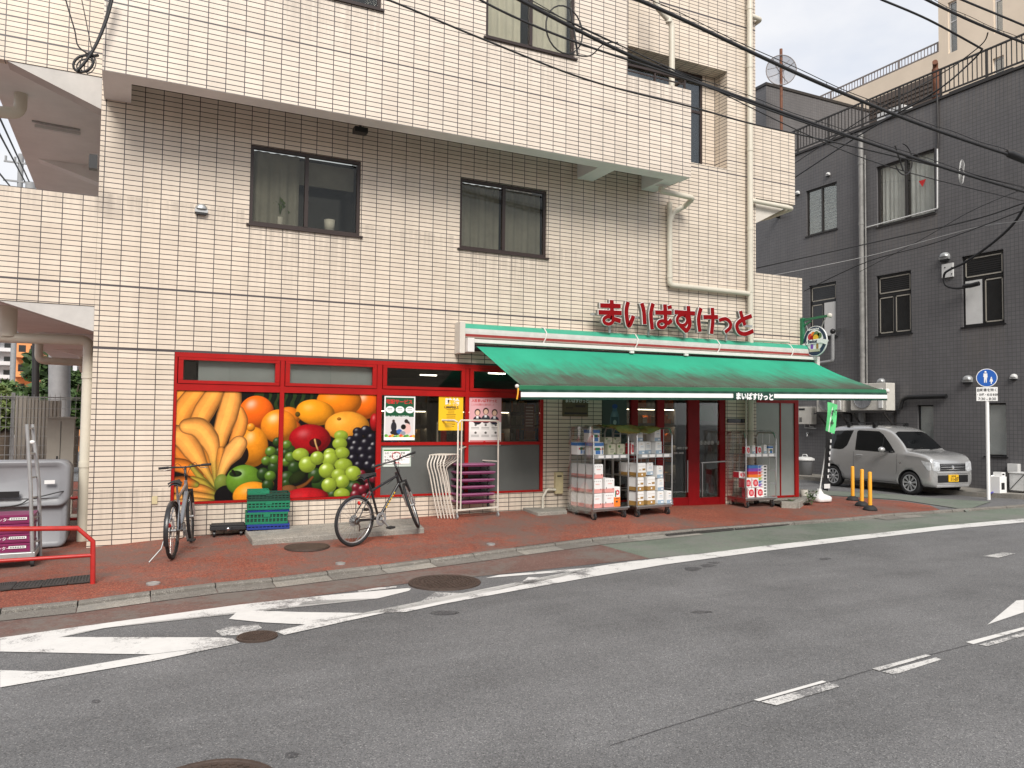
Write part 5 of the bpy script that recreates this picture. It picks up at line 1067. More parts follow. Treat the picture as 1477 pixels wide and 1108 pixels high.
# ------------------------------------------------------------------ printed posters: painted pixel by pixel onto a fine flat sheet
class Canvas:
    def __init__(s, w, h, bgc): s.w, s.h = w, h; s.a = np.ones((h, w, 3))*np.array(hx(bgc)); s.yy, s.xx = np.mgrid[0:h, 0:w].astype(float); s.rng = np.random.RandomState(5); s.n = s.noise(14)*.45+s.noise(5)*.25+s.noise(1.6)*.3
    def noise(s, cell):
        g = s.rng.rand(int(s.h/cell)+3, int(s.w/cell)+3); y = s.yy/cell; x = s.xx/cell; i = y.astype(int); j = x.astype(int); fy = y-i; fx = x-j
        return g[i, j]*(1-fy)*(1-fx)+g[i+1, j]*fy*(1-fx)+g[i, j+1]*(1-fy)*fx+g[i+1, j+1]*fy*fx
    def put(s, mask, colr): m = mask[..., None]; s.a = s.a*(1-m)+np.clip(colr, 0, 1)*m
    def rect(s, x0, y0, x1, y1, c): s.put(((s.xx >= x0)&(s.xx < x1)&(s.yy >= y0)&(s.yy < y1)).astype(float), np.array(hx(c)))
    def ell(s, cx, cy, rx, ry, c): s.put((np.clip((1-np.sqrt(((s.xx-cx)/rx)**2+((s.yy-cy)/ry)**2))*min(rx, ry)+.5, 0, 1)), np.array(hx(c)))
    def fruit(s, cx, cy, rx, ry, c, rot=0, hi=.5, tex=.12, dark=.25):
        a = R(rot); dx, dy = s.xx-cx, s.yy-cy; u = (dx*math.cos(a)+dy*math.sin(a))/rx; v = (-dx*math.sin(a)+dy*math.cos(a))/ry; r2 = u*u+v*v
        m = np.clip((1-np.sqrt(r2))*min(rx, ry)+.5, 0, 1); z = np.sqrt(np.clip(1-r2, 0, 1)); U, V = dx/max(rx, ry), dy/max(rx, ry)
        l = np.clip(-.35*U-.55*V+.75*z, 0, 1); sh = dark+(1-dark)*l; spec = np.clip(-.33*U-.5*V+.8*z, 0, 1)**28*hi
        s.put(m, (np.array(hx(c))*((sh*(1-tex+2*tex*s.n))[..., None])*1.15 + spec[..., None]))
    def banana(s, pts, radii, c, tip='#8c8a3a', t0=.75):
        P = np.array([(v.x, v.y) for v in curve_pts([(x, y, 0) for x, y in pts], 10)]); N = len(P); best = np.full(s.xx.shape, 1e9); off = np.zeros_like(best); tt = np.zeros_like(best); rr = np.ones_like(best)
        for i in range(N):
            t = i/(N-1); d = P[min(i+1, N-1)]-P[max(i-1, 0)]; d = d/(np.linalg.norm(d)+1e-9); nx_, ny_ = -d[1], d[0]; r_ = float(np.interp(t*(len(radii)-1), range(len(radii)), radii))
            dd = np.hypot(s.xx-P[i][0], s.yy-P[i][1])/r_; k = dd < best; best[k] = dd[k]; off[k] = (((s.xx-P[i][0])*nx_+(s.yy-P[i][1])*ny_)/r_)[k]; tt[k] = t; rr[k] = r_
        s.put(np.clip((1.10-best)*rr+.5, 0, 1), np.array(hx(c))*.30); m = np.clip((1-best)*rr+.5, 0, 1); fac = np.where(np.abs(off) < .33, 1.0, .86); sh = np.clip(.28+.80*np.sqrt(np.clip(1-best**2, 0, 1))+.22*off, .15, 1.1)*fac*(.85+.3*s.n)
        c0, c1 = np.array(hx(c)), np.array(hx(tip)); k = np.clip((tt-t0)/(1-t0+1e-6), 0, 1)[..., None]; s.put(m, (c0*(1-k)+c1*k)*sh[..., None]*1.1)
def poster(name, cv, x0, x1, z0, z1, y, label, x_lo=0., x_hi=1., thick=.004):
    j0, j1 = int(x_lo*cv.w), int(x_hi*cv.w); A = cv.a[::-1, j0:j1]; h, w_ = A.shape[:2]
    X, Z = np.meshgrid(np.linspace(x0, x1, w_), np.linspace(z0, z1, h)); cx, cz = (x0+x1)/2, z0
    co = np.stack([X-cx, np.zeros_like(X), Z-cz], -1).reshape(-1, 3); idx = np.arange(w_*h).reshape(h, w_); F_ = np.stack([idx[:-1, :-1], idx[:-1, 1:], idx[1:, 1:], idx[1:, :-1]], -1).reshape(-1, 4)
    me = bpy.data.meshes.new(name); me.vertices.add(len(co)); me.vertices.foreach_set('co', co.ravel()); me.loops.add(F_.size); me.loops.foreach_set('vertex_index', F_.ravel().astype(np.int32)); me.polygons.add(len(F_)); me.polygons.foreach_set('loop_start', np.arange(0, F_.size, 4, dtype=np.int32)); me.update(calc_edges=True)
    at = me.color_attributes.new('Col', 'FLOAT_COLOR', 'POINT'); at.data.foreach_set('color', np.concatenate([A.reshape(-1, 3), np.ones((w_*h, 1))], 1).ravel().astype(np.float32)); me.materials.append(M['printed'])
    o = bpy.data.objects.new(name, me); col.objects.link(o); o.location = (cx, y, cz); return tag(o, label=label, cat='poster')
# the two fruit sheets are one picture
FX0, FX1, FZ0, FZ1 = .985, 3.855, .548, 2.104; SC = 165
cv = Canvas(int((FX1-FX0)*SC), int((FZ1-FZ0)*SC), '#15100c')
def mpx(x, y): q = onY(220+x/4.344, 490+y/4.344, 0); return (float((q[0]-FX0)*SC), float((FZ1-q[2])*SC))
def fr2(x, y, rx, ry, c, **k): a = mpx(x, y); u = mpx(x+rx, y); v = mpx(x, y+ry); cv.fruit(a[0], a[1], abs(u[0]-a[0]), abs(v[1]-a[1]), c, **k)
def ba2(pts, rad, c, **k): cv.banana([mpx(*p) for p in pts], [r_*.40 for r_ in rad], c, **k)
fr2(880, 370, 240, 125, '#33461f', tex=.3, hi=.1)
for i, x in enumerate((700, 750, 800, 850, 905, 960, 1010)):
    ba2([(x, 300), (x+12, 350), (x-6, 400), (x+8, 440)], [9, 14, 12, 8], '#101c0c', tip='#101c0c')
fr2(850, 480, 75, 60, '#f08a1c'); fr2(1340, 405, 78, 90, '#ff7d12'); fr2(1170, 385, 140, 95, '#ff9417'); fr2(650, 455, 108, 105, '#ff7714', hi=.35); fr2(845, 555, 85, 60, '#e8701a', hi=.2)
fr2(790, 540, 112, 104, '#fb9a24', tex=.2); fr2(1020, 455, 122, 80, '#ffa81f', rot=8, tex=.15); fr2(907, 466, 16, 16, '#6a5418', hi=0); fr2(1220, 540, 138, 92, '#ffae3c', tex=.15); fr2(1168, 495, 14, 10, '#a8701c', hi=0)
fr2(630, 670, 92, 125, '#f09a22', tex=.2); fr2(614, 548, 26, 26, '#f2a02c', hi=.2); fr2(560, 720, 40, 60, '#2a1810', hi=0)
fr2(985, 620, 130, 92, '#b40f1c', tex=.3, hi=.7); fr2(1018, 645, 38, 28, '#4a0a0c', hi=0); ba2([(1015, 625), (1022, 655), (1035, 690)], [6, 5, 5], '#caa06a', tip='#8a5a3a'); fr2(1390, 515, 28, 55, '#b81c20')
def bn(pts, rad, c, **k): cv.banana([mpx(*p) for p in pts], [r_*.345 for r_ in rad], c, **k)
bn([(210, 300), (165, 345), (120, 380)], [50, 46, 40], '#e89a3e', tip='#d88a3e')
bn([(320, 290), (255, 360), (195, 440), (150, 540), (140, 590)], [44, 62, 64, 56, 40], '#f2a146', tip='#d88f3e'); bn([(415, 290), (375, 360), (325, 440), (285, 520), (270, 580)], [40, 58, 62, 54, 36], '#f6a850', tip='#dd9440')
bn([(545, 440), (556, 500), (540, 570), (505, 640)], [24, 38, 42, 28], '#f3a04a', tip='#d98c3c'); bn([(505, 290), (492, 380), (465, 480), (435, 570), (425, 650)], [42, 60, 63, 52, 30], '#fbae58', tip='#e09a45')
bn([(150, 700), (210, 760), (260, 810), (320, 860), (385, 930)], [42, 42, 30, 20, 14], '#cf7d30'); bn([(330, 640), (345, 740), (375, 840), (398, 930)], [40, 36, 22, 14], '#b8772c')
bn([(120, 585), (190, 610), (250, 690), (300, 770), (345, 840), (392, 920)], [52, 66, 60, 38, 20, 15], '#f8ab55', t0=.55, tip='#9a9440'); bn([(215, 540), (290, 550), (350, 620), (378, 700), (384, 780), (398, 890)], [46, 62, 60, 38, 22, 16], '#fab05a', t0=.55, tip='#9a9440')
bn([(428, 690), (420, 760), (408, 880)], [22, 24, 14], '#d9903e', t0=.4); bn([(540, 650), (505, 700), (460, 765), (428, 840), (408, 900)], [50, 58, 36, 24, 18], '#fbb463', t0=.5, tip='#a09a44')
bn([(130, 780), (190, 790), (240, 815), (290, 850)], [40, 44, 38, 26], '#e0862f', tip='#c97a30'); bn([(240, 790), (290, 850), (340, 900), (388, 950)], [14, 18, 17, 14], '#a8983e', t0=.3); bn([(250, 870), (310, 890), (350, 920), (388, 960)], [18, 20, 17, 14], '#b39c40', t0=.3)
bn([(150, 930), (230, 925), (320, 935), (385, 965)], [30, 34, 26, 18], '#d98f40', t0=.6); bn([(130, 890), (200, 885), (270, 905)], [30, 32, 20], '#c2702c', t0=.7); bn([(150, 985), (240, 975), (330, 985), (385, 990)], [26, 30, 26, 20], '#e2a350', t0=.6); bn([(130, 1030), (250, 1015), (370, 1020)], [28, 30, 24], '#edb060', t0=.6)
fr2(430, 900, 46, 60, '#7d8a3c', hi=.1); fr2(460, 980, 75, 70, '#120e10', hi=0)
fr2(572, 880, 112, 98, '#6f9630', tex=.25, hi=.6); fr2(518, 838, 40, 20, '#24380f', hi=0); ba2([(500, 820), (515, 845)], [7, 5], '#1a1208', tip='#1a1208')
fr2(625, 975, 122, 88, '#f7a42c', tex=.2); fr2(735, 905, 24, 24, '#ffb844', hi=.1)
for x, y, r_ in ((780, 640, 30), (860, 690, 32), (830, 712, 30), (885, 800, 40), (760, 800, 40), (690, 840, 40), (720, 910, 38), (840, 870, 50), (835, 900, 30), (1040, 900, 45), (1020, 850, 48), (1260, 930, 50), (1130, 975, 42), (790, 700, 26)): fr2(x, y, r_, r_, '#34501c', hi=.2)
for x, y, r_ in ((738, 700, 35), (710, 757, 31), (762, 750, 33), (735, 853, 36), (838, 658, 32), (832, 765, 30), (862, 735, 36)): fr2(x, y, r_, r_*.93, '#63832c', hi=.5)
ba2([(1000, 860), (960, 900), (900, 930), (840, 940)], [8, 10, 14, 10], '#7a4a22', tip='#7a4a22'); fr2(850, 940, 55, 32, '#8a5a34', hi=.1); fr2(905, 860, 60, 34, '#2c3814', rot=-30, hi=.1)
fr2(960, 985, 142, 60, '#c8232c', tex=.35, hi=.5)
for x, y, rx, ry in ((1285, 575, 32, 28), (1335, 570, 34, 34), (1240, 628, 30, 28), (1372, 612, 32, 30), (1285, 608, 34, 32), (1270, 655, 30, 30), (1335, 648, 36, 34), (1385, 665, 28, 30), (1258, 690, 36, 34), (1310, 695, 36, 34), (1370, 692, 34, 32), (1255, 745, 32, 32), (1320, 738, 34, 32), (1372, 745, 34, 30), (1290, 785, 32, 30), (1350, 785, 32, 32), (1390, 800, 26, 30)): fr2(x, y, rx, ry, '#1d1826', hi=.55, dark=.4)
for x, y, r_ in ((1345, 870, 26), (1385, 870, 26), (1275, 925, 28), (1312, 938, 30), (1348, 915, 22), (1270, 970, 32), (1375, 965, 28), (1330, 985, 26), (1310, 840, 26), (1215, 985, 22)): fr2(x, y, r_, r_, '#7c1f30', hi=.5)
for x, y, rx, ry in ((1180, 600, 44, 34), (1172, 650, 46, 38), (1185, 708, 48, 38), (1110, 715, 40, 36), (925, 718, 52, 40), (968, 780, 54, 50), (1110, 748, 50, 48), (1030, 740, 44, 42), (1090, 818, 50, 48), (1195, 783, 56, 42), (1255, 835, 50, 46), (1165, 845, 46, 40), (1188, 886, 44, 44), (1105, 908, 48, 46), (1185, 965, 50, 38)): fr2(x, y, rx, ry, '#9eb23e', hi=.75, dark=.42, tex=.18)
cv.a = np.clip(cv.a, 0, 1)**1.12*.86
poster('fruit_poster', cv, .990, 2.382, FZ0+.002, FZ1-.002, .018, 'large window poster of bananas, oranges and a green apple, left of two fruit sheets', 0, (2.385-FX0)/(FX1-FX0))
poster('fruit_poster', cv, 2.450, 3.851, FZ0+.002, FZ1-.002, .018, 'window poster of a red apple with green and dark grapes, right of two fruit sheets', (2.447-FX0)/(FX1-FX0), 1)
b = MB()
for x0, x1 in ((.99, 2.382), (2.45, 3.851)):
    pass
def wx(x, y): q = onY(x, y, 0); return float(q[0]), float(q[2])
def txt(s_, size, m, x, y, z, par, **k): return text(s_, size, m, (x, y, z), par, extrude=.0004, **k)
# green service poster
x0, z1 = wx(555, 571); x1, z0 = wx(598.5, 635)
c = Canvas(110, 170, '#e8e6e4'); c.rect(5, 6, 105, 80, '#1f5236')
for i, cx_ in enumerate((20, 55, 90)): c.ell(cx_, 52, 15, 13, '#f2f2f0'); c.rect(cx_-9, 47, cx_+9, 49, '#444444'); c.rect(cx_-9, 53, cx_+9, 55, '#444444')
c.rect(5, 81, 105, 162, '#cfcaca'); c.ell(33, 96, 5, 6, '#3c2f2c'); c.ell(34, 118, 10, 20, '#2c2a30'); c.ell(40, 140, 18, 10, '#28262c'); c.ell(78, 96, 7, 8, '#2e2220'); c.ell(86, 108, 5, 12, '#2e2220'); c.ell(82, 125, 13, 20, '#d9b3ac'); c.ell(68, 118, 9, 10, '#1a1716'); c.ell(54, 136, 10, 9, '#3c63a8'); c.ell(66, 142, 10, 8, '#8a8f9a')
for i in range(14): c.ell(8+i*7.4, 152+(i*5) % 7, 6, 6, ('#5c9c3c', '#9cc25c', '#d8533c', '#e8a83c', '#3c7c3c')[i % 5])
c.rect(5, 158, 105, 166, '#f0efec')
p1 = poster('service_poster', c, x0, x1, z0, z1, .012, 'green and white service poster with two people, upper left of the plain panes')
txt('宅配サービス', .073, 'ink_red', x0+.025, .0105, z1-.115, p1, offset=.003); txt('11:00~17:00 レジにて受付中', .033, 'ink_white', x0+.02, .0105, z1-.335, p1, sx=.95, offset=.001)
x0, z1 = wx(552, 646); x1, z0 = wx(593, 673)
c = Canvas(90, 60, '#b9c4bb'); c.rect(5, 5, 85, 55, '#f0efec'); c.rect(5, 6, 85, 11, '#3f7a34'); c.rect(5, 51, 85, 53, '#4f6a54')
p2 = poster('notice_poster', c, x0, x1, z0, z1, .012, 'small framed white notice with a red circle, stuck below the green service poster')
for i, s_ in enumerate(('当店ごみ箱での家庭', 'はご遠慮します。', '皆様のご協力の方へ')): txt(s_, .040, 'ink', x0+.03, .0105, z1-.10-.052*i, p2, sx=.95)
txt('ます。', .04, 'ink_red', x0+.2, .0102, z1-.255, p2, offset=.002)
b = MB(); b.tube([(lerp(x0, x1, .48)+.07*math.cos(t_), .0105, (z0+z1)/2+.02+.06*math.sin(t_)) for t_ in np.linspace(0, 6.28, 24)], .006, 5); b.build('ring', 'ink_red', p2)
x0, z1 = wx(633.5, 571); x1, z0 = wx(668, 621)
c = Canvas(80, 110, '#f2bd2c'); rr_ = random.Random(2)
for i in range(12): wd_ = rr_.uniform(10, 16); c.rect(40-wd_, 36+i*5.4, 40+wd_, 38+i*5.4, '#7a6020')
c.rect(22, 86, 44, 100, '#cfa63a')
p3 = poster('job_poster', c, x0, x1, z0, z1, .012, 'plain yellow poster with black and white headline beside the red mullion')
txt('時給', .125, 'ink_white', x0+.11, .0106, z1-.14, p3, offset=.005); txt('1,000円以上', .05, 'ink', x0+.09, .0106, z1-.20, p3, offset=.002)
x0, z1 = wx(677.5, 572); x1, z0 = wx(723, 642.5)
c = Canvas(110, 170, '#e9e4e2'); c.rect(0, 0, 110, 88, '#dba6ac')
for i, cx_ in enumerate((28, 56, 86)):
    cy_ = 52+(4, 0, 4)[i]; c.ell(cx_, cy_-2, 10, 12, '#2a1c1a'); c.ell(cx_, cy_, 7, 9, '#e8bfa8'); c.ell(cx_, cy_+26, 15, 15, ('#23262e', '#3a3c44', '#2c3040')[i]); c.rect(cx_-4, cy_+12, cx_+4, cy_+20, '#e8e8ea')
c.rect(10, 80, 100, 88, '#c03a46')
for r_i in range(2):
    for k_ in range(3): cx_ = 20+k_*34; c.ell(cx_+2, 98+r_i*27, 4, 4, '#5a5654'); c.rect(cx_-12, 106+r_i*27, cx_+14, 108+r_i*27, '#8a8583'); c.rect(cx_-12, 111+r_i*27, cx_+14, 113+r_i*27, '#a09b99')
c.rect(3, 152, 107, 156, '#c8404a'); c.rect(3, 160, 107, 164, '#c8404a'); c.ell(52, 158, 4, 4, '#c02030')
p4 = poster('staff_poster', c, x0, x1, z0, z1, .012, 'pink and white recruiting poster with three people, behind the tall white rack')
txt('入社まいばすけっと', .058, 'ink_red', x0+.04, .0106, z1-.085, p4, offset=.002, sx=.9); txt('こんな仕事が人気なの…!?', .040, 'ink_red', x0+.03, .0106, z1-.145, p4, sx=.9)
x0, z1 = wx(758, 583); x1, z0 = wx(772, 622); c = Canvas(30, 80, '#5c1418'); 
for i in range(7): c.rect(4, 8+i*9, 26, 12+i*9, '#b8a8a8')
poster('small_poster', c, x0, x1, z0, z1, .035, 'narrow dark red notice inside the last pane before the tiled pier')
# door poster with a bottle
x0, z1 = wx(871, 574); x1, z0 = wx(906, 640); c = Canvas(90, 170, '#4b5654'); c.fruit(45, 100, 19, 60, '#5f7a86', hi=.3); c.rect(37, 25, 53, 50, '#4f6a80'); c.ell(45, 30, 10, 8, '#2c4a8a'); c.rect(32, 70, 58, 130, '#3c555c'); c.ell(45, 90, 6, 9, '#9ab0b0'); c.ell(45, 112, 5, 7, '#9ab0b0'); c.ell(76, 135, 8, 16, '#2c3634')
poster('drink_poster', c, x0, x1, z0, z1, .045, 'dark poster of a clear drink bottle beside the entrance')
# plaque on the pier
x0, z1 = wx(811, 573); x1, z0 = wx(847, 601); b = MB(); b.box(x0, x1, -.03, -.002, z0, z1, 0); b.box(x0+.03, x1-.03, -.034, -.0305, z0+.04, z0+.07, 1); b.box(x0+.06, x0+.2, -.034, -.0305, z0+.14, z0+.16, 2); b.box(x0+.25, x1-.06, -.034, -.0305, z0+.16, z0+.2, 2)
pq_ = b.build('wall_plaque', ['plaque', 'black', 'brown_frame'], label='small bronze shop plaque on the tiled pier under the awning', cat='plaque', loc=(x0, -.03, z0)); txt('まいばすけっと', .07, 'ink_white', x0+.04, -.0315, z1-.085, pq_, offset=.002)
txt('本町1丁目店', .052, 'ink_white', float(onY(977, 640, .04)[0]), .046, float(onY(977, 648, .04)[2]), ED); txt('7:00~24:00', .052, 'ink_white', float(onY(972, 650, .04)[0]), .046, float(onY(977, 655, .04)[2]), ED)
b = MB(); q = wx(568, 690)

# ------------------------------------------------------------------ roll containers with packs
def cart(fl_, fr_p, depth, hgt, shelf_z, label, film=True):
    a = onG(*fl_); c_ = onG(*fr_p); W_ = math.hypot(c_[0]-a[0], c_[1]-a[1]); rz = math.atan2(c_[1]-a[1], c_[0]-a[0]); z = G(a[0], a[1])
    t = empty('roll_container', (0, 0, 0), label=label, cat='roll container', group='caged roll containers by the entrance')
    b = MB(); b.box(-.02, W_+.02, -.02, depth, .165, .195); b.box(0, W_, 0, depth-.02, .14, .1645); b.build('deck', 'steel', t, bevel=.006)
    for x, y in ((.06, .05), (W_-.06, .05), (.06, depth-.08), (W_-.06, depth-.08)):
        b = MB(); b.cyl((x-.018, y, .055), (x+.018, y, .055), .055, 16); b.build('caster', 'rubber', t)
        b = MB(); b.box(x-.03, x-.022, y-.02, y+.03, .05, .14); b.box(x+.022, x+.03, y-.02, y+.03, .05, .14); b.cyl((x-.0195, y, .055), (x+.0195, y, .055), .03, 12); b.build('fork', 'steel', t)
    b = MB(); r_ = .014
    for x in (0, W_):
        b.tube([(x, -.0, .19), (x, 0, hgt-.12), (x, .06, hgt), (x, depth-.06, hgt), (x, depth-.02, hgt-.08), (x, depth-.02, .19)], r_, 8)
        for z_ in (.45, .7, .95, 1.2): b.bar((x, 0, z_), (x, depth-.02, z_), .008)
        for y in (depth*.33, depth*.66): b.bar((x, y, .19), (x, y, hgt), .008)
    b.tube([(0, depth-.02, hgt-.1), (W_, depth-.02, hgt-.1)], .01, 6)
    for z_ in (.45, .7, .95): b.bar((0, depth-.02, z_), (W_, depth-.02, z_), .007)
    for i in range(1, 5): b.bar((W_*i/5, depth-.02, .19), (W_*i/5, depth-.02, hgt-.1), .007)
    b.build('cage', 'steel', t)
    b = MB(); b.box(.018, W_-.018, .0, depth-.04, shelf_z-.02, shelf_z); b.box(.018, W_-.018, -.014, -.001, shelf_z-.055, shelf_z+.01); b.build('shelf', 'galv', t)
    b = MB()
    for i in range(4): x = W_*(.12+.21*i); b.box(x, x+W_*.15, -.019, -.0145, shelf_z-.045, shelf_z+.0)
    b.build('price_strip', 'paper_white', t)
    if film:
        rn = random.Random(int(fl_[0])); b = MB(); N = 14; K = 12; vs = []
        for j in range(K+1):
            for i in range(N+1):
                zz = lerp(.1, hgt+.03, j/K); yy = lerp(-.03, depth, i/N); vs.append((-.030-.008*math.sin(i*.9+j*.5)-.006*rn.random(), yy, zz))
        b.add(vs, [(j*(N+1)+i, j*(N+1)+i+1, (j+1)*(N+1)+i+1, (j+1)*(N+1)+i) for j in range(K) for i in range(N)], 0, True)
        vs = []
        for j in range(9):
            for i in range(N+1):
                vs.append((lerp(-.03, W_+.03, i/N), lerp(-.03, depth, j/8), hgt+.03+.015*math.sin(i*2.1+j)+.012*rn.random()-(.05 if j == 0 else 0)))
        b.add(vs, [(j*(N+1)+i, j*(N+1)+i+1, (j+1)*(N+1)+i+1, (j+1)*(N+1)+i) for j in range(8) for i in range(N)], 0, True)
        b.build('plastic_cover', 'wrap_film', t)
    t.location = (float(a[0]), float(a[1]), z); t.rotation_euler = (0, 0, rz); Mx = Matrix.Translation(t.location) @ Matrix.Rotation(rz, 4, 'Z')
    return Mx, rz, W_
PK = {}
def proto(key, w_, d, h, mats, fn, name):
    b = MB(); fn(b, w_, d, h); o = b.build(name, mats, loc=(0, 0, 0)); PK[key] = o; o['_used'] = 0; return o
def place(key, Mx, rz, x, y, z, label, cat, group, sc_=(1, 1, 1)):
    o = PK[key]
    if o['_used']: o = o.copy(); col.objects.link(o)
    PK[key]['_used'] = 1
    o.location = Mx @ Vector((x, y, z)); o.rotation_euler = (0, 0, rz); o.scale = sc_; tag(o, label=label, cat=cat, group=group)
    if '_used' in o and o is not PK[key]: del o['_used']
    return o
def rbox(b, x0, x1, y0, y1, z0, z1, m, e=.008):
    b.box(x0, x1, y0+e, y1-e, z0+e, z1-e, m); b.box(x0+e, x1-e, y0+.0005, y1-.0005, z0+e*1.01, z1-e*1.01, m); b.box(x0+e*1.02, x1-e*1.02, y0+e*1.01, y1-e*1.01, z0, z1, m)
def pk_pink(b, w_, d, h):
    rbox(b, 0, w_, 0, d, 0, h, 0)
    b.box(.006, w_-.006, -.0015, .003, .004, h*.30, 1); b.box(-.0015, .003, .006, d-.006, .004, h*.28, 1); b.box(w_*.10, w_*.16, -.003, .001, h*.28, h*.40, 2); b.box(w_*.8, w_*.86, -.003, .001, h*.22, h*.32, 2); b.box(w_*.4, w_*.62, -.003, .001, h*.2, h*.3, 3); b.box(w_*.3, w_*.7, -.003, .001, h*.62, h*.66, 3)
    for i in range(4): b.box(w_*(.15+.2*i), w_*(.20+.2*i), -.003, .001, h*.82, h*.86, 2)
proto('pink', .21, .20, .235, ['paper_white', 'pink', 'ink', 'pink'], pk_pink, 'toilet_roll_pack')
def pk_kraft(b, w_, d, h):
    rbox(b, 0, w_, 0, d, 0, h, 0); b.box(.004, w_-.004, -.0015, .003, .004, h*.33, 1); b.box(-.0015, .003, .004, d-.004, .004, h*.33, 1); b.box(w_*.42, w_*.58, -.003, .001, h*.12, h*.24, 2); b.box(w_*.55, w_*.9, -.003, .001, h*.48, h*.62, 1); b.box(w_*.1, w_*.4, -.003, .001, h*.50, h*.54, 1)
    for i in range(6): b.box(w_*(.06+.15*i), w_*(.12+.15*i), -.003, .001, h*.78, h*.80, 1)
proto('kraft', .19, .2, .235, ['paper_white', 'kraft', 'ink_white', 'kraft'], pk_kraft, 'toilet_roll_pack')
def pk_sky(b, w_, d, h):
    rbox(b, 0, w_, 0, d, 0, h, 0); b.box(.004, w_-.004, -.0015, .003, .004, h*.30, 1); b.box(w_*.55, w_*.85, -.003, .001, h*.08, h*.2, 0); b.box(w_*.3, w_*.75, -.003, .001, h*.62, h*.66, 1); b.box(w_*.25, w_*.8, -.003, .001, h*.52, h*.54, 1); b.box(w_*.3, w_*.6, -.003, .001, h*.8, h*.83, 2)
proto('sky', .155, .2, .215, ['paper_white', 'sky_pk', 'kraft'], pk_sky, 'tissue_pack')
def pk_blue(b, w_, d, h):
    rbox(b, 0, w_, 0, d, 0, h, 0); b.box(.004, w_-.004, -.0015, .003, h*.72, h*.97, 1); b.box(-.0015, .003, .004, d-.004, h*.72, h*.97, 1)
    b.box(w_*.3, w_*.8, -.003, .001, h*.08, h*.36, 1); b.box(w_*.25, w_*.75, -.004, .001, h*.38, h*.60, 2); b.box(w_*.12, w_*.24, -.004, .001, h*.42, h*.54, 3); b.box(w_*.78, w_*.88, -.004, .001, h*.42, h*.54, 3)
proto('blue', .205, .18, .21, ['paper_white', 'blue_pk', 'sign_green', 'red_pk'], pk_blue, 'diaper_pack')
def pk_green(b, w_, d, h):
    rbox(b, 0, w_, 0, d, 0, h, 0); b.box(w_*.12, w_*.36, -.003, .001, h*.7, h*.86, 1); b.box(w_*.2, w_*.3, -.004, .001, h*.62, h*.9, 1); b.box(w_*.75, w_*.92, -.003, .001, h*.06, h*.2, 1); b.box(w_*.3, w_*.72, -.003, .001, h*.5, h*.54, 2); b.box(w_*.3, w_*.72, -.003, .001, h*.34, h*.37, 2); b.box(w_*.3, w_*.6, -.003, .001, h*.2, h*.22, 2)
proto('leafy', .175, .18, .18, ['cream_pk', 'leaf_pk', 'ink'], pk_green, 'tissue_pack')
def pk_orange(b, w_, d, h):
    rbox(b, 0, w_, 0, d, 0, h, 0); b.box(.003, w_-.003, -.0015, .003, .004, h*.48, 1); b.box(-.0015, .003, .004, d-.004, .004, h*.48, 1)
    b.lathe([(.018, -.003), (.042, -.003)], (w_*.55, 0, h*.72), 14, m=2, axis='y'); b.box(w_*.2, w_*.34, -.004, .0, h*.50, h*.82, 3); b.box(w_*.25, w_*.75, -.003, .001, h*.40, h*.43, 4); b.box(w_*.3, w_*.6, -.003, .001, h*.22, h*.3, 4)
proto('orange', .145, .2, .33, ['paper_white', 'orange_pk', 'red_pk', 'sign_green', 'ink'], pk_orange, 'detergent_box')
def pk_red(b, w_, d, h):
    rbox(b, 0, w_, 0, d, 0, h, 0); b.lathe([(0, -.003), (h*.36, -.003), (h*.36, .002)], (w_*.5, 0, h*.5), 20, m=1, axis='y', sm=False)
    for i in range(3): b.box(w_*.34, w_*.66, -.0045, -.0032, h*(.36+.11*i), h*(.40+.11*i), 0)
    b.box(w_*.06, w_*.16, -.003, .001, h*.75, h*.85, 1); b.box(w_*.84, w_*.93, -.003, .001, h*.2, h*.3, 1); b.box(-.0015, .003, .01, d-.01, .004, h-.01, 1)
proto('redc', .175, .18, .18, ['paper_white', 'red_pk'], pk_red, 'tissue_pack')
TC = ['blue_pk', 'violet_pk', 'red_pk', 'orange_pk', 'lime_pk']
for i, cc_ in enumerate(TC):
    def pk_t(b, w_, d, h):
        b.box(0, w_*.52, 0, d, 0, h, 2); b.box(w_*.52, w_, 0, d, 0, h, 0); b.box(w_*.0+.002, w_*.50, -.001, .002, .003, h-.003, 2)  # left half in box colour paints in the shaded long side
        b.add([(w_*.53, -.002, .004), (w_*.80, -.002, h-.004), (w_*.53, -.002, h-.004)], [(0, 1, 2)], 1); b.box(w_*.84, w_*.96, -.0025, .001, h*.25, h*.75, 3)
        b.add([(w_*.53, -.0015, .003), (w_*.74, -.0015, .003), (w_*.53, -.0015, h*.7)], [(0, 1, 2)], 2)
    proto('t%d' % i, .46, .11, .058, ['paper_white', cc_, cc_, 'ink'], pk_t, 'tissue_box')
C1, r1, W1_ = cart((855.5, 751.5), (906, 746.5), .62, 1.50, 1.06, 'roll container of pink toilet roll packs, leftmost of the three by the entrance')
def px1(x): return (x-497)/ (830-497)*W1_
gA = 'packs on the left roll container'
for (x, y, z, lb) in ((500, .03, 0, 'pink and white pack at the bottom left front of the left cart'), (614, .03, 0, 'pink and white pack on the deck beside the orange box'), (502, .03, .24, 'pink and white pack in the second layer, left front of the left cart'), (618, .03, .24, 'pink and white pack in the second layer above the orange box side'), (510, .03, .48, 'top front pink and white pack, alone in the third layer of the left cart')):
    place('pink', C1, r1, px1(x), y, .197+z, lb, 'toilet roll pack', gA)
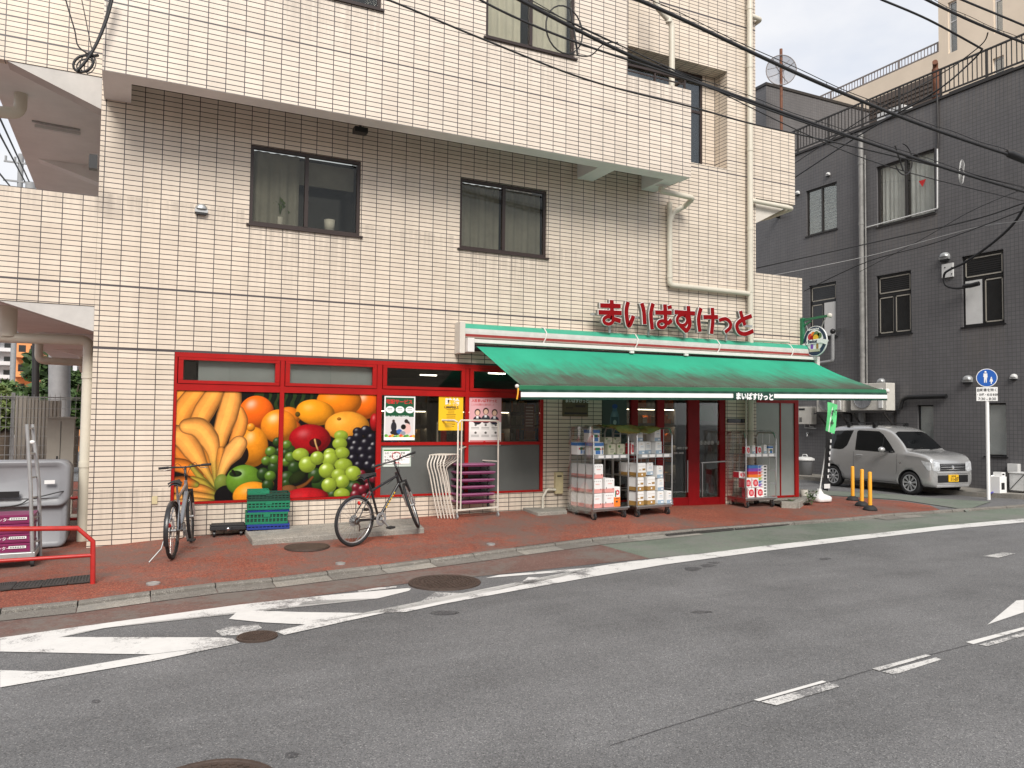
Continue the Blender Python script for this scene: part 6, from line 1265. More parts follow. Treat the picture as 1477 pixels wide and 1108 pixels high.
for k, yy in enumerate((.24, .45-.03)):
    for lv_ in range(3):
        place('pink', C1, r1, .012, yy, .197+lv_*.24, 'pink pack in the %s row, %s layer, behind the left cart cage side' % (('second', 'rear')[k], ('bottom', 'middle', 'top')[lv_]), 'toilet roll pack', gA, (.95, .85, 1))
place('pink', C1, r1, px1(600), .24, .197+.48, 'pink and white pack peeping out behind the top front one', 'toilet roll pack', gA, (.8, 1, .7)); place('pink', C1, r1, px1(625), .25, .197, 'pink pack behind the second front one at deck level', 'toilet roll pack', gA); place('pink', C1, r1, px1(625), .25, .197+.24, 'pink pack in the second layer behind the orange box', 'toilet roll pack', gA)
place('orange', C1, r1, px1(702), .03, .197, 'orange and white detergent box with a red letter on the left cart deck', 'detergent box', gA)
place('blue', C1, r1, px1(500), .03, 1.062, 'blue topped pack on the shelf at the left front of the left cart', 'pack', gA); place('blue', C1, r1, px1(490), .06, 1.275, 'blue topped pack lying on another, topmost on the left cart', 'pack', gA); place('blue', C1, r1, px1(578), .09, 1.062, 'narrow blue topped pack half behind the front one on the shelf', 'pack', gA, (.55, 1, 1)); place('blue', C1, r1, px1(440)+.03, .28, 1.062, 'blue topped pack at the back left of the left cart shelf', 'pack', gA)
for x, z, s_, lb in ((648, 1.062, 1, 'cream pack with green leaves, left one of the two on the left cart shelf'), (736, 1.062, 1, 'cream pack with green leaves, right one of the two on the left cart shelf'), (640, 1.244, .62, 'low cream pack lying on the left leafy pack'), (722, 1.244, .62, 'low cream pack lying on the right leafy pack')):
    place('leafy', C1, r1, px1(x), .04 if s_ == 1 else .1, z, lb, 'tissue pack', gA, (1, 1, s_))
C2, r2, W2_ = cart((918.5, 747), (969, 742), .6, 1.50, 1.06, 'roll container of brown and pale blue packs, middle one of the three by the entrance', film=False)
def px2(x): return (x-868)/(1168-868)*W2_
gB = 'packs on the middle roll container'
for x, z, lb in ((872, 0, 'white and brown pack, bottom left of the middle cart'), (968, 0, 'white and brown pack, second from the left on the middle cart deck'), (872, .24, 'white and brown pack, second layer at the left of the middle cart'), (968, .24, 'white and brown pack, second layer beside the pale blue one'), (888, .48, 'white and brown pack on top of the brown stack')):
    place('kraft', C2, r2, px2(x), .03, .197+z, lb, 'toilet roll pack', gB)
place('kraft', C2, r2, px2(872), .25, .197+.48, 'white and brown pack behind the top one, by the middle cart left post', 'toilet roll pack', gB)
for x, z, y, lb in ((1062, 0, .05, 'pale blue pack on the middle cart deck beside the brown packs'), (1124, 0, .0, 'pale blue pack at the bottom right corner of the middle cart'), (1066, .22, .06, 'pale blue pack in the second layer of the middle cart'), (1060, .44, .06, 'pale blue pack in the third layer at the right of the middle cart'), (988, .5, .1, 'pale blue pack in the third layer next to the top brown pack')):
    place('sky', C2, r2, px2(x), y, .197+z, lb, 'tissue pack', gB)
for x, z, y, lb in ((895, 1.062, .04, 'pale blue pack at the left of the middle cart shelf'), (1040, 1.062, .04, 'pale blue pack at the right of the middle cart shelf'), (985, 1.062, .14, 'pale blue pack set back between two others on the middle cart shelf'), (1034, 1.28, .05, 'pale blue pack topmost at the right of the middle cart'), (900, 1.28, .1, 'pale blue pack on the left of the upper shelf layer under the gold sheet')):
    place('sky', C2, r2, px2(x), y, z, lb, 'tissue pack', gB)
place('redc', C2, r2, px2(862), .12, 1.062, 'small red and white pack behind the left post of the middle cart', 'tissue pack', gB, (.4, .8, 1.1))
b = MB(); N = 26; K = 8; vs = []; rn = random.Random(4)
for j in range(K+1):
    for i in range(N+1):
        u = i/N; x = lerp(-.62, W2_*.62, u); zz = 1.53-.02*u-(.13*math.sin(math.pi*u) if j == 0 else 0)+.02*rn.random()-.03*math.sin(u*9+j); vs.append((x, lerp(-.04, .55, j/K), zz))
b.add(vs, [(j*(N+1)+i, j*(N+1)+i+1, (j+1)*(N+1)+i+1, (j+1)*(N+1)+i) for j in range(K) for i in range(N)], 0, True); o = b.build('foil_cover', 'gold_foil', loc=(0, 0, 0), label='crumpled gold foil sheet laid over the tops of two roll containers', cat='cover')
o.matrix_world = C2
C3, r3, W3_ = cart((1076, 733.5), (1119.5, 731.5), .55, 1.42, 1.02, 'roll container with red disc packs, rightmost, beside the low glass wing')
def px3(x): return (x-625)/(885-625)*W3_
gC = 'packs on the right roll container'
for x, z, lb in ((648, 0, 'white pack with a red disc, bottom row left on the right cart'), (724, 0, 'white pack with a red disc, bottom row beside the tissue boxes'), (622, .185, 'white pack with a red disc, second row against the left post of the right cart'), (684, .185, 'white pack with a red disc, second row in the middle of the right cart')):
    place('redc', C3, r3, px3(x), .02, .197+z, lb, 'tissue pack', gC, (.95, 1, 1))
place('redc', C3, r3, px3(600), .1, .197+.37, 'small white pack on top of the red disc packs', 'tissue pack', gC, (.9, 1, .65))
for i in range(10):
    place('t%d' % (i % 5), C3, r3, W3_-.475, .23, .197+(9-i)*.0595, ('blue', 'violet', 'red', 'orange', 'lime')[i % 5]+' tissue box, '+('upper' if i < 5 else 'lower')+' one of that colour in the right cart pile', 'tissue box', gC)
for x, z, s_, k, lb in ((640, 0, (.5, .7, .8), 'redc', 'small dark red pack at the left of the right cart shelf'), (690, 0, (.5, .7, .75), 'sky', 'small pale pack second on the right cart shelf'), (735, 0, (.55, .7, .8), 'redc', 'small red pack in the middle of the right cart shelf'), (790, 0, (.45, .7, .8), 'sky', 'small pale pack right of the middle on the right cart shelf'), (830, 0, (.55, .7, .7), 'blue', 'small blue pack at the right end of the right cart shelf')):
    place(k, C3, r3, px3(x), .03, 1.022, lb, 'pack', gC, s_)

# ------------------------------------------------------------------ tall white rack, its dollies, nested hoops
a, c_ = onG(659, 749), onG(718, 744.5); rz = math.atan2(c_[1]-a[1], c_[0]-a[0]); W_ = math.hypot(c_[0]-a[0], c_[1]-a[1]); D_ = .46; H_ = 1.56
t = empty('rack_trolley', (0, 0, 0), label='tall white tube rack on casters holding a stack of purple dollies', cat='rack')
b = MB(); r_ = .014
b.tube([(0, 0, .1), (-.0, 0, H_-.05), (.05, 0, H_), (W_-.05, 0, H_), (W_-.01, 0, H_-.05), (W_, 0, .1)], r_, 8)
b.tube([(0, .02, H_-.03), (-.04, .06, H_), (-.14, D_-.05, H_), (-.16, D_, H_-.04), (-.15, D_, .12)], r_, 8); b.tube([(.55*W_, D_, .12), (.55*W_, D_, H_-.01)], r_, 8); b.tube([(.78*W_, D_, .12), (.78*W_, D_, H_-.01)], r_, 8); b.tube([(-.14, D_, H_-.01), (W_, D_, H_-.01), (W_, 0, H_-.01)], r_*.9, 8)
b.bar((.03, 0, H_-.46), (.55*W_, D_, H_-.42), .018); b.bar((.78*W_, D_, H_-.66), (W_, 0, H_-.66), .016); b.bar((0, 0, .14), (W_, 0, .16), .026); b.bar((0, 0, .14), (-.15, D_, .14), .02); b.bar((W_, 0, .16), (W_*.95, D_, .14), .02); b.bar((.06, 0, .14), (.06, 0, H_-.02), .018)
b.build('frame', 'off_white_tube', t)
for x, y in ((0, 0), (W_, 0), (-.15, D_), (W_*.95, D_)):
    b = MB(); b.cyl((x-.012, y, .036), (x+.012, y, .036), .036, 12); b.bar((x, y, .03), (x, y, .12), .02); b.build('caster', 'galv', t)
t.location = (float(a[0]), float(a[1]), G(a[0], a[1])); t.rotation_euler = (0, 0, rz); Mr = Matrix.Translation(t.location) @ Matrix.Rotation(rz, 4, 'Z')
DO = empty('dolly', (0, 0, 0)); b = MB(); w2 = W_-.08
b.box(0, w2, 0, .40, .0, .022); [b.box(w2*i/6+.01, w2*(i+1)/6-.01, -.006, -.001, .003, .019) for i in range(6)]; b.build('deck', 'mauve', DO, bevel=.004)
b = MB(); b.box(.02, w2-.02, .01, .39, -.018, -.001); b.build('underframe', 'purple', DO)
for x, y in ((.07, .05), (w2-.10, .05), (.09, .33), (w2-.12, .33)):
    b = MB(); b.cyl((x-.012, y, -.062), (x+.012, y, -.062), .026, 10); b.bar((x, y, -.06), (x, y, -.017), .03, .012); b.build('caster', 'rubber', DO)
for i, z in enumerate((.84, .715, .595, .485, .365, .25)):
    o = DO if i == 0 else copy_tree(DO); o.location = Mr @ Vector((.04, .03, z)); o.rotation_euler = (0, 0, rz+random.uniform(-.02, .02))
    tag(o, label='purple flat dolly in the white rack, '+('topmost', 'second from the top', 'third from the top', 'third from the bottom', 'second from the bottom', 'lowest')[i]+' of six', cat='dolly', group='purple dollies stacked in the rack')
hb = onG(645, 750)
HP = None
for i in range(6):
    if HP is None:
        b = MB(); P = curve_pts([(.05, 0, 0), (-.02, 0, .35), (-.10, 0, .82), (-.15, 0, 1.05), (-.10, .03, 1.20), (-.06, .08, 1.235), (.16, .16, 1.245), (.22, .20, 1.22), (.21, .24, 1.13), (.06, .30, .98), (.09, .32, .80), (.16, .34, .35), (.20, .36, .02)], 5); b.tube([(p.x, p.y, p.z*.80+.02) for p in P], .012, 7); o = HP = b.build('tube_trolley', 'off_white_tube', loc=(0, 0, 0))
    else: o = HP.copy(); col.objects.link(o)
    o.location = (float(hb[0])-.16+.045*i, float(hb[1])+.10-.022*i, G(hb[0], hb[1])+.0); o.rotation_euler = (0, 0, rz+.05)
    tag(o, label='bent white tube trolley leaning by the rack, '+('farthest left', 'second from the left', 'third from the left', 'third from the right', 'second from the right', 'nearest the rack')[i]+' of six', cat='trolley', group='nested white tube trolleys')

# ------------------------------------------------------------------ crates and the black dolly at the wall
def crate(key, w_, d, h, m):
    b = MB(); th = .012; n = int(w_/.05); k_ = int(d/.05)
    b.box(0, w_, 0, d, 0, .012)
    for (z0, z1) in ((0.0125, .03), (h-.03, h)): b.box(0, w_, -.003, th, z0, z1); b.box(0, w_, d-th, d+.003, z0, z1); b.box(-.003, th, .0, d, z0+.0005, z1-.0005); b.box(w_-th, w_+.003, 0, d, z0+.0005, z1-.0005)
    for i in range(n+1):
        x = i*(w_-.016)/n; b.box(x, x+.016, 0, th-.001, .03, h-.03); b.box(x, x+.016, d-th+.001, d, .03, h-.03)
    for i in range(k_+1):
        y = i*(d-.016)/k_; b.box(0, th-.001, y, y+.016, .03, h-.03); b.box(w_-th+.001, w_, y, y+.016, .03, h-.03)
    if h > .09: b.box(.001, w_-.001, .001, th-.002, h*.5-.008, h*.5+.008); b.box(.001, th-.002, .001, d-.001, h*.5-.008, h*.5+.008)
    b.box(w_*.42, w_*.58, -.007, -.001, h*.6, h-.006)
    b.box(.014, w_-.014, .014, d-.014, .013, h-.035, 1)
    return b.build('crate', [m, 'dark_green_crate' if 'green' in m else 'black'], loc=(0, 0, 0))
a, c_ = onG(356, 765), onG(417.5, 760.5); a = onZ(356, 765, G(a[0], a[1])+.075); c_ = onZ(417.5, 760.5, G(c_[0], c_[1])+.075); rz = math.atan2(c_[1]-a[1], c_[0]-a[0]); W_ = math.hypot(c_[0]-a[0], c_[1]-a[1]); z = float(a[2])
for i, (m, h, w2, dx_, lb) in enumerate((('blue_crate', .075, W_, 0, 'low blue plastic crate at the very bottom of the stack'), ('green_crate', .165, W_*.99, -.02, 'deep green crate standing on the bottom blue one'), ('blue_crate', .03, W_*.97, .01, 'thin blue tray in the middle of the crate stack'), ('green_crate', .12, W_, 0, 'green crate just above the thin blue tray'), ('dark_green_crate', .11, W_, 0, 'very dark green crate on top of the stack'), ('green_crate', .06, W_*.5, 0, 'small bright green crate lying on the left half of the topmost one'))):
    o = crate(i, w2, .38 if i < 5 else .3, h, m); o.location = (float(a[0])+dx_, float(a[1])+.0+random.uniform(0, .01), z); o.rotation_euler = (0, 0, rz+random.uniform(-.012, .012)); z += h+.002; tag(o, label=lb, cat='crate', group='crates stacked on the slab')
    if i == 4: z -= .02
a, c_ = onG(302, 776.5), onG(352, 773); rz = math.atan2(c_[1]-a[1], c_[0]-a[0]); W_ = math.hypot(c_[0]-a[0], c_[1]-a[1])+.03
t = empty('dolly', (0, 0, 0), label='black plastic four-wheeled dolly on the ground left of the green crates', cat='dolly')
b = MB(); b.box(0, W_, 0, .40, .10, .155); b.box(.02, W_-.02, .02, .38, .155, .175); b.box(W_*.4, W_*.6, -.02, -.001, .10, .15); b.box(.05, .12, .3, .36, .176, .20); b.box(W_-.14, W_-.06, .3, .36, .176, .20); b.build('deck', 'rubber', t, bevel=.008)
for x, y in ((.06, .06), (W_-.07, .06), (.06, .33), (W_-.07, .33)): b = MB(); b.cyl((x-.015, y, .045), (x+.015, y, .045), .045, 12); b.bar((x, y, .05), (x, y, .1), .04); b.build('caster', 'black', t)
b = MB(); b.lathe([(0, -.024), (.022, -.024), (.022, -.02)], (W_*.5, 0, .12), 10, axis='y'); b.build('latch', 'chrome', t)
t.location = (float(a[0]), float(a[1]), G(a[0], a[1])); t.rotation_euler = (0, 0, rz)
b = MB(); q = wx(623, 699); b.box(q[0]-.07, q[0]+.04, .05, .1, .54, .74); b.build('carton', 'paper_white', label='small white carton standing behind the frosted pane by the tube handles', cat='carton')
# ------------------------------------------------------------------ bicycles
def bicycle(rear_px, front_px, zr, zf_, label, style, steer=0, lean=0, R_=.335):
    a = onZ(*rear_px, 0); 
    for i in range(8): a = onZ(*rear_px, G(a[0], a[1])+zr)
    c_ = onZ(*front_px, 0)
    for i in range(8): c_ = onZ(*front_px, G(c_[0], c_[1])+zf_)
    hd = math.atan2(c_[1]-a[1], c_[0]-a[0]); WB = 1.04
    t = empty('bicycle', (0, 0, 0), label=label, cat='bicycle')
    fm = style['frame']
    AX = Vector((-.27, 0, .60)).normalized(); A0 = Vector((WB-.135, 0, R_+.37)); SR = Matrix.Translation(A0) @ Matrix.Rotation(steer, 4, AX) @ Matrix.Translation(-A0)
    def wheel(cx, rot, fender):
        def T(x, y, z): return tuple(SR @ Vector((cx+x, y, R_+z))) if cx else (x, y, R_+z)
        def ringp(r, n=36): return [T(r*math.cos(2*math.pi*i/n), 0, r*math.sin(2*math.pi*i/n)) for i in range(n)]
        b = MB(); b.tube(ringp(R_-.022), .022, 8, closed=True)
        w_ = b.build('wheel', 'rubber', t)
        b = MB(); b.tube(ringp(R_-.05), .011, 6, closed=True); b.build('rim', style['rim'], w_)
        b = MB()
        for i in range(28):
            an = 2*math.pi*i/28; s = .018 if i % 2 else -.018; b.bar(T(.02*math.cos(an+.5), s, .02*math.sin(an+.5)), T((R_-.055)*math.cos(an), 0, (R_-.055)*math.sin(an)), .0022)
        b.build('spokes', 'steel', w_)
        b = MB(); b.cyl(T(0, -.045, 0), T(0, .045, 0), .02, 12); b.cyl(T(0, .02, 0), T(0, .024, 0), .075 if style.get('disc') else .035, 18); b.build('hub', 'galv', w_)
        if fender:
            b = MB(); N = 18; a0, a1 = fender; vs = []
            for i in range(N+1):
                an = R(lerp(a0, a1, i/N)); r = R_+.012; vs += [T(r*math.cos(an), -.028, r*math.sin(an)-.0), T((r+.012)*math.cos(an), 0, (r+.012)*math.sin(an)), T(r*math.cos(an), .028, r*math.sin(an))]
            b.add(vs, [(3*i+k, 3*i+3+k, 3*i+4+k, 3*i+1+k) for i in range(N) for k in (0, 1)], 0, True); b.build('mudguard', 'frame_black', t)
    wheel(0, 0, style.get('fr')); wheel(WB, steer, style.get('ff'))
    BB = Vector((.43, 0, .28)); ST = Vector((.30, 0, .74)); HT = Vector((.80, 0, .83)); HB = Vector((.84, 0, .70)); RA = Vector((0, 0, R_)); FA = Vector((WB, 0, R_))
    b = MB(); b.tube([BB, ST], .017, 8); b.tube([ST-Vector((-.01, 0, .06)), HT-Vector((0, 0, .02))], .018 if style.get('mtb') else .016, 8); b.tube([BB, HB], style.get('dt', .021), 10); b.tube([HT+Vector((-.005, 0, .03)), HB-Vector((-.008, 0, .03))], .021, 10)
    for s in (-1, 1):
        b.tube([RA+Vector((0, s*.06, 0)), BB+Vector((-.08, s*.035, .01)), BB+Vector((0, s*.02, 0))], .010, 6); b.tube([RA+Vector((0, s*.06, 0)), ST+Vector((-.08*.1, s*.025, -.07))], .009, 6)
    b.cyl(BB+Vector((0, -.04, 0)), BB+Vector((0, .04, 0)), .024, 12); b.build('frame', fm, t)
    if style.get('decal'):
        b = MB(); d = (HB-BB); 
        for k in range(6): p = BB+d*(.3+.08*k); b.bar(p+Vector((0, -.0235, 0)), p+d*.05+Vector((0, -.0235, 0)), .006, .012)
        b.build('decal', 'poster_yellow', t)
    def Fk(x, y, z): return SR @ Vector((x, y, z))
    b = MB()
    for s in (-1, 1): b.tube([Fk(WB, s*.055, R_), Fk(WB-.07, s*.055, R_+.20)], .014, 8, m=0); b.tube([Fk(WB-.07, s*.055, R_+.20), Fk(WB-.135, s*.052, R_+.37)], .018, 8, m=1)
    b.bar(Fk(WB-.135, -.07, R_+.375), Fk(WB-.135, .07, R_+.375), .035, .03, 1); b.tube([Fk(WB-.135, 0, R_+.37), Fk(WB-.27, 0, R_+.60)], .014, 8, m=1); b.build('fork', [style.get('fork', 'alloy'), 'frame_black'], t)
    hbz = R_+.66; b = MB(); sx_ = WB-.28
    b.tube([Fk(sx_, 0, hbz-.08), Fk(sx_+.0, 0, hbz-.01), Fk(sx_+.07, 0, hbz+.03)], .016, 8); b.tube([Fk(sx_+.01, -.30, hbz+.045), Fk(sx_+.05, -.14, hbz+.04), Fk(sx_+.07, -.05, hbz+.03), Fk(sx_+.07, .05, hbz+.03), Fk(sx_+.05, .14, hbz+.04), Fk(sx_+.01, .30, hbz+.045)], .012, 8); HBo = b.build('handlebar', 'frame_black', t)
    for s in (-1, 1):
        b = MB(); b.cyl(Fk(sx_+.03, s*.20, hbz+.043), Fk(sx_+.005, s*.32, hbz+.045), .017, 10); b.build('grip', 'rubber', HBo); b = MB(); b.tube([Fk(sx_+.06, s*.16, hbz+.03), Fk(sx_+.10, s*.18, hbz+.01), Fk(sx_+.08, s*.27, hbz-.0)], .006, 6); b.build('brake_lever', 'steel', HBo)
    b = MB()
    for s in (-1, 1): b.tube(curve_pts([Fk(sx_+.08, s*.15, hbz+.03), Fk(sx_+.19, s*.10, hbz+.07), Fk(sx_+.20, s*.02, hbz-.05), Fk(sx_+.13, 0, hbz-.16), Vector((.62, 0, .72))], 6), .0035, 5)
    b.build('cable', 'cable', t)
    SP_ = ST+Vector((-.035, 0, .15)); b = MB(); b.tube([ST-Vector((-.01, 0, .05)), SP_+Vector((0, 0, -.02))], .013, 8); b.build('seat_post', 'galv' if style.get('silverpost') else 'frame_black', t)
    b = MB(); vs = []; prof = [(-.13, .075, 0), (-.11, .085, .02), (-.03, .075, .022), (.05, .035, .016), (.13, .022, .014), (.15, .012, .006)]
    for (x, hw_, z) in prof:
        for k in range(7):
            u = -1+k/3; vs.append((SP_.x+x, hw_*u, SP_.z+z+.025-.03*abs(u)**2.2))
    fs = [(i*7+k, (i+1)*7+k, (i+1)*7+k+1, i*7+k+1) for i in range(5) for k in range(6)]; vs2 = [(x, y*.9, z-.03) for x, y, z in vs]; b.add(vs, fs, 0, True); b.add(vs2, [f[::-1] for f in fs], 0, True); b.bar((SP_.x-.08, 0, SP_.z-.012), (SP_.x+.1, 0, SP_.z-.012), .03, .02); b.build('saddle', 'rubber', t)
    b = MB(); yc = -.05; b.lathe([(.055, yc), (.09, yc), (.095, yc-.003), (.09, yc-.006), (.055, yc-.006)], (BB.x, 0, BB.z), 24, axis='y', sm=False); b.lathe([(0, yc-.002), (.03, yc-.002)], (BB.x, 0, BB.z), 12, axis='y')
    for k in range(4): an = k*math.pi/2+.4; b.bar((BB.x, yc, BB.z), (BB.x+.07*math.cos(an), yc, BB.z+.07*math.sin(an)), .014, .006)
    b.build('chainring', 'rim_dark' if False else 'galv', t)
    b = MB(); CR = .17; an = style.get('crank', -.5)
    for s, q in ((-1, 0), (1, math.pi)):
        e = Vector((BB.x+CR*math.cos(an+q), s*.075, BB.z+CR*math.sin(an+q))); b.bar(BB+Vector((0, s*.065, 0)), e, .022, .014); b.box(e.x-.045, e.x+.045, e.y, e.y+s*.09, e.z-.011, e.z+.011, 1)
    b.build('crank', ['galv', 'rubber'], t)
    b = MB()
    for r0, off in ((.095, .0), ): 
        b.bar((BB.x, yc-.003, BB.z+.092), (0, yc-.003, R_+.045), .005, .009); b.bar((BB.x, yc-.003, BB.z-.092), (.02, yc-.003, R_-.12), .005, .009)
    b.lathe([(.02, yc), (.05, yc-.003)], (0, 0, R_), 16, axis='y'); b.tube([(0, yc-.012, R_), (.03, yc-.012, R_-.08), (.02, yc-.012, R_-.14)], .010, 6); b.build('chain', 'iron', t)
    b = MB()
    if style.get('kick') == 'two': b.tube([(.02, .07, R_), (-.04, .12, .14), (-.12, .24, -.0)], .008, 6)
    else: b.tube([(.34, .03, .26), (.24, .12, .10), (.18, .19, .0)], .009, 6)
    b.build('kickstand', 'galv', t)
    b = MB(); b.lathe([(0, -.012), (.026, -.008), (.028, .004), (0, .004)], (-.02 if style.get('fr') else .16, .0, 0), 14, axis='x')
    p = style.get('refl', (-.07, 0, .60)); b.v = [(v[0]+p[0], v[1]+p[1], v[2]+p[2]) for v in b.v]; b.build('reflector', 'amber_reflector', t)
    if style.get('motor'):
        b = MB(); b.lathe([(0, -.06), (.08, -.06), (.09, -.045), (.09, .045), (.08, .06), (0, .06)], (BB.x+.04, 0, BB.z+.02), 18, axis='y'); b.build('motor', 'frame_black', t)
        b = MB(); b.bar(BB+Vector((.12, 0, .17)), HB-Vector((.08, 0, .10)), .075, .07); b.build('battery', 'frame_black', t)
    t.location = (float(a[0]), float(a[1]), float(a[2])); pit_ = math.atan2(float(c_[2]-a[2]), WB); t.rotation_euler = (lean, -pit_, hd)
    return t
bicycle((249, 806.5), (275, 781), 0, 0, 'silver grey bicycle with black mudguard standing end-on before the banana poster', dict(frame='frame_grey', rim='frame_black', fr=(20, 200), disc=True, kick='two', silverpost=True, dt=.03, crank=-1.1, refl=(-.16, 0, .44), fork='alloy', decal=False), steer=.12, lean=R(-1.5), R_=.345)
bicycle((513, 787.5), (588, 763.5), 0, .075, 'black and gold mountain bicycle with its front wheel on the concrete slab', dict(frame='frame_black', rim='alloy', disc=True, mtb=True, crank=-.9, refl=(-.07, -.0, .56), fork='alloy', decal=True), steer=.80, lean=R(2.0), R_=.34)

# ------------------------------------------------------------------ the silver kei car
a = onG(1313, 713.5); z0 = G(a[0], a[1]); c_ = onG(1197, 708)
hd = R(-94)
t = empty('parked_car', (0, 0, 0), label='silver boxy kei wagon parked nose out along the dark building', cat='car')
CAR = t
ST_ = [ # x from rear, half width, bottom, belt z, top z, top half width, shoulder round
 (.00, .60, .34, .90, 1.02, .50), (.03, .665, .30, .93, 1.22, .52), (.08, .700, .27, .95, 1.42, .53), (.20, .722, .24, .97, 1.575, .545), (.45, .735, .22, .975, 1.625, .56), (.80, .7375, .21, .975, 1.645, .565), (1.2, .7375, .21, .97, 1.65, .57), (1.6, .7375, .21, .96, 1.64, .57), (1.95, .7375, .21, .95, 1.60, .565), (2.15, .7375, .21, .94, 1.53, .565), (2.35, .7375, .21, .935, 1.385, .575), (2.52, .7375, .21, .93, 1.235, .60), (2.64, .737, .21, .925, 1.10, .635), (2.70, .736, .21, .92, 1.055, .665), (2.90, .734, .21, .91, 1.03, .665), (3.10, .728, .21, .895, 1.00, .65), (3.24, .715, .215, .87, .965, .63), (3.32, .695, .22, .835, .92, .605), (3.365, .672, .235, .79, .865, .58), (3.388, .645, .26, .70, .77, .56), (3.395, .61, .30, .58, .64, .53)]
def ring(s):
    x, w_, zb, bl, zt, wt = s; P = [(0, zb), (w_*.86, zb), (w_*.97, zb+.05), (w_, zb+.14), (w_*1.0, lerp(zb, bl, .5)), (w_*.992, lerp(zb, bl, .78)), (w_*.975, bl), (lerp(w_, wt, .22), lerp(bl, zt, .18)), (lerp(w_, wt, .55), lerp(bl, zt, .55)), (lerp(w_, wt, .85), lerp(bl, zt, .84)), (wt*.97, lerp(bl, zt, .955)), (wt*.86, lerp(bl, zt, .992)), (wt*.5, zt+.012*(zt > 1.3)), (0, zt+.016*(zt > 1.3))]
    return [(x, -y, z) for y, z in P] + [(x, y, z) for y, z in P[-2:0:-1]]
b = MB(); rg = [ring(s) for s in ST_]; n = len(rg[0]); vs = [p for r_ in rg for p in r_]
b.add(vs, [(i*n+j, i*n+(j+1) % n, (i+1)*n+(j+1) % n, (i+1)*n+j) for i in range(len(rg)-1) for j in range(n)] + [tuple(range(n))[::-1], tuple(range((len(rg)-1)*n, len(rg)*n))], 0, True)
body = b.build('body', ['silver_car', 'black'], t); me = body.data
bm = bmesh.new(); bm.from_mesh(me); bmesh.ops.recalc_face_normals(bm, faces=bm.faces[:]); bmesh.ops.subdivide_edges(bm, edges=bm.edges[:], cuts=1, use_grid_fill=True, smooth=.6); bm.to_mesh(me); bm.free()
FXW, RXW, WR = 2.80, .36, .278
cb = MB()
for x in (FXW, RXW): cb.cyl((x, -1.0, WR), (x, 1.0, WR), WR+.05, 40)
cut = cb.build('cutter', 'black', loc=(0, 0, 0)); cut.data.materials.clear(); cut.data.materials.append(M['black'])
md = body.modifiers.new('b', 'BOOLEAN'); md.object = cut; md.operation = 'DIFFERENCE'; md.solver = 'EXACT'; md.material_mode = 'TRANSFER'
bpy.context.view_layer.update(); dg = bpy.context.evaluated_depsgraph_get(); nm = bpy.data.meshes.new_from_object(body.evaluated_get(dg)); body.modifiers.clear(); body.data = nm; bpy.data.objects.remove(cut)
nm.name = 'body'
tree = BVHTree.FromPolygons([v.co[:] for v in me.vertices], [p.vertices[:] for p in me.polygons])
def conform(name, poly, view, m, off=.004, step=.06, parent=None, mirror=False, **kw):
    # poly in (x,z) for 'side' (right side, -y) or (y,z) for 'front'/'rear'; laid onto the body surface
    res = None
    for sgn in ((-1, 1) if mirror else (-1,)):
        bm = bmesh.new(); bm.faces.new([bm.verts.new((p[0], p[1], 0)) for p in poly]); bmesh.ops.triangulate(bm, faces=bm.faces[:])
        for ax in (0, 1):
            lo, hi = min(p[ax] for p in poly), max(p[ax] for p in poly); q = lo+step
            while q < hi: bmesh.ops.bisect_plane(bm, geom=bm.verts[:]+bm.edges[:]+bm.faces[:], plane_co=(q, q, 0), plane_no=(1, 0, 0) if ax == 0 else (0, 1, 0)); q += step
        bm.verts.ensure_lookup_table(); bm.verts.index_update(); vs = []
        for v in bm.verts:
            if view == 'side': o, d = Vector((v.co.x, sgn*2, v.co.y)), Vector((0, -sgn, 0))
            elif view == 'front': o, d = Vector((5, v.co.x*(-sgn if mirror else 1), v.co.y)), Vector((-1, 0, 0))
            else: o, d = Vector((-2, v.co.x, v.co.y)), Vector((1, 0, 0))
            h = tree.ray_cast(o, d); 
            vs.append((h[0]+h[1]*off*(1 if h[1].dot(d) < 0 else -1))[:] if h[0] is not None else (o+d*1.3)[:])
        mb = MB(); mb.add(vs, [[v.index for v in f.verts] for f in bm.faces], 0, True); bm.free(); res = mb.build(name, m, parent or t, **kw)
    return res
conform('side_window', [(.20, 1.02), (.17, 1.20), (.24, 1.42), (.36, 1.50), (.98, 1.52), (.84, 1.12), (.72, 1.03), (.60, 1.005)], 'side', 'car_glass', mirror=True)
conform('side_window', [(1.13, 1.01), (1.11, 1.50), (1.16, 1.525), (1.80, 1.51), (1.95, 1.43), (2.16, 1.23), (2.38, 1.0), (2.30, .985)], 'side', 'car_glass', mirror=True)
conform('door_pillar', [(1.98, .99), (2.0, 1.0), (2.0, 1.37), (1.97, 1.40)], 'side', 'black', off=.007, mirror=True)
conform('windscreen', [(-.60, 1.11), (-.53, 1.46), (-.40, 1.51), (.40, 1.51), (.53, 1.46), (.60, 1.11), (.3, 1.085), (-.3, 1.085)], 'front', 'car_glass')
b = MB(); b.tube([(2.70, -.52, 1.075), (2.66, -.1, 1.12)], .008, 6); b.tube([(2.70, .1, 1.08), (2.66, .5, 1.12)], .008, 6); b.build('wiper', 'black', t)
conform('headlight', [(-.655, .62), (-.66, .80), (-.60, .83), (-.43, .80), (-.42, .62), (-.5, .58)], 'front', 'head_glass', off=.006, step=.04, mirror=True)
conform('headlight', [(3.12, .84), (3.33, .80), (3.37, .63), (3.31, .61), (3.24, .68)], 'side', 'head_glass', off=.004, step=.03, mirror=True)
conform('grille', [(-.42, .60), (-.43, .77), (.43, .77), (.42, .60)], 'front', 'black', off=.008)
b = MB(); 
for z_ in (.635, .69, .745): b.box(3.395-.055, 3.395+.012, -.40, .40, z_-.007, z_+.007)
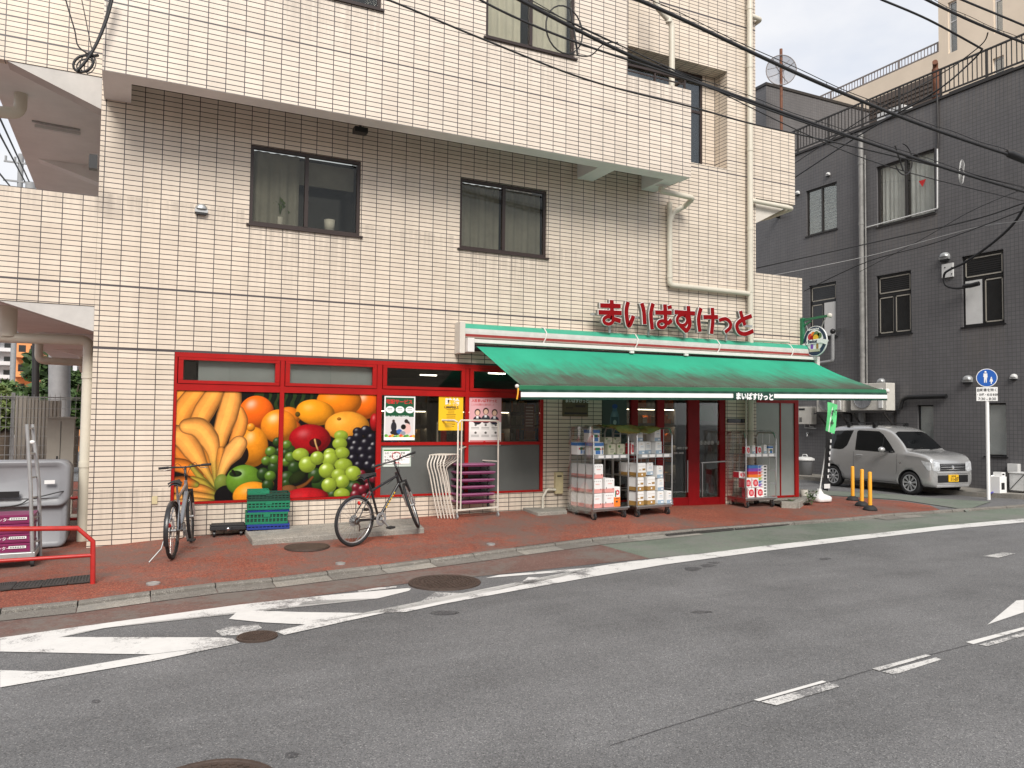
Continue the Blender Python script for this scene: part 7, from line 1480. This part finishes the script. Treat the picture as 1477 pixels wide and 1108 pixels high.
b.lathe([(0, 3.412), (.038, 3.412), (.045, 3.40)], (0, 0, .69), 16, axis='x', sm=False); b.build('grille_bars', 'chrome', t)
b = MB(); b.box(3.33, 3.41, -.52, .52, .53, .575); b.box(3.33, 3.405, -.54, .54, .21, .27); b.build('bumper_trim', 'silver_car', t, bevel=.015)
conform('intake', [(-.50, .33), (-.50, .50), (.50, .50), (.50, .33)], 'front', 'black', off=.01)
b = MB(); b.box(3.40, 3.42, -.165, .165, .345, .51); NP = b.build('number_plate', 'plate_yellow', t)
def ctext(s_, size, p, par, m='black'):
    c = bpy.data.curves.new('t', 'FONT'); c.body = s_; c.size = size; c.extrude = .0006; c.align_x = 'CENTER'; c.offset = size*.03
    o = bpy.data.objects.new('t', c); col.objects.link(o); bpy.context.view_layer.update(); mm = bpy.data.meshes.new_from_object(o.evaluated_get(bpy.context.evaluated_depsgraph_get())); bpy.data.objects.remove(o)
    mm.materials.clear(); mm.materials.append(M[m]); mm.name = 'lettering'; mm.transform(Matrix(((0,0,1,p[0]),(1,0,0,p[1]),(0,1,0,p[2]),(0,0,0,1)))); o = bpy.data.objects.new('lettering', mm); col.objects.link(o); o.parent = par
ctext('11-07', .115, (3.421, .02, .365), NP); ctext('品川 580', .04, (3.421, 0, .462), NP)
for x in (FXW, RXW):
    for s in (-1, 1):
        yo = s*.725; yi = s*.56
        b = MB(); b.lathe([(WR-.085, yi), (WR-.01, yi), (WR, yi+s*.02), (WR, yo-s*.02), (WR-.012, yo), (WR-.075, yo-s*.004), (WR-.085, yo-s*.02)], (x, 0, WR), 36, axis='y'); w_ = b.build('wheel', 'rubber', t)
        b = MB(); b.lathe([(0, yo-s*.035), (.19, yo-s*.035), (.200, yo-s*.01)], (x, 0, WR), 32, axis='y', m=1); b.lathe([(.178, yo-s*.012), (.186, yo-s*.002), (.200, yo-s*.002), (.203, yo-s*.012)], (x, 0, WR), 32, axis='y'); b.lathe([(0, yo+s*.0), (.035, yo-s*.001), (.045, yo-s*.012)], (x, 0, WR), 16, axis='y')
        for k in range(9):
            an = 2*math.pi*k/9+.2; ca, sa = math.cos(an), math.sin(an); q = lambda r, u: (x+r*ca-u*sa, yo-s*(.012 if r < .1 else .006), WR+r*sa+u*ca)
            b.add([q(.03, -.013), q(.185, -.030), q(.185, .030), q(.03, .013)], [(0, 1, 2, 3) if s < 0 else (3, 2, 1, 0)])
        b.build('rim', ['hub_silver', 'black'], w_)
for s in (-1, 1):
    b = MB(); b.ball((2.12, s*.87, 1.06), .075, .095, .07, n=16); b.bar((2.20, s*.73, 1.0), (2.14, s*.82, 1.02), .05, .04, 1); b.build('mirror', ['silver_car', 'black'], t)
    b = MB(); b.tube([(1.20, s*.745, .885), (1.22, s*.768, .885), (1.37, s*.768, .885), (1.39, s*.745, .885)], .013, 8); b.build('handle', 'silver_car', t)
    for x in (.78, 1.62):
        b = MB(); b.box(x-.05, x+.05, s*.50, s*.58, 1.60, 1.69); b.box(x-.03, x+.03, s*.53, s*.6, 1.67, 1.73); b.build('rack_foot', 'black', t)
for x in (.78, 1.62): b = MB(); b.bar((x, -.6, 1.72), (x, .6, 1.72), .04, .025); b.build('roof_bar', 'black', t)
for pl in ([(1.075, .25), (1.08, .97), (1.088, .97), (1.083, .25)], [(2.40, .30), (2.44, .60), (2.43, .97), (2.438, .97), (2.448, .60), (2.408, .30)], [(1.09, .262), (2.40, .262), (2.40, .27), (1.09, .27)]): conform('panel_gap', pl, 'side', 'black', off=.002, step=.2)
conform('indicator', [(2.53, .74), (2.57, .74), (2.57, .765), (2.53, .765)], 'side', 'chrome', off=.006)
# tail lamp and roof spoiler
conform('tail_lamp', [(.045, .45), (.05, .72), (.10, .74), (.13, .5)], 'side', 'amber_reflector', mirror=True)
# place by the visible front wheel (its outer face is the car's right side)
ch, sh = math.cos(hd), math.sin(hd); lx, ly = FXW, -.70
t.location = (float(a[0])-(lx*ch-ly*sh), float(a[1])-(lx*sh+ly*ch), z0+.0); t.rotation_euler = (0, 0, hd)


# ------------------------------------------------------------------ left passage: big chest, trolley, rail, fence
gz = lambda x, y: G(x, y)
tl, tr = onY(0, 668, .25), onY(88, 664, .25); z0 = gz(-.8, .3)+.03
t = empty('storage_chest', (-1.2, .6, z0-.03), label='big rounded grey plastic storage chest under the walkway', cat='chest')
x0, x1 = -2.1, -.29; zt = float(tr[2])
def rrect(x0, x1, z0, z1, r, n=6):
    o = []
    for cx, cz, a0 in ((x1-r, z0+r, -90), (x1-r, z1-r, 0), (x0+r, z1-r, 90), (x0+r, z0+r, 180)):
        for i in range(n+1): an = R(a0+90*i/n); o.append((cx+r*math.cos(an), cz+r*math.sin(an)))
    return o
def softbox(b, rings):  # rings: (y, inset) along y of a rounded rectangle
    vs = []; n = None
    for (y, x0, x1, z0, z1, r) in rings:
        q = rrect(x0, x1, z0, z1, r); n = len(q); vs += [(p[0], y, p[1]) for p in q]
    b.add(vs, [(i*n+j, (i+1)*n+j, (i+1)*n+(j+1) % n, i*n+(j+1) % n) for i in range(len(rings)-1) for j in range(n)] + [tuple(range(n)), tuple(range((len(rings)-1)*n, len(rings)*n))[::-1]], 0, True)
zm = lerp(z0, zt, .52)
b = MB(); softbox(b, [(.30, x0+.08, x1-.09, z0+.06, zm+.05, .07), (.26, x0+.04, x1-.05, z0+.02, zm+.06, .09), (.28, x0, x1-.02, z0, zm+.06, .1), (.95, x0, x1-.02, z0, zm+.06, .1), (1.0, x0+.05, x1-.06, z0+.05, zm, .08)]); b.build('body', 'grey_plastic', t)
b = MB(); softbox(b, [(.28, x0+.1, x1-.12, zm+.03, zt-.08, .06), (.22, x0+.05, x1-.06, zm-.03, zt-.03, .10), (.23, x0+.0, x1-.0, zm-.05, zt-.01, .13), (.5, x0, x1, zm-.05, zt, .13), (.95, x0, x1-.0, zm-.05, zt-.02, .13), (1.0, x0+.06, x1-.06, zm, zt-.08, .1)]); b.build('lid', 'grey_plastic', t)
b = MB(); b.box(-1.35, -.86, .205, .222, zm+.08, zm+.16); b.build('handle_recess', 'black', t); b = MB(); q0, q1 = onY(64, 693, .2), onY(79, 698, .2); b.box(q0[0], q1[0], .208, .216, q1[2], q0[2]); b.build('sticker', 'paper_white', t)
b = MB(); b.tube(curve_pts([(x0+.3, .235, zm-.06), (-.95, .215, zm-.03), (-.75, .215, zm+.05), (-.55, .215, zm+.10), (-.38, .225, zm+.14), (-.31, .25, zm+.13)], 6), .008, 5); b.build('seam', 'black', t)
b = MB(); b.box(x0+.1, -.45, .4, .9, z0-.03, z0+.02); b.build('skid', 'black', t)
# red guard rail
yr = float(onG(133, 842)[1]); t = empty('guard_rail', (.1, yr, gz(.1, yr)), label='bright red tube guard rail ending at the building corner', cat='guard rail')
b = MB(); z_ = gz(.1, yr); P = [tuple(map(float, onY(x, y, yr))) for x, y in [(-60, 764), (112, 762), (134, 781), (134, 843)]]; P[-1] = (P[-1][0], yr, z_-.05); b.tube(P, .026, 8); b.build('hoop', 'red_rail', t)
b = MB(); b.tube([tuple(map(float, onY(-60, 813, yr))), tuple(map(float, onY(133, 801, yr)))], .02, 8); b.build('lower_bar', 'red_rail', t)
# small red rails behind
b = MB(); 
for (xa, ya, xb, yb) in ((98, 719, 127, 717), (98, 749, 127, 748)): b.tube([tuple(map(float, onY(xa, ya, 1.6))), tuple(map(float, onY(xb, yb, 1.6)))], .025, 6)
P = onY(127, 740, 1.6); b.tube([(float(P[0]), 1.6, 0.0), (float(P[0]), 1.6, .8)], .025, 6); b.build('guard_rail', 'red_rail', label='short red rail in shadow behind the storage chest', cat='guard rail')
b = MB(); q = onG(106, 735); b.box(-.6, -.2, 1.9, 2.5, -.1, .16); b.build('block', 'concrete', label='low grey concrete block behind the drain pipe', cat='block', bevel=.01)
# trolley with purple crates
a = onG(50, 818); xt, yt = float(a[0]), float(a[1]); zg = gz(xt, yt)
t = empty('trolley', (xt, yt, zg), label='grey flat trolley with a leaning ladder-like handle, cut off by the left edge', cat='trolley')
ztop = float(onY(40, 803, yt)[2]); b = MB(); b.box(xt-.95, xt+.0, yt, yt+.55, ztop-.02, ztop+.05); b.prism([(xt-.85, ztop-.021), (xt-.12, ztop-.021), (xt-.2, ztop-.06), (xt-.35, ztop-.03), (xt-.6, ztop-.03), (xt-.75, ztop-.06)], 'y', yt+.01, yt+.54); b.build('deck', 'galv', t, bevel=.008)
for x, y in ((xt-.03, yt+.06), (xt-.03, yt+.48), (xt-.9, yt+.06)): b = MB(); b.cyl((x-.018, y, zg+.045), (x+.018, y, zg+.045), .045, 14); b.bar((x, y, zg+.05), (x, y, ztop-.02), .05, .04); b.build('caster', 'rubber', t)
b = MB(); L0, L1 = onY(47, 806, yt+.02), onY(39, 612, yt+.02); R0, R1 = onY(58, 802, yt+.5), onY(47, 612, yt+.5)
L0, L1, R0, R1 = [Vector(map(float, v)) for v in (L0, L1, R0, R1)]; b.tube([L0, L0.lerp(L1, .55)+Vector((.01, 0, 0)), L1], .022, 8); b.tube([R0, R0.lerp(R1, .55)+Vector((.03, 0, 0)), R1], .022, 8)
for f_ in (.12, .3, .45, .6, .78, .97): b.bar(L0.lerp(L1, f_), R0.lerp(R1, f_), .02)
b.build('handle_frame', 'galv', t); b = MB(); q = L0.lerp(L1, .93); b.ball((q.x+.05, q.y, q.z-.1), .03, .012, .022); b.build('tag', 'paper_white', t)
zc_ = ztop+.052; CW = None
for i in range(4):
    b = MB() if i == 0 else None
    h = (float(onY(20, 742, yt+.05)[2])-zc_)/4 if i == 0 else h
    if i == 0:
        w_ = .62; b.box(0, w_, 0, .42, 0, h*.93); b.box(-.008, w_+.008, -.008, .428, h*.72, h*.93); b.box(.02, w_-.02, -.004, -.0005, h*.12, h*.2)
        b.box(w_*.62, w_*.9, -.012, -.0085, h*.40, h*.66, 1)
        for k in range(9): b.box(w_*.64+k*.017, w_*.64+k*.017+.009, -.0135, -.0125, h*.46, h*.60, 2)
        CW = o = b.build('crate', ['purple', 'paper_white', 'ink'], loc=(0, 0, 0)); 
        tx = text('センター', h*.42, 'ink_white', (.22, -.0130, h*.30), None, extrude=.0005); tx.parent = CW
    else: o = copy_tree(CW)
    xe_ = float(onY(47, 775, yt+.05)[0]); o.location = (xe_-.62, yt+.05, zc_+i*h); tag(o, label='purple crate with a white label on the trolley, '+('lowest', 'second lowest', 'second highest', 'topmost')[i]+' of four', cat='crate', group='purple crates on the trolley')
# welded mesh fence, panels, cabinet
FY = 3.0; fx0, fx1 = float(onY(-40, 600, FY)[0]), -.12; zt = float(onY(19, 568, FY)[2]); zb_ = gz(-1, 3)
t = empty('mesh_fence', (fx0, FY, zb_), label='pale galvanised wire mesh fence across the passage', cat='fence')
b = MB(); x = fx0
while x < fx1: b.bar((x, FY, zb_+.08), (x, FY, zt), .007); x += .075
z = zb_+.1; k = 0
while z < zt: b.bar((fx0, FY-.006, z), (fx1, FY-.006, z), .009); z += .15
b.bar((fx0, FY-.008, zt-.05), (fx1, FY-.008, zt-.05), .02); b.build('mesh', 'galv', t)
for xp in (float(onY(18, 600, FY)[0]), fx1-.02): b = MB(); b.bar((xp, FY+.03, zb_-.1), (xp, FY+.03, zt+.02), .05, .05); b.build('post', 'galv', t)
CP = 3.9; 
for i, (xa, xb, lb) in enumerate(((22, 40, 'narrow pale board behind the mesh fence at the far left'), (41, 56, 'second pale board behind the mesh fence, beside the black pole'), (56, 88, 'wide corrugated pale panel behind the mesh fence'))):
    X0, X1 = float(onY(xa, 600, CP)[0]), float(onY(xb, 600, CP)[0]); b = MB(); zt2 = float(onY(30, (571, 574, 577)[i], CP)[2]); n = max(2, int((X1-X0)/.05))
    for j in range(n): u0, u1 = lerp(X0, X1, j/n), lerp(X0, X1, (j+.6)/n); b.box(u0, u1, CP-.02, CP, -.2, zt2)
    b.box(X0, X1, CP+.001, CP+.02, -.2, zt2); b.build('panel', 'cabinet', label=lb, cat='panel')
X0, X1 = float(onY(67, 650, 2.6)[0]), float(onY(106, 650, 2.6)[0]); zt2 = float(onY(87, 604, 2.6)[2]); b = MB(); b.box(X0, X1, 2.6, 2.9, zb_, zt2); b.box(X0-.02, X1+.02, 2.58, 2.92, zt2+.001, zt2+.03); b.box((X0+X1)/2-.004, (X0+X1)/2+.004, 2.595, 2.599, zb_+.1, zt2-.04, 1); b.box((X0+X1)/2-.05, (X0+X1)/2-.03, 2.585, 2.598, 1.0, 1.08, 1)
b.build('cabinet', ['cabinet', 'black'], label='tall beige metal cabinet behind the wire fence', cat='cabinet')
def post(name, x, y0, y1, Y, r, m, label, cat):
    q, q1 = onY(x, y1, Y), onY(x, y0, Y); b = MB(); b.cyl((float(q[0]), Y, -.5), (float(q1[0]), Y, float(q1[2])), r, 14); return b.build(name, m, label=label, cat=cat)
post('steel_pole', 52, 380, 700, 9, .075, 'black_pole', 'thin black pole seen beyond the walkway at the left', 'pole')
post('utility_pole', 86, 440, 700, 13.0, .27, 'pole_concrete', 'thick grey concrete utility pole beyond the walkway', 'utility pole')
# background trees and houses far beyond the passage
def tree(px, py, Y, rx, rz, label, n=2600, leaf=.22, m='leaves'):
    c = onY(px, py, Y); C0 = Vector((float(c[0]), Y, float(c[2]))); rn = random.Random(int(px*7+py)); t = empty('tree', (C0.x, Y, -.5), label=label, cat='tree', group='trees beyond the passage')
    b = MB(); b.tube([(C0.x, Y, -.5), (C0.x+.1, Y, C0.z-rz*.3), (C0.x, Y, C0.z+rz*.3)], [.28, .2, .08], 8)
    for i in range(7): an = rn.uniform(0, 6.28); b.tube([(C0.x, Y, C0.z-rz*.4), (C0.x+rx*.6*math.cos(an), Y+rx*.5*math.sin(an), C0.z+rn.uniform(-.2, .6)*rz)], [.1, .03], 6)
    b.build('trunk', 'bark', t); b = MB(); cl = []
    for i in range(34):
        d = Vector((rn.gauss(0, 1), rn.gauss(0, 1), rn.gauss(0, 1))).normalized()*rn.random()**.45; cl.append((C0.x+d.x*rx*.85, Y+d.y*rx*.85, C0.z+d.z*rz*.85))
    for cc_ in cl: leafclump(b, cc_, n//34, rx*.28, leaf, rnd=rn)
    b.build('crown', m, t)
tree(78, 545, 30, 1.45, 1.9, 'dark green tree standing between the orange house and the concrete pole'); tree(45, 590, 24, 1.05, 1.0, 'rounded dark tree behind the mesh fence'); tree(2, 592, 17, .75, .7, 'light green tree at the far left edge', n=2200, leaf=.16, m='leaves_light')
tree(104, 585, 26, .8, 1.6, 'low dark tree beside the thick concrete pole')
tree(12, 572, 34, .9, .8, 'small green tree in front of the white house at the left edge', n=1400)
def house(x0, x1, yt_, Y, m, label, floors=5, cols=4):
    a, c_ = onY(x0, yt_, Y), onY(x1, yt_, Y); X0, X1, Z1 = float(a[0]), float(c_[0]), float(a[2]); t = empty('house', ((X0+X1)/2, Y, -.8), label=label, cat='building', group='houses far beyond the passage')
    b = MB(); b.box(X0, X1, Y, Y+8, -.8, Z1); b.build('wall', m, t)
    b = MB(); b.box(X0-.1, X1+.1, Y-.1, Y+8, Z1+.01, Z1+.3); b.build('roof', 'far_white', t)
    for f_ in range(floors):
        zf = lerp(0, Z1, (f_+.25)/floors); hgt = Z1/floors
        for k in range(cols):
            xa = lerp(X0, X1, (k+.2)/cols); xb = lerp(X0, X1, (k+.8)/cols); b = MB(); b.box(xa, xb, Y-.03, Y-.005, zf+.1*hgt, zf+hgt*.55); b.build('window', 'window_dark', t)
        b = MB(); b.box(X0, X1, Y-.9, Y-.02, zf-.12*hgt, zf-.05*hgt); b.box(X0, X1, Y-.9, Y-.85, zf-.05*hgt, zf+.15*hgt); b.build('balcony', m, t)
    return t
house(-30, 21, 470, 62, 'far_white', 'white apartment block with balconies far away at the left edge', 8, 3)
house(24, 58, 492, 52, 'far_orange', 'orange walled house beyond the trees at the left', 5, 2)
house(88, 128, 560, 48, 'far_orange', 'small orange house low behind the mesh fence', 2, 2)
house(60, 140, 520, 70, 'far_white', 'pale building far off between the pole and the tiled wall', 4, 5)
house(-60, 10, 640, 40, 'far_white', 'low white house behind the fence at the left edge', 2, 3)
# distant power pole seen over the parapet
PY = 46; q = onY(30, 236, PY); b = MB(); b.cyl((float(q[0]), PY, -.5), (float(q[0]), PY, float(q[2])+.6), .16, 8)
for zz in (0, -1.2): b.bar((float(q[0])-.9, PY-.1, float(q[2])+zz), (float(q[0])+.9, PY-.1, float(q[2])+zz), .1)
for k in (-.8, -.3, .3, .8): b.cyl((float(q[0])+k, PY-.1, float(q[2])), (float(q[0])+k, PY-.1, float(q[2])+.35), .07, 6)
b.cyl((float(q[0])+.6, PY-.2, float(q[2])-2.2), (float(q[0])+.6, PY-.2, float(q[2])-1.2), .3, 10); b.build('power_pole', 'pole_concrete', label='distant power pole with crossarms seen above the left parapet', cat='utility pole')
# small clutter by the dark wall
q = onG(1461, 713); zz = G(q[0], q[1])+.1; X0 = float(q[0])
t = empty('handcart_box', (X0, float(q[1]), zz), label='white box on a small cart by the dark wall at the right edge', cat='box')
A0, A1 = onZ(1456, 712, zz), onZ(1500, 716, zz); b = MB(); w_ = .85; b.box(0, w_, 0, .5, .10, .50); b.box(-.02, w_+.02, -.02, .52, .50, .525); o = b.build('body', 'light_plastic', t, bevel=.01); 
b = MB(); [b.bar((w_*.03, -.012, .12), (w_*.40, -.012, .48), .012) or b.bar((w_*.40, -.012, .12), (w_*.03, -.012, .48), .012)]; b.box(w_*.46, w_*.5, -.02, -.001, .1, .5); b.box(.55, w_, -.018, -.001, .1, .22); b.build('straps', 'black', t)
t.location = (float(A0[0]), float(A0[1]), zz-.02); t.rotation_euler = (0, 0, math.atan2(float(A1[1]-A0[1]), float(A1[0]-A0[0])))
o.parent = t
for c2 in t.children: c2.location = (0, 0, 0); c2.data.transform(Matrix.Translation((X0, float(q[1]), zz)))
q = onZ(1446, 712.5, zz); b = MB(); x_, y_ = float(q[0]), float(q[1]); b.box(x_-.13, x_+.13, y_-.02, y_+.25, zz, zz+.40); b.box(x_-.02, x_+.12, y_+.0, y_+.2, zz+.401, zz+.5); b.box(x_-.0, x_+.09, y_-.001, y_+.21, zz+.43, zz+.47, 1); b.box(x_-.07, x_+.05, y_-.024, y_-.0205, zz+.1, zz+.26, 1); b.build('jerrycan', ['white_plastic', 'black'], label='white plastic jerrycan standing by the dark wall near the sign pole', cat='canister', bevel=.012)
q = onX(1446, 687, XD-.3); b = MB(); x_, y_ = float(q[0]), float(q[1]); zt2 = float(onX(1446, 681, XD-.3)[2]); b.box(x_-.12, x_+.12, y_-.13, y_+.13, .1, zt2); b.tube([(x_-.14, y_+.12, zt2-.08), (x_-.22, y_+.14, zt2-.1), (x_-.22, y_+.14, zt2-.35)], .03, 6); b.build('standpipe', ['steel'], label='square metal water standpipe with a tap against the dark wall', cat='standpipe')
b = MB(); P = curve_pts([tuple(map(float, onZ(x, y, zz+.03))) for x, y in [(1428, 712), (1434, 709), (1440, 705), (1446, 708), (1452, 704), (1460, 707)]], 6); b.tube(P, .02, 6)
for k in range(4): b.tube([(P[-1].x+.12*math.cos(u), P[-1].y+.03*k, P[-1].z+.16+.14*math.sin(u)) for u in np.linspace(0, 6.28, 16)], .018, 6)
b.build('hose', 'hose_blue', label='blue garden hose coiled on the footing at the right edge', cat='hose')
q = onX(1465, 676, XD); b = MB(); b.box(XD-.13, XD-.003, q[1]-.12, q[1]+.12, q[2]-.08, q[2]+.12); b.build('outlet_cover', 'light_plastic', DB)

# ------------------------------------------------------------------ overhead cables
def cab(pts, r, label, m='cable', messenger=False, n=6, sub=8, cat='cable', grp='overhead cables'):
    P = curve_pts([tuple(map(float, onY(x, y, Y))) for x, y, Y in pts], sub); b = MB(); b.tube(P, r, n)
    if messenger:
        Q = [p+Vector((0, 0, r*2.6+.012*math.sin(i*.9))) for i, p in enumerate(P)]; b.tube(Q, r*.28, 4)
        for i in range(0, len(P), 3): b.tube([Q[i], P[i]+Vector((.0, -r, 0)), P[i]-Vector((0, 0, r*1.1))], r*.16, 4)
    return tag(b.build('overhead_cable', m), label=label, cat=cat, group=grp)
cab([(860, -24, -3), (960, 17, -3), (1150, 106, -3), (1300, 169, -3), (1400, 205, -3), (1477, 230, -3), (1560, 256, -3)], .028, 'thick black cable sagging from top centre to the closure at the right edge', messenger=True)
cab([(700, -30, -3.3), (750, 0, -3.3), (920, 85, -3.3), (1100, 152, -3.3), (1250, 205, -3.3), (1400, 254, -3.3), (1560, 300, -3.3)], .024, 'thick black cable crossing the recessed balcony just below the top one', messenger=True)
cab([(640, -38, -3.3), (700, 4, -3.35), (820, 57, -3.35), (1000, 118, -3.35), (1200, 190, -3.3), (1560, 302, -3.3)], .014, 'thin black cable running just under the second thick one')
cab([(500, -18, -2.6), (560, 0, -2.6), (700, 58, -2.6), (850, 116, -2.6), (1000, 155, -2.6), (1090, 180, -2.6), (1250, 216, -2.6), (1477, 270, -2.6), (1560, 290, -2.6)], .013, 'thin twisted black wire across the balcony front, lowest of the main ones', sub=14)
cab([(1270, -1, -1.5), (1340, 29, -1.5), (1417, 71, -1.5)], .022, 'cable running from the top right down to the tie point over the roof railing')
cab([(1417, 71, -1.5), (1398, 92, -1.2), (1345, 135, -.5), (1245, 192, 1.5), (1145, 257, 6)], .018, 'cable falling from the tie point across the dark roof to the tiled corner')
cab([(1320, -10, -1.8), (1337, 0, -1.8), (1400, 30, -1.8), (1477, 62, -1.8), (1560, 95, -1.8)], .027, 'thick cable in the top right corner over the pale building', messenger=True)
cab([(1360, -12, -2.0), (1400, 5, -2.0), (1477, 37, -2.0), (1560, 74, -2.0)], .022, 'upper thin cable in the very top right corner')
cab([(1425, 47, -1.6), (1418, 62, -1.4), (1390, 85, -1), (1360, 105, 0), (1255, 165, 1.5), (1147, 235, 6)], .014, 'slack thin cable looping down from the top right bundle')
cab([(1090, 387, 3), (1250, 352, 1), (1400, 318, -1), (1477, 293, -2.4), (1560, 265, -3)], .014, 'thin black wire in front of the dark windows, upper of the lower pair', sub=14)
cab([(1160, 420, 4), (1250, 378, 2), (1350, 350, 0), (1477, 303, -2.6), (1560, 270, -3)], .011, 'thin black wire in front of the dark windows, lower of the pair')
cab([(1090, 402, 3), (1250, 370, 1.5), (1400, 330, -.6), (1477, 318, -2.4), (1560, 300, -3)], .008, 'fine pale wire crossing the dark wall', m='cable_grey')
cab([(1240, 392, 3), (1330, 345, 1), (1400, 305, -1), (1477, 272, -2.6)], .007, 'fine black wire rising to the right past the dark drainpipe')
cab([(745, -5, -3.3), (990, 110, -3.35), (1250, 230, -3.2), (1477, 290, -3.1), (1560, 310, -3.1)], .008, 'fine black wire below the second thick cable')
# coils and loops hung on the cables
b = MB(); c = onY(814, 43, -3.3); C0 = Vector(map(float, c)); rr = .27
b.tube([C0+Vector((rr*math.cos(u), 0, rr*math.sin(u)*1.15)) for u in np.linspace(0, 6.28, 24)], .010, 6); b.tube([C0+Vector((.09, 0, .3)), C0+Vector((.14, 0, .05)), C0+Vector((.20, 0, -.28))], .014, 6); b.tube(curve_pts([C0+Vector((.05, 0, -.3)), C0+Vector((.38, 0, -.26)), C0+Vector((.6, 0, -.05)), C0+Vector((.82, 0, .02))], 6), .009, 6)
b.build('cable_loop', 'cable', label='round slack cable loop hanging by the upper middle window', cat='cable loop')
b = MB(); C0 = Vector(map(float, onY(1388, 243, -3.2)))
for k in range(6): b.tube([C0+Vector((.012*k+.07*math.cos(u), .012*k, .15*math.sin(u)-.02*k)) for u in np.linspace(.4, 5.9, 18)], .0035, 5, closed=False)
b.build('cable_coil', 'light_plastic', label='pale coil of thin wire hanging from the cables at the right', cat='cable coil')
b = MB(); C0 = Vector(map(float, onY(1303, 230, -3.2))); b.tube([C0+Vector((.22*math.cos(u), 0, .26*math.sin(u))) for u in np.linspace(-2.6, 1.6, 20)], .010, 6); b.tube([C0+Vector((-.2, 0, .2)), C0+Vector((0, 0, -.2))], .014, 6); b.build('cable_loop', 'cable', label='half loop of cable in front of the curtained window', cat='cable loop')
b = MB(); p0, p1 = Vector(map(float, onY(1452, 220, -3))), Vector(map(float, onY(1492, 236, -3))); b.tube([p0, p0.lerp(p1, .1), p0.lerp(p1, .9), p1], [.04, .075, .075, .04], 12); b.build('cable_closure', 'black', label='black cable splice closure on the thick cable at the right edge', cat='closure')
# bundle tied at the upper left corner of the projection
b = MB()
for pts, r_ in (([(164, -10), (155, 25), (140, 62), (124, 88), (110, 103)], .018), ([(161, -10), (152, 28), (138, 64), (122, 90)], .014), ([(92, -10), (100, 18), (108, 45), (112, 65), (124, 76), (135, 80)], .009), ([(116, -10), (124, 30), (130, 60), (134, 78)], .006)):
    b.tube(curve_pts([tuple(map(float, onY(x, y, -1.15))) for x, y in pts], 6), r_, 6)
for cx, cy, rx, ry, r_ in ((120, 92, 14, 12, .016), (126, 90, 10, 14, .007), (130, 94, 8, 12, .006), (122, 94, 11, 9, .008)):
    C0 = [tuple(map(float, onY(cx+rx*math.cos(u)-3*math.sin(u), cy+ry*math.sin(u), -1.13))) for u in np.linspace(0, 6.28, 20)]; b.tube(C0, r_, 6)
b.tube([tuple(map(float, onY(134, 81, -1.1))), tuple(map(float, onY(141, 80, -1.02)))], .02, 6)
b.build('cable_bundle', 'cable', label='tangle of black cables tied at the upper left building corner', cat='cable bundle')
for p0, p1, lb in (((-5, 160), (42, 262), 'thin wire above the left parapet, upper one'), ((-5, 185), (36, 262), 'thin wire above the left parapet, middle one'), ((-5, 245), (20, 275), 'thick wire low in the left sky gap')):
    b = MB(); b.tube([tuple(map(float, onY(*p0, 14))), tuple(map(float, onY(*p1, 30)))], .03, 5); b.build('overhead_cable', 'cable', label=lb, cat='cable', group='wires in the left sky gap')
# buildings across the road (behind the viewer): added to darken the glass reflections and block sky light
b = MB(); b.box(-26, -5, -32, -24, -.6, 8.5); b.box(-4, 9, -33, -25, -.6, 7); b.box(10.5, 30, -34, -26, -.6, 10); 
opp = b.build('unseen_opposite_row', 'far_cream', loc=(0, -25, -.6), label='plain row of unseen buildings across the road, added to darken reflections', cat='building')
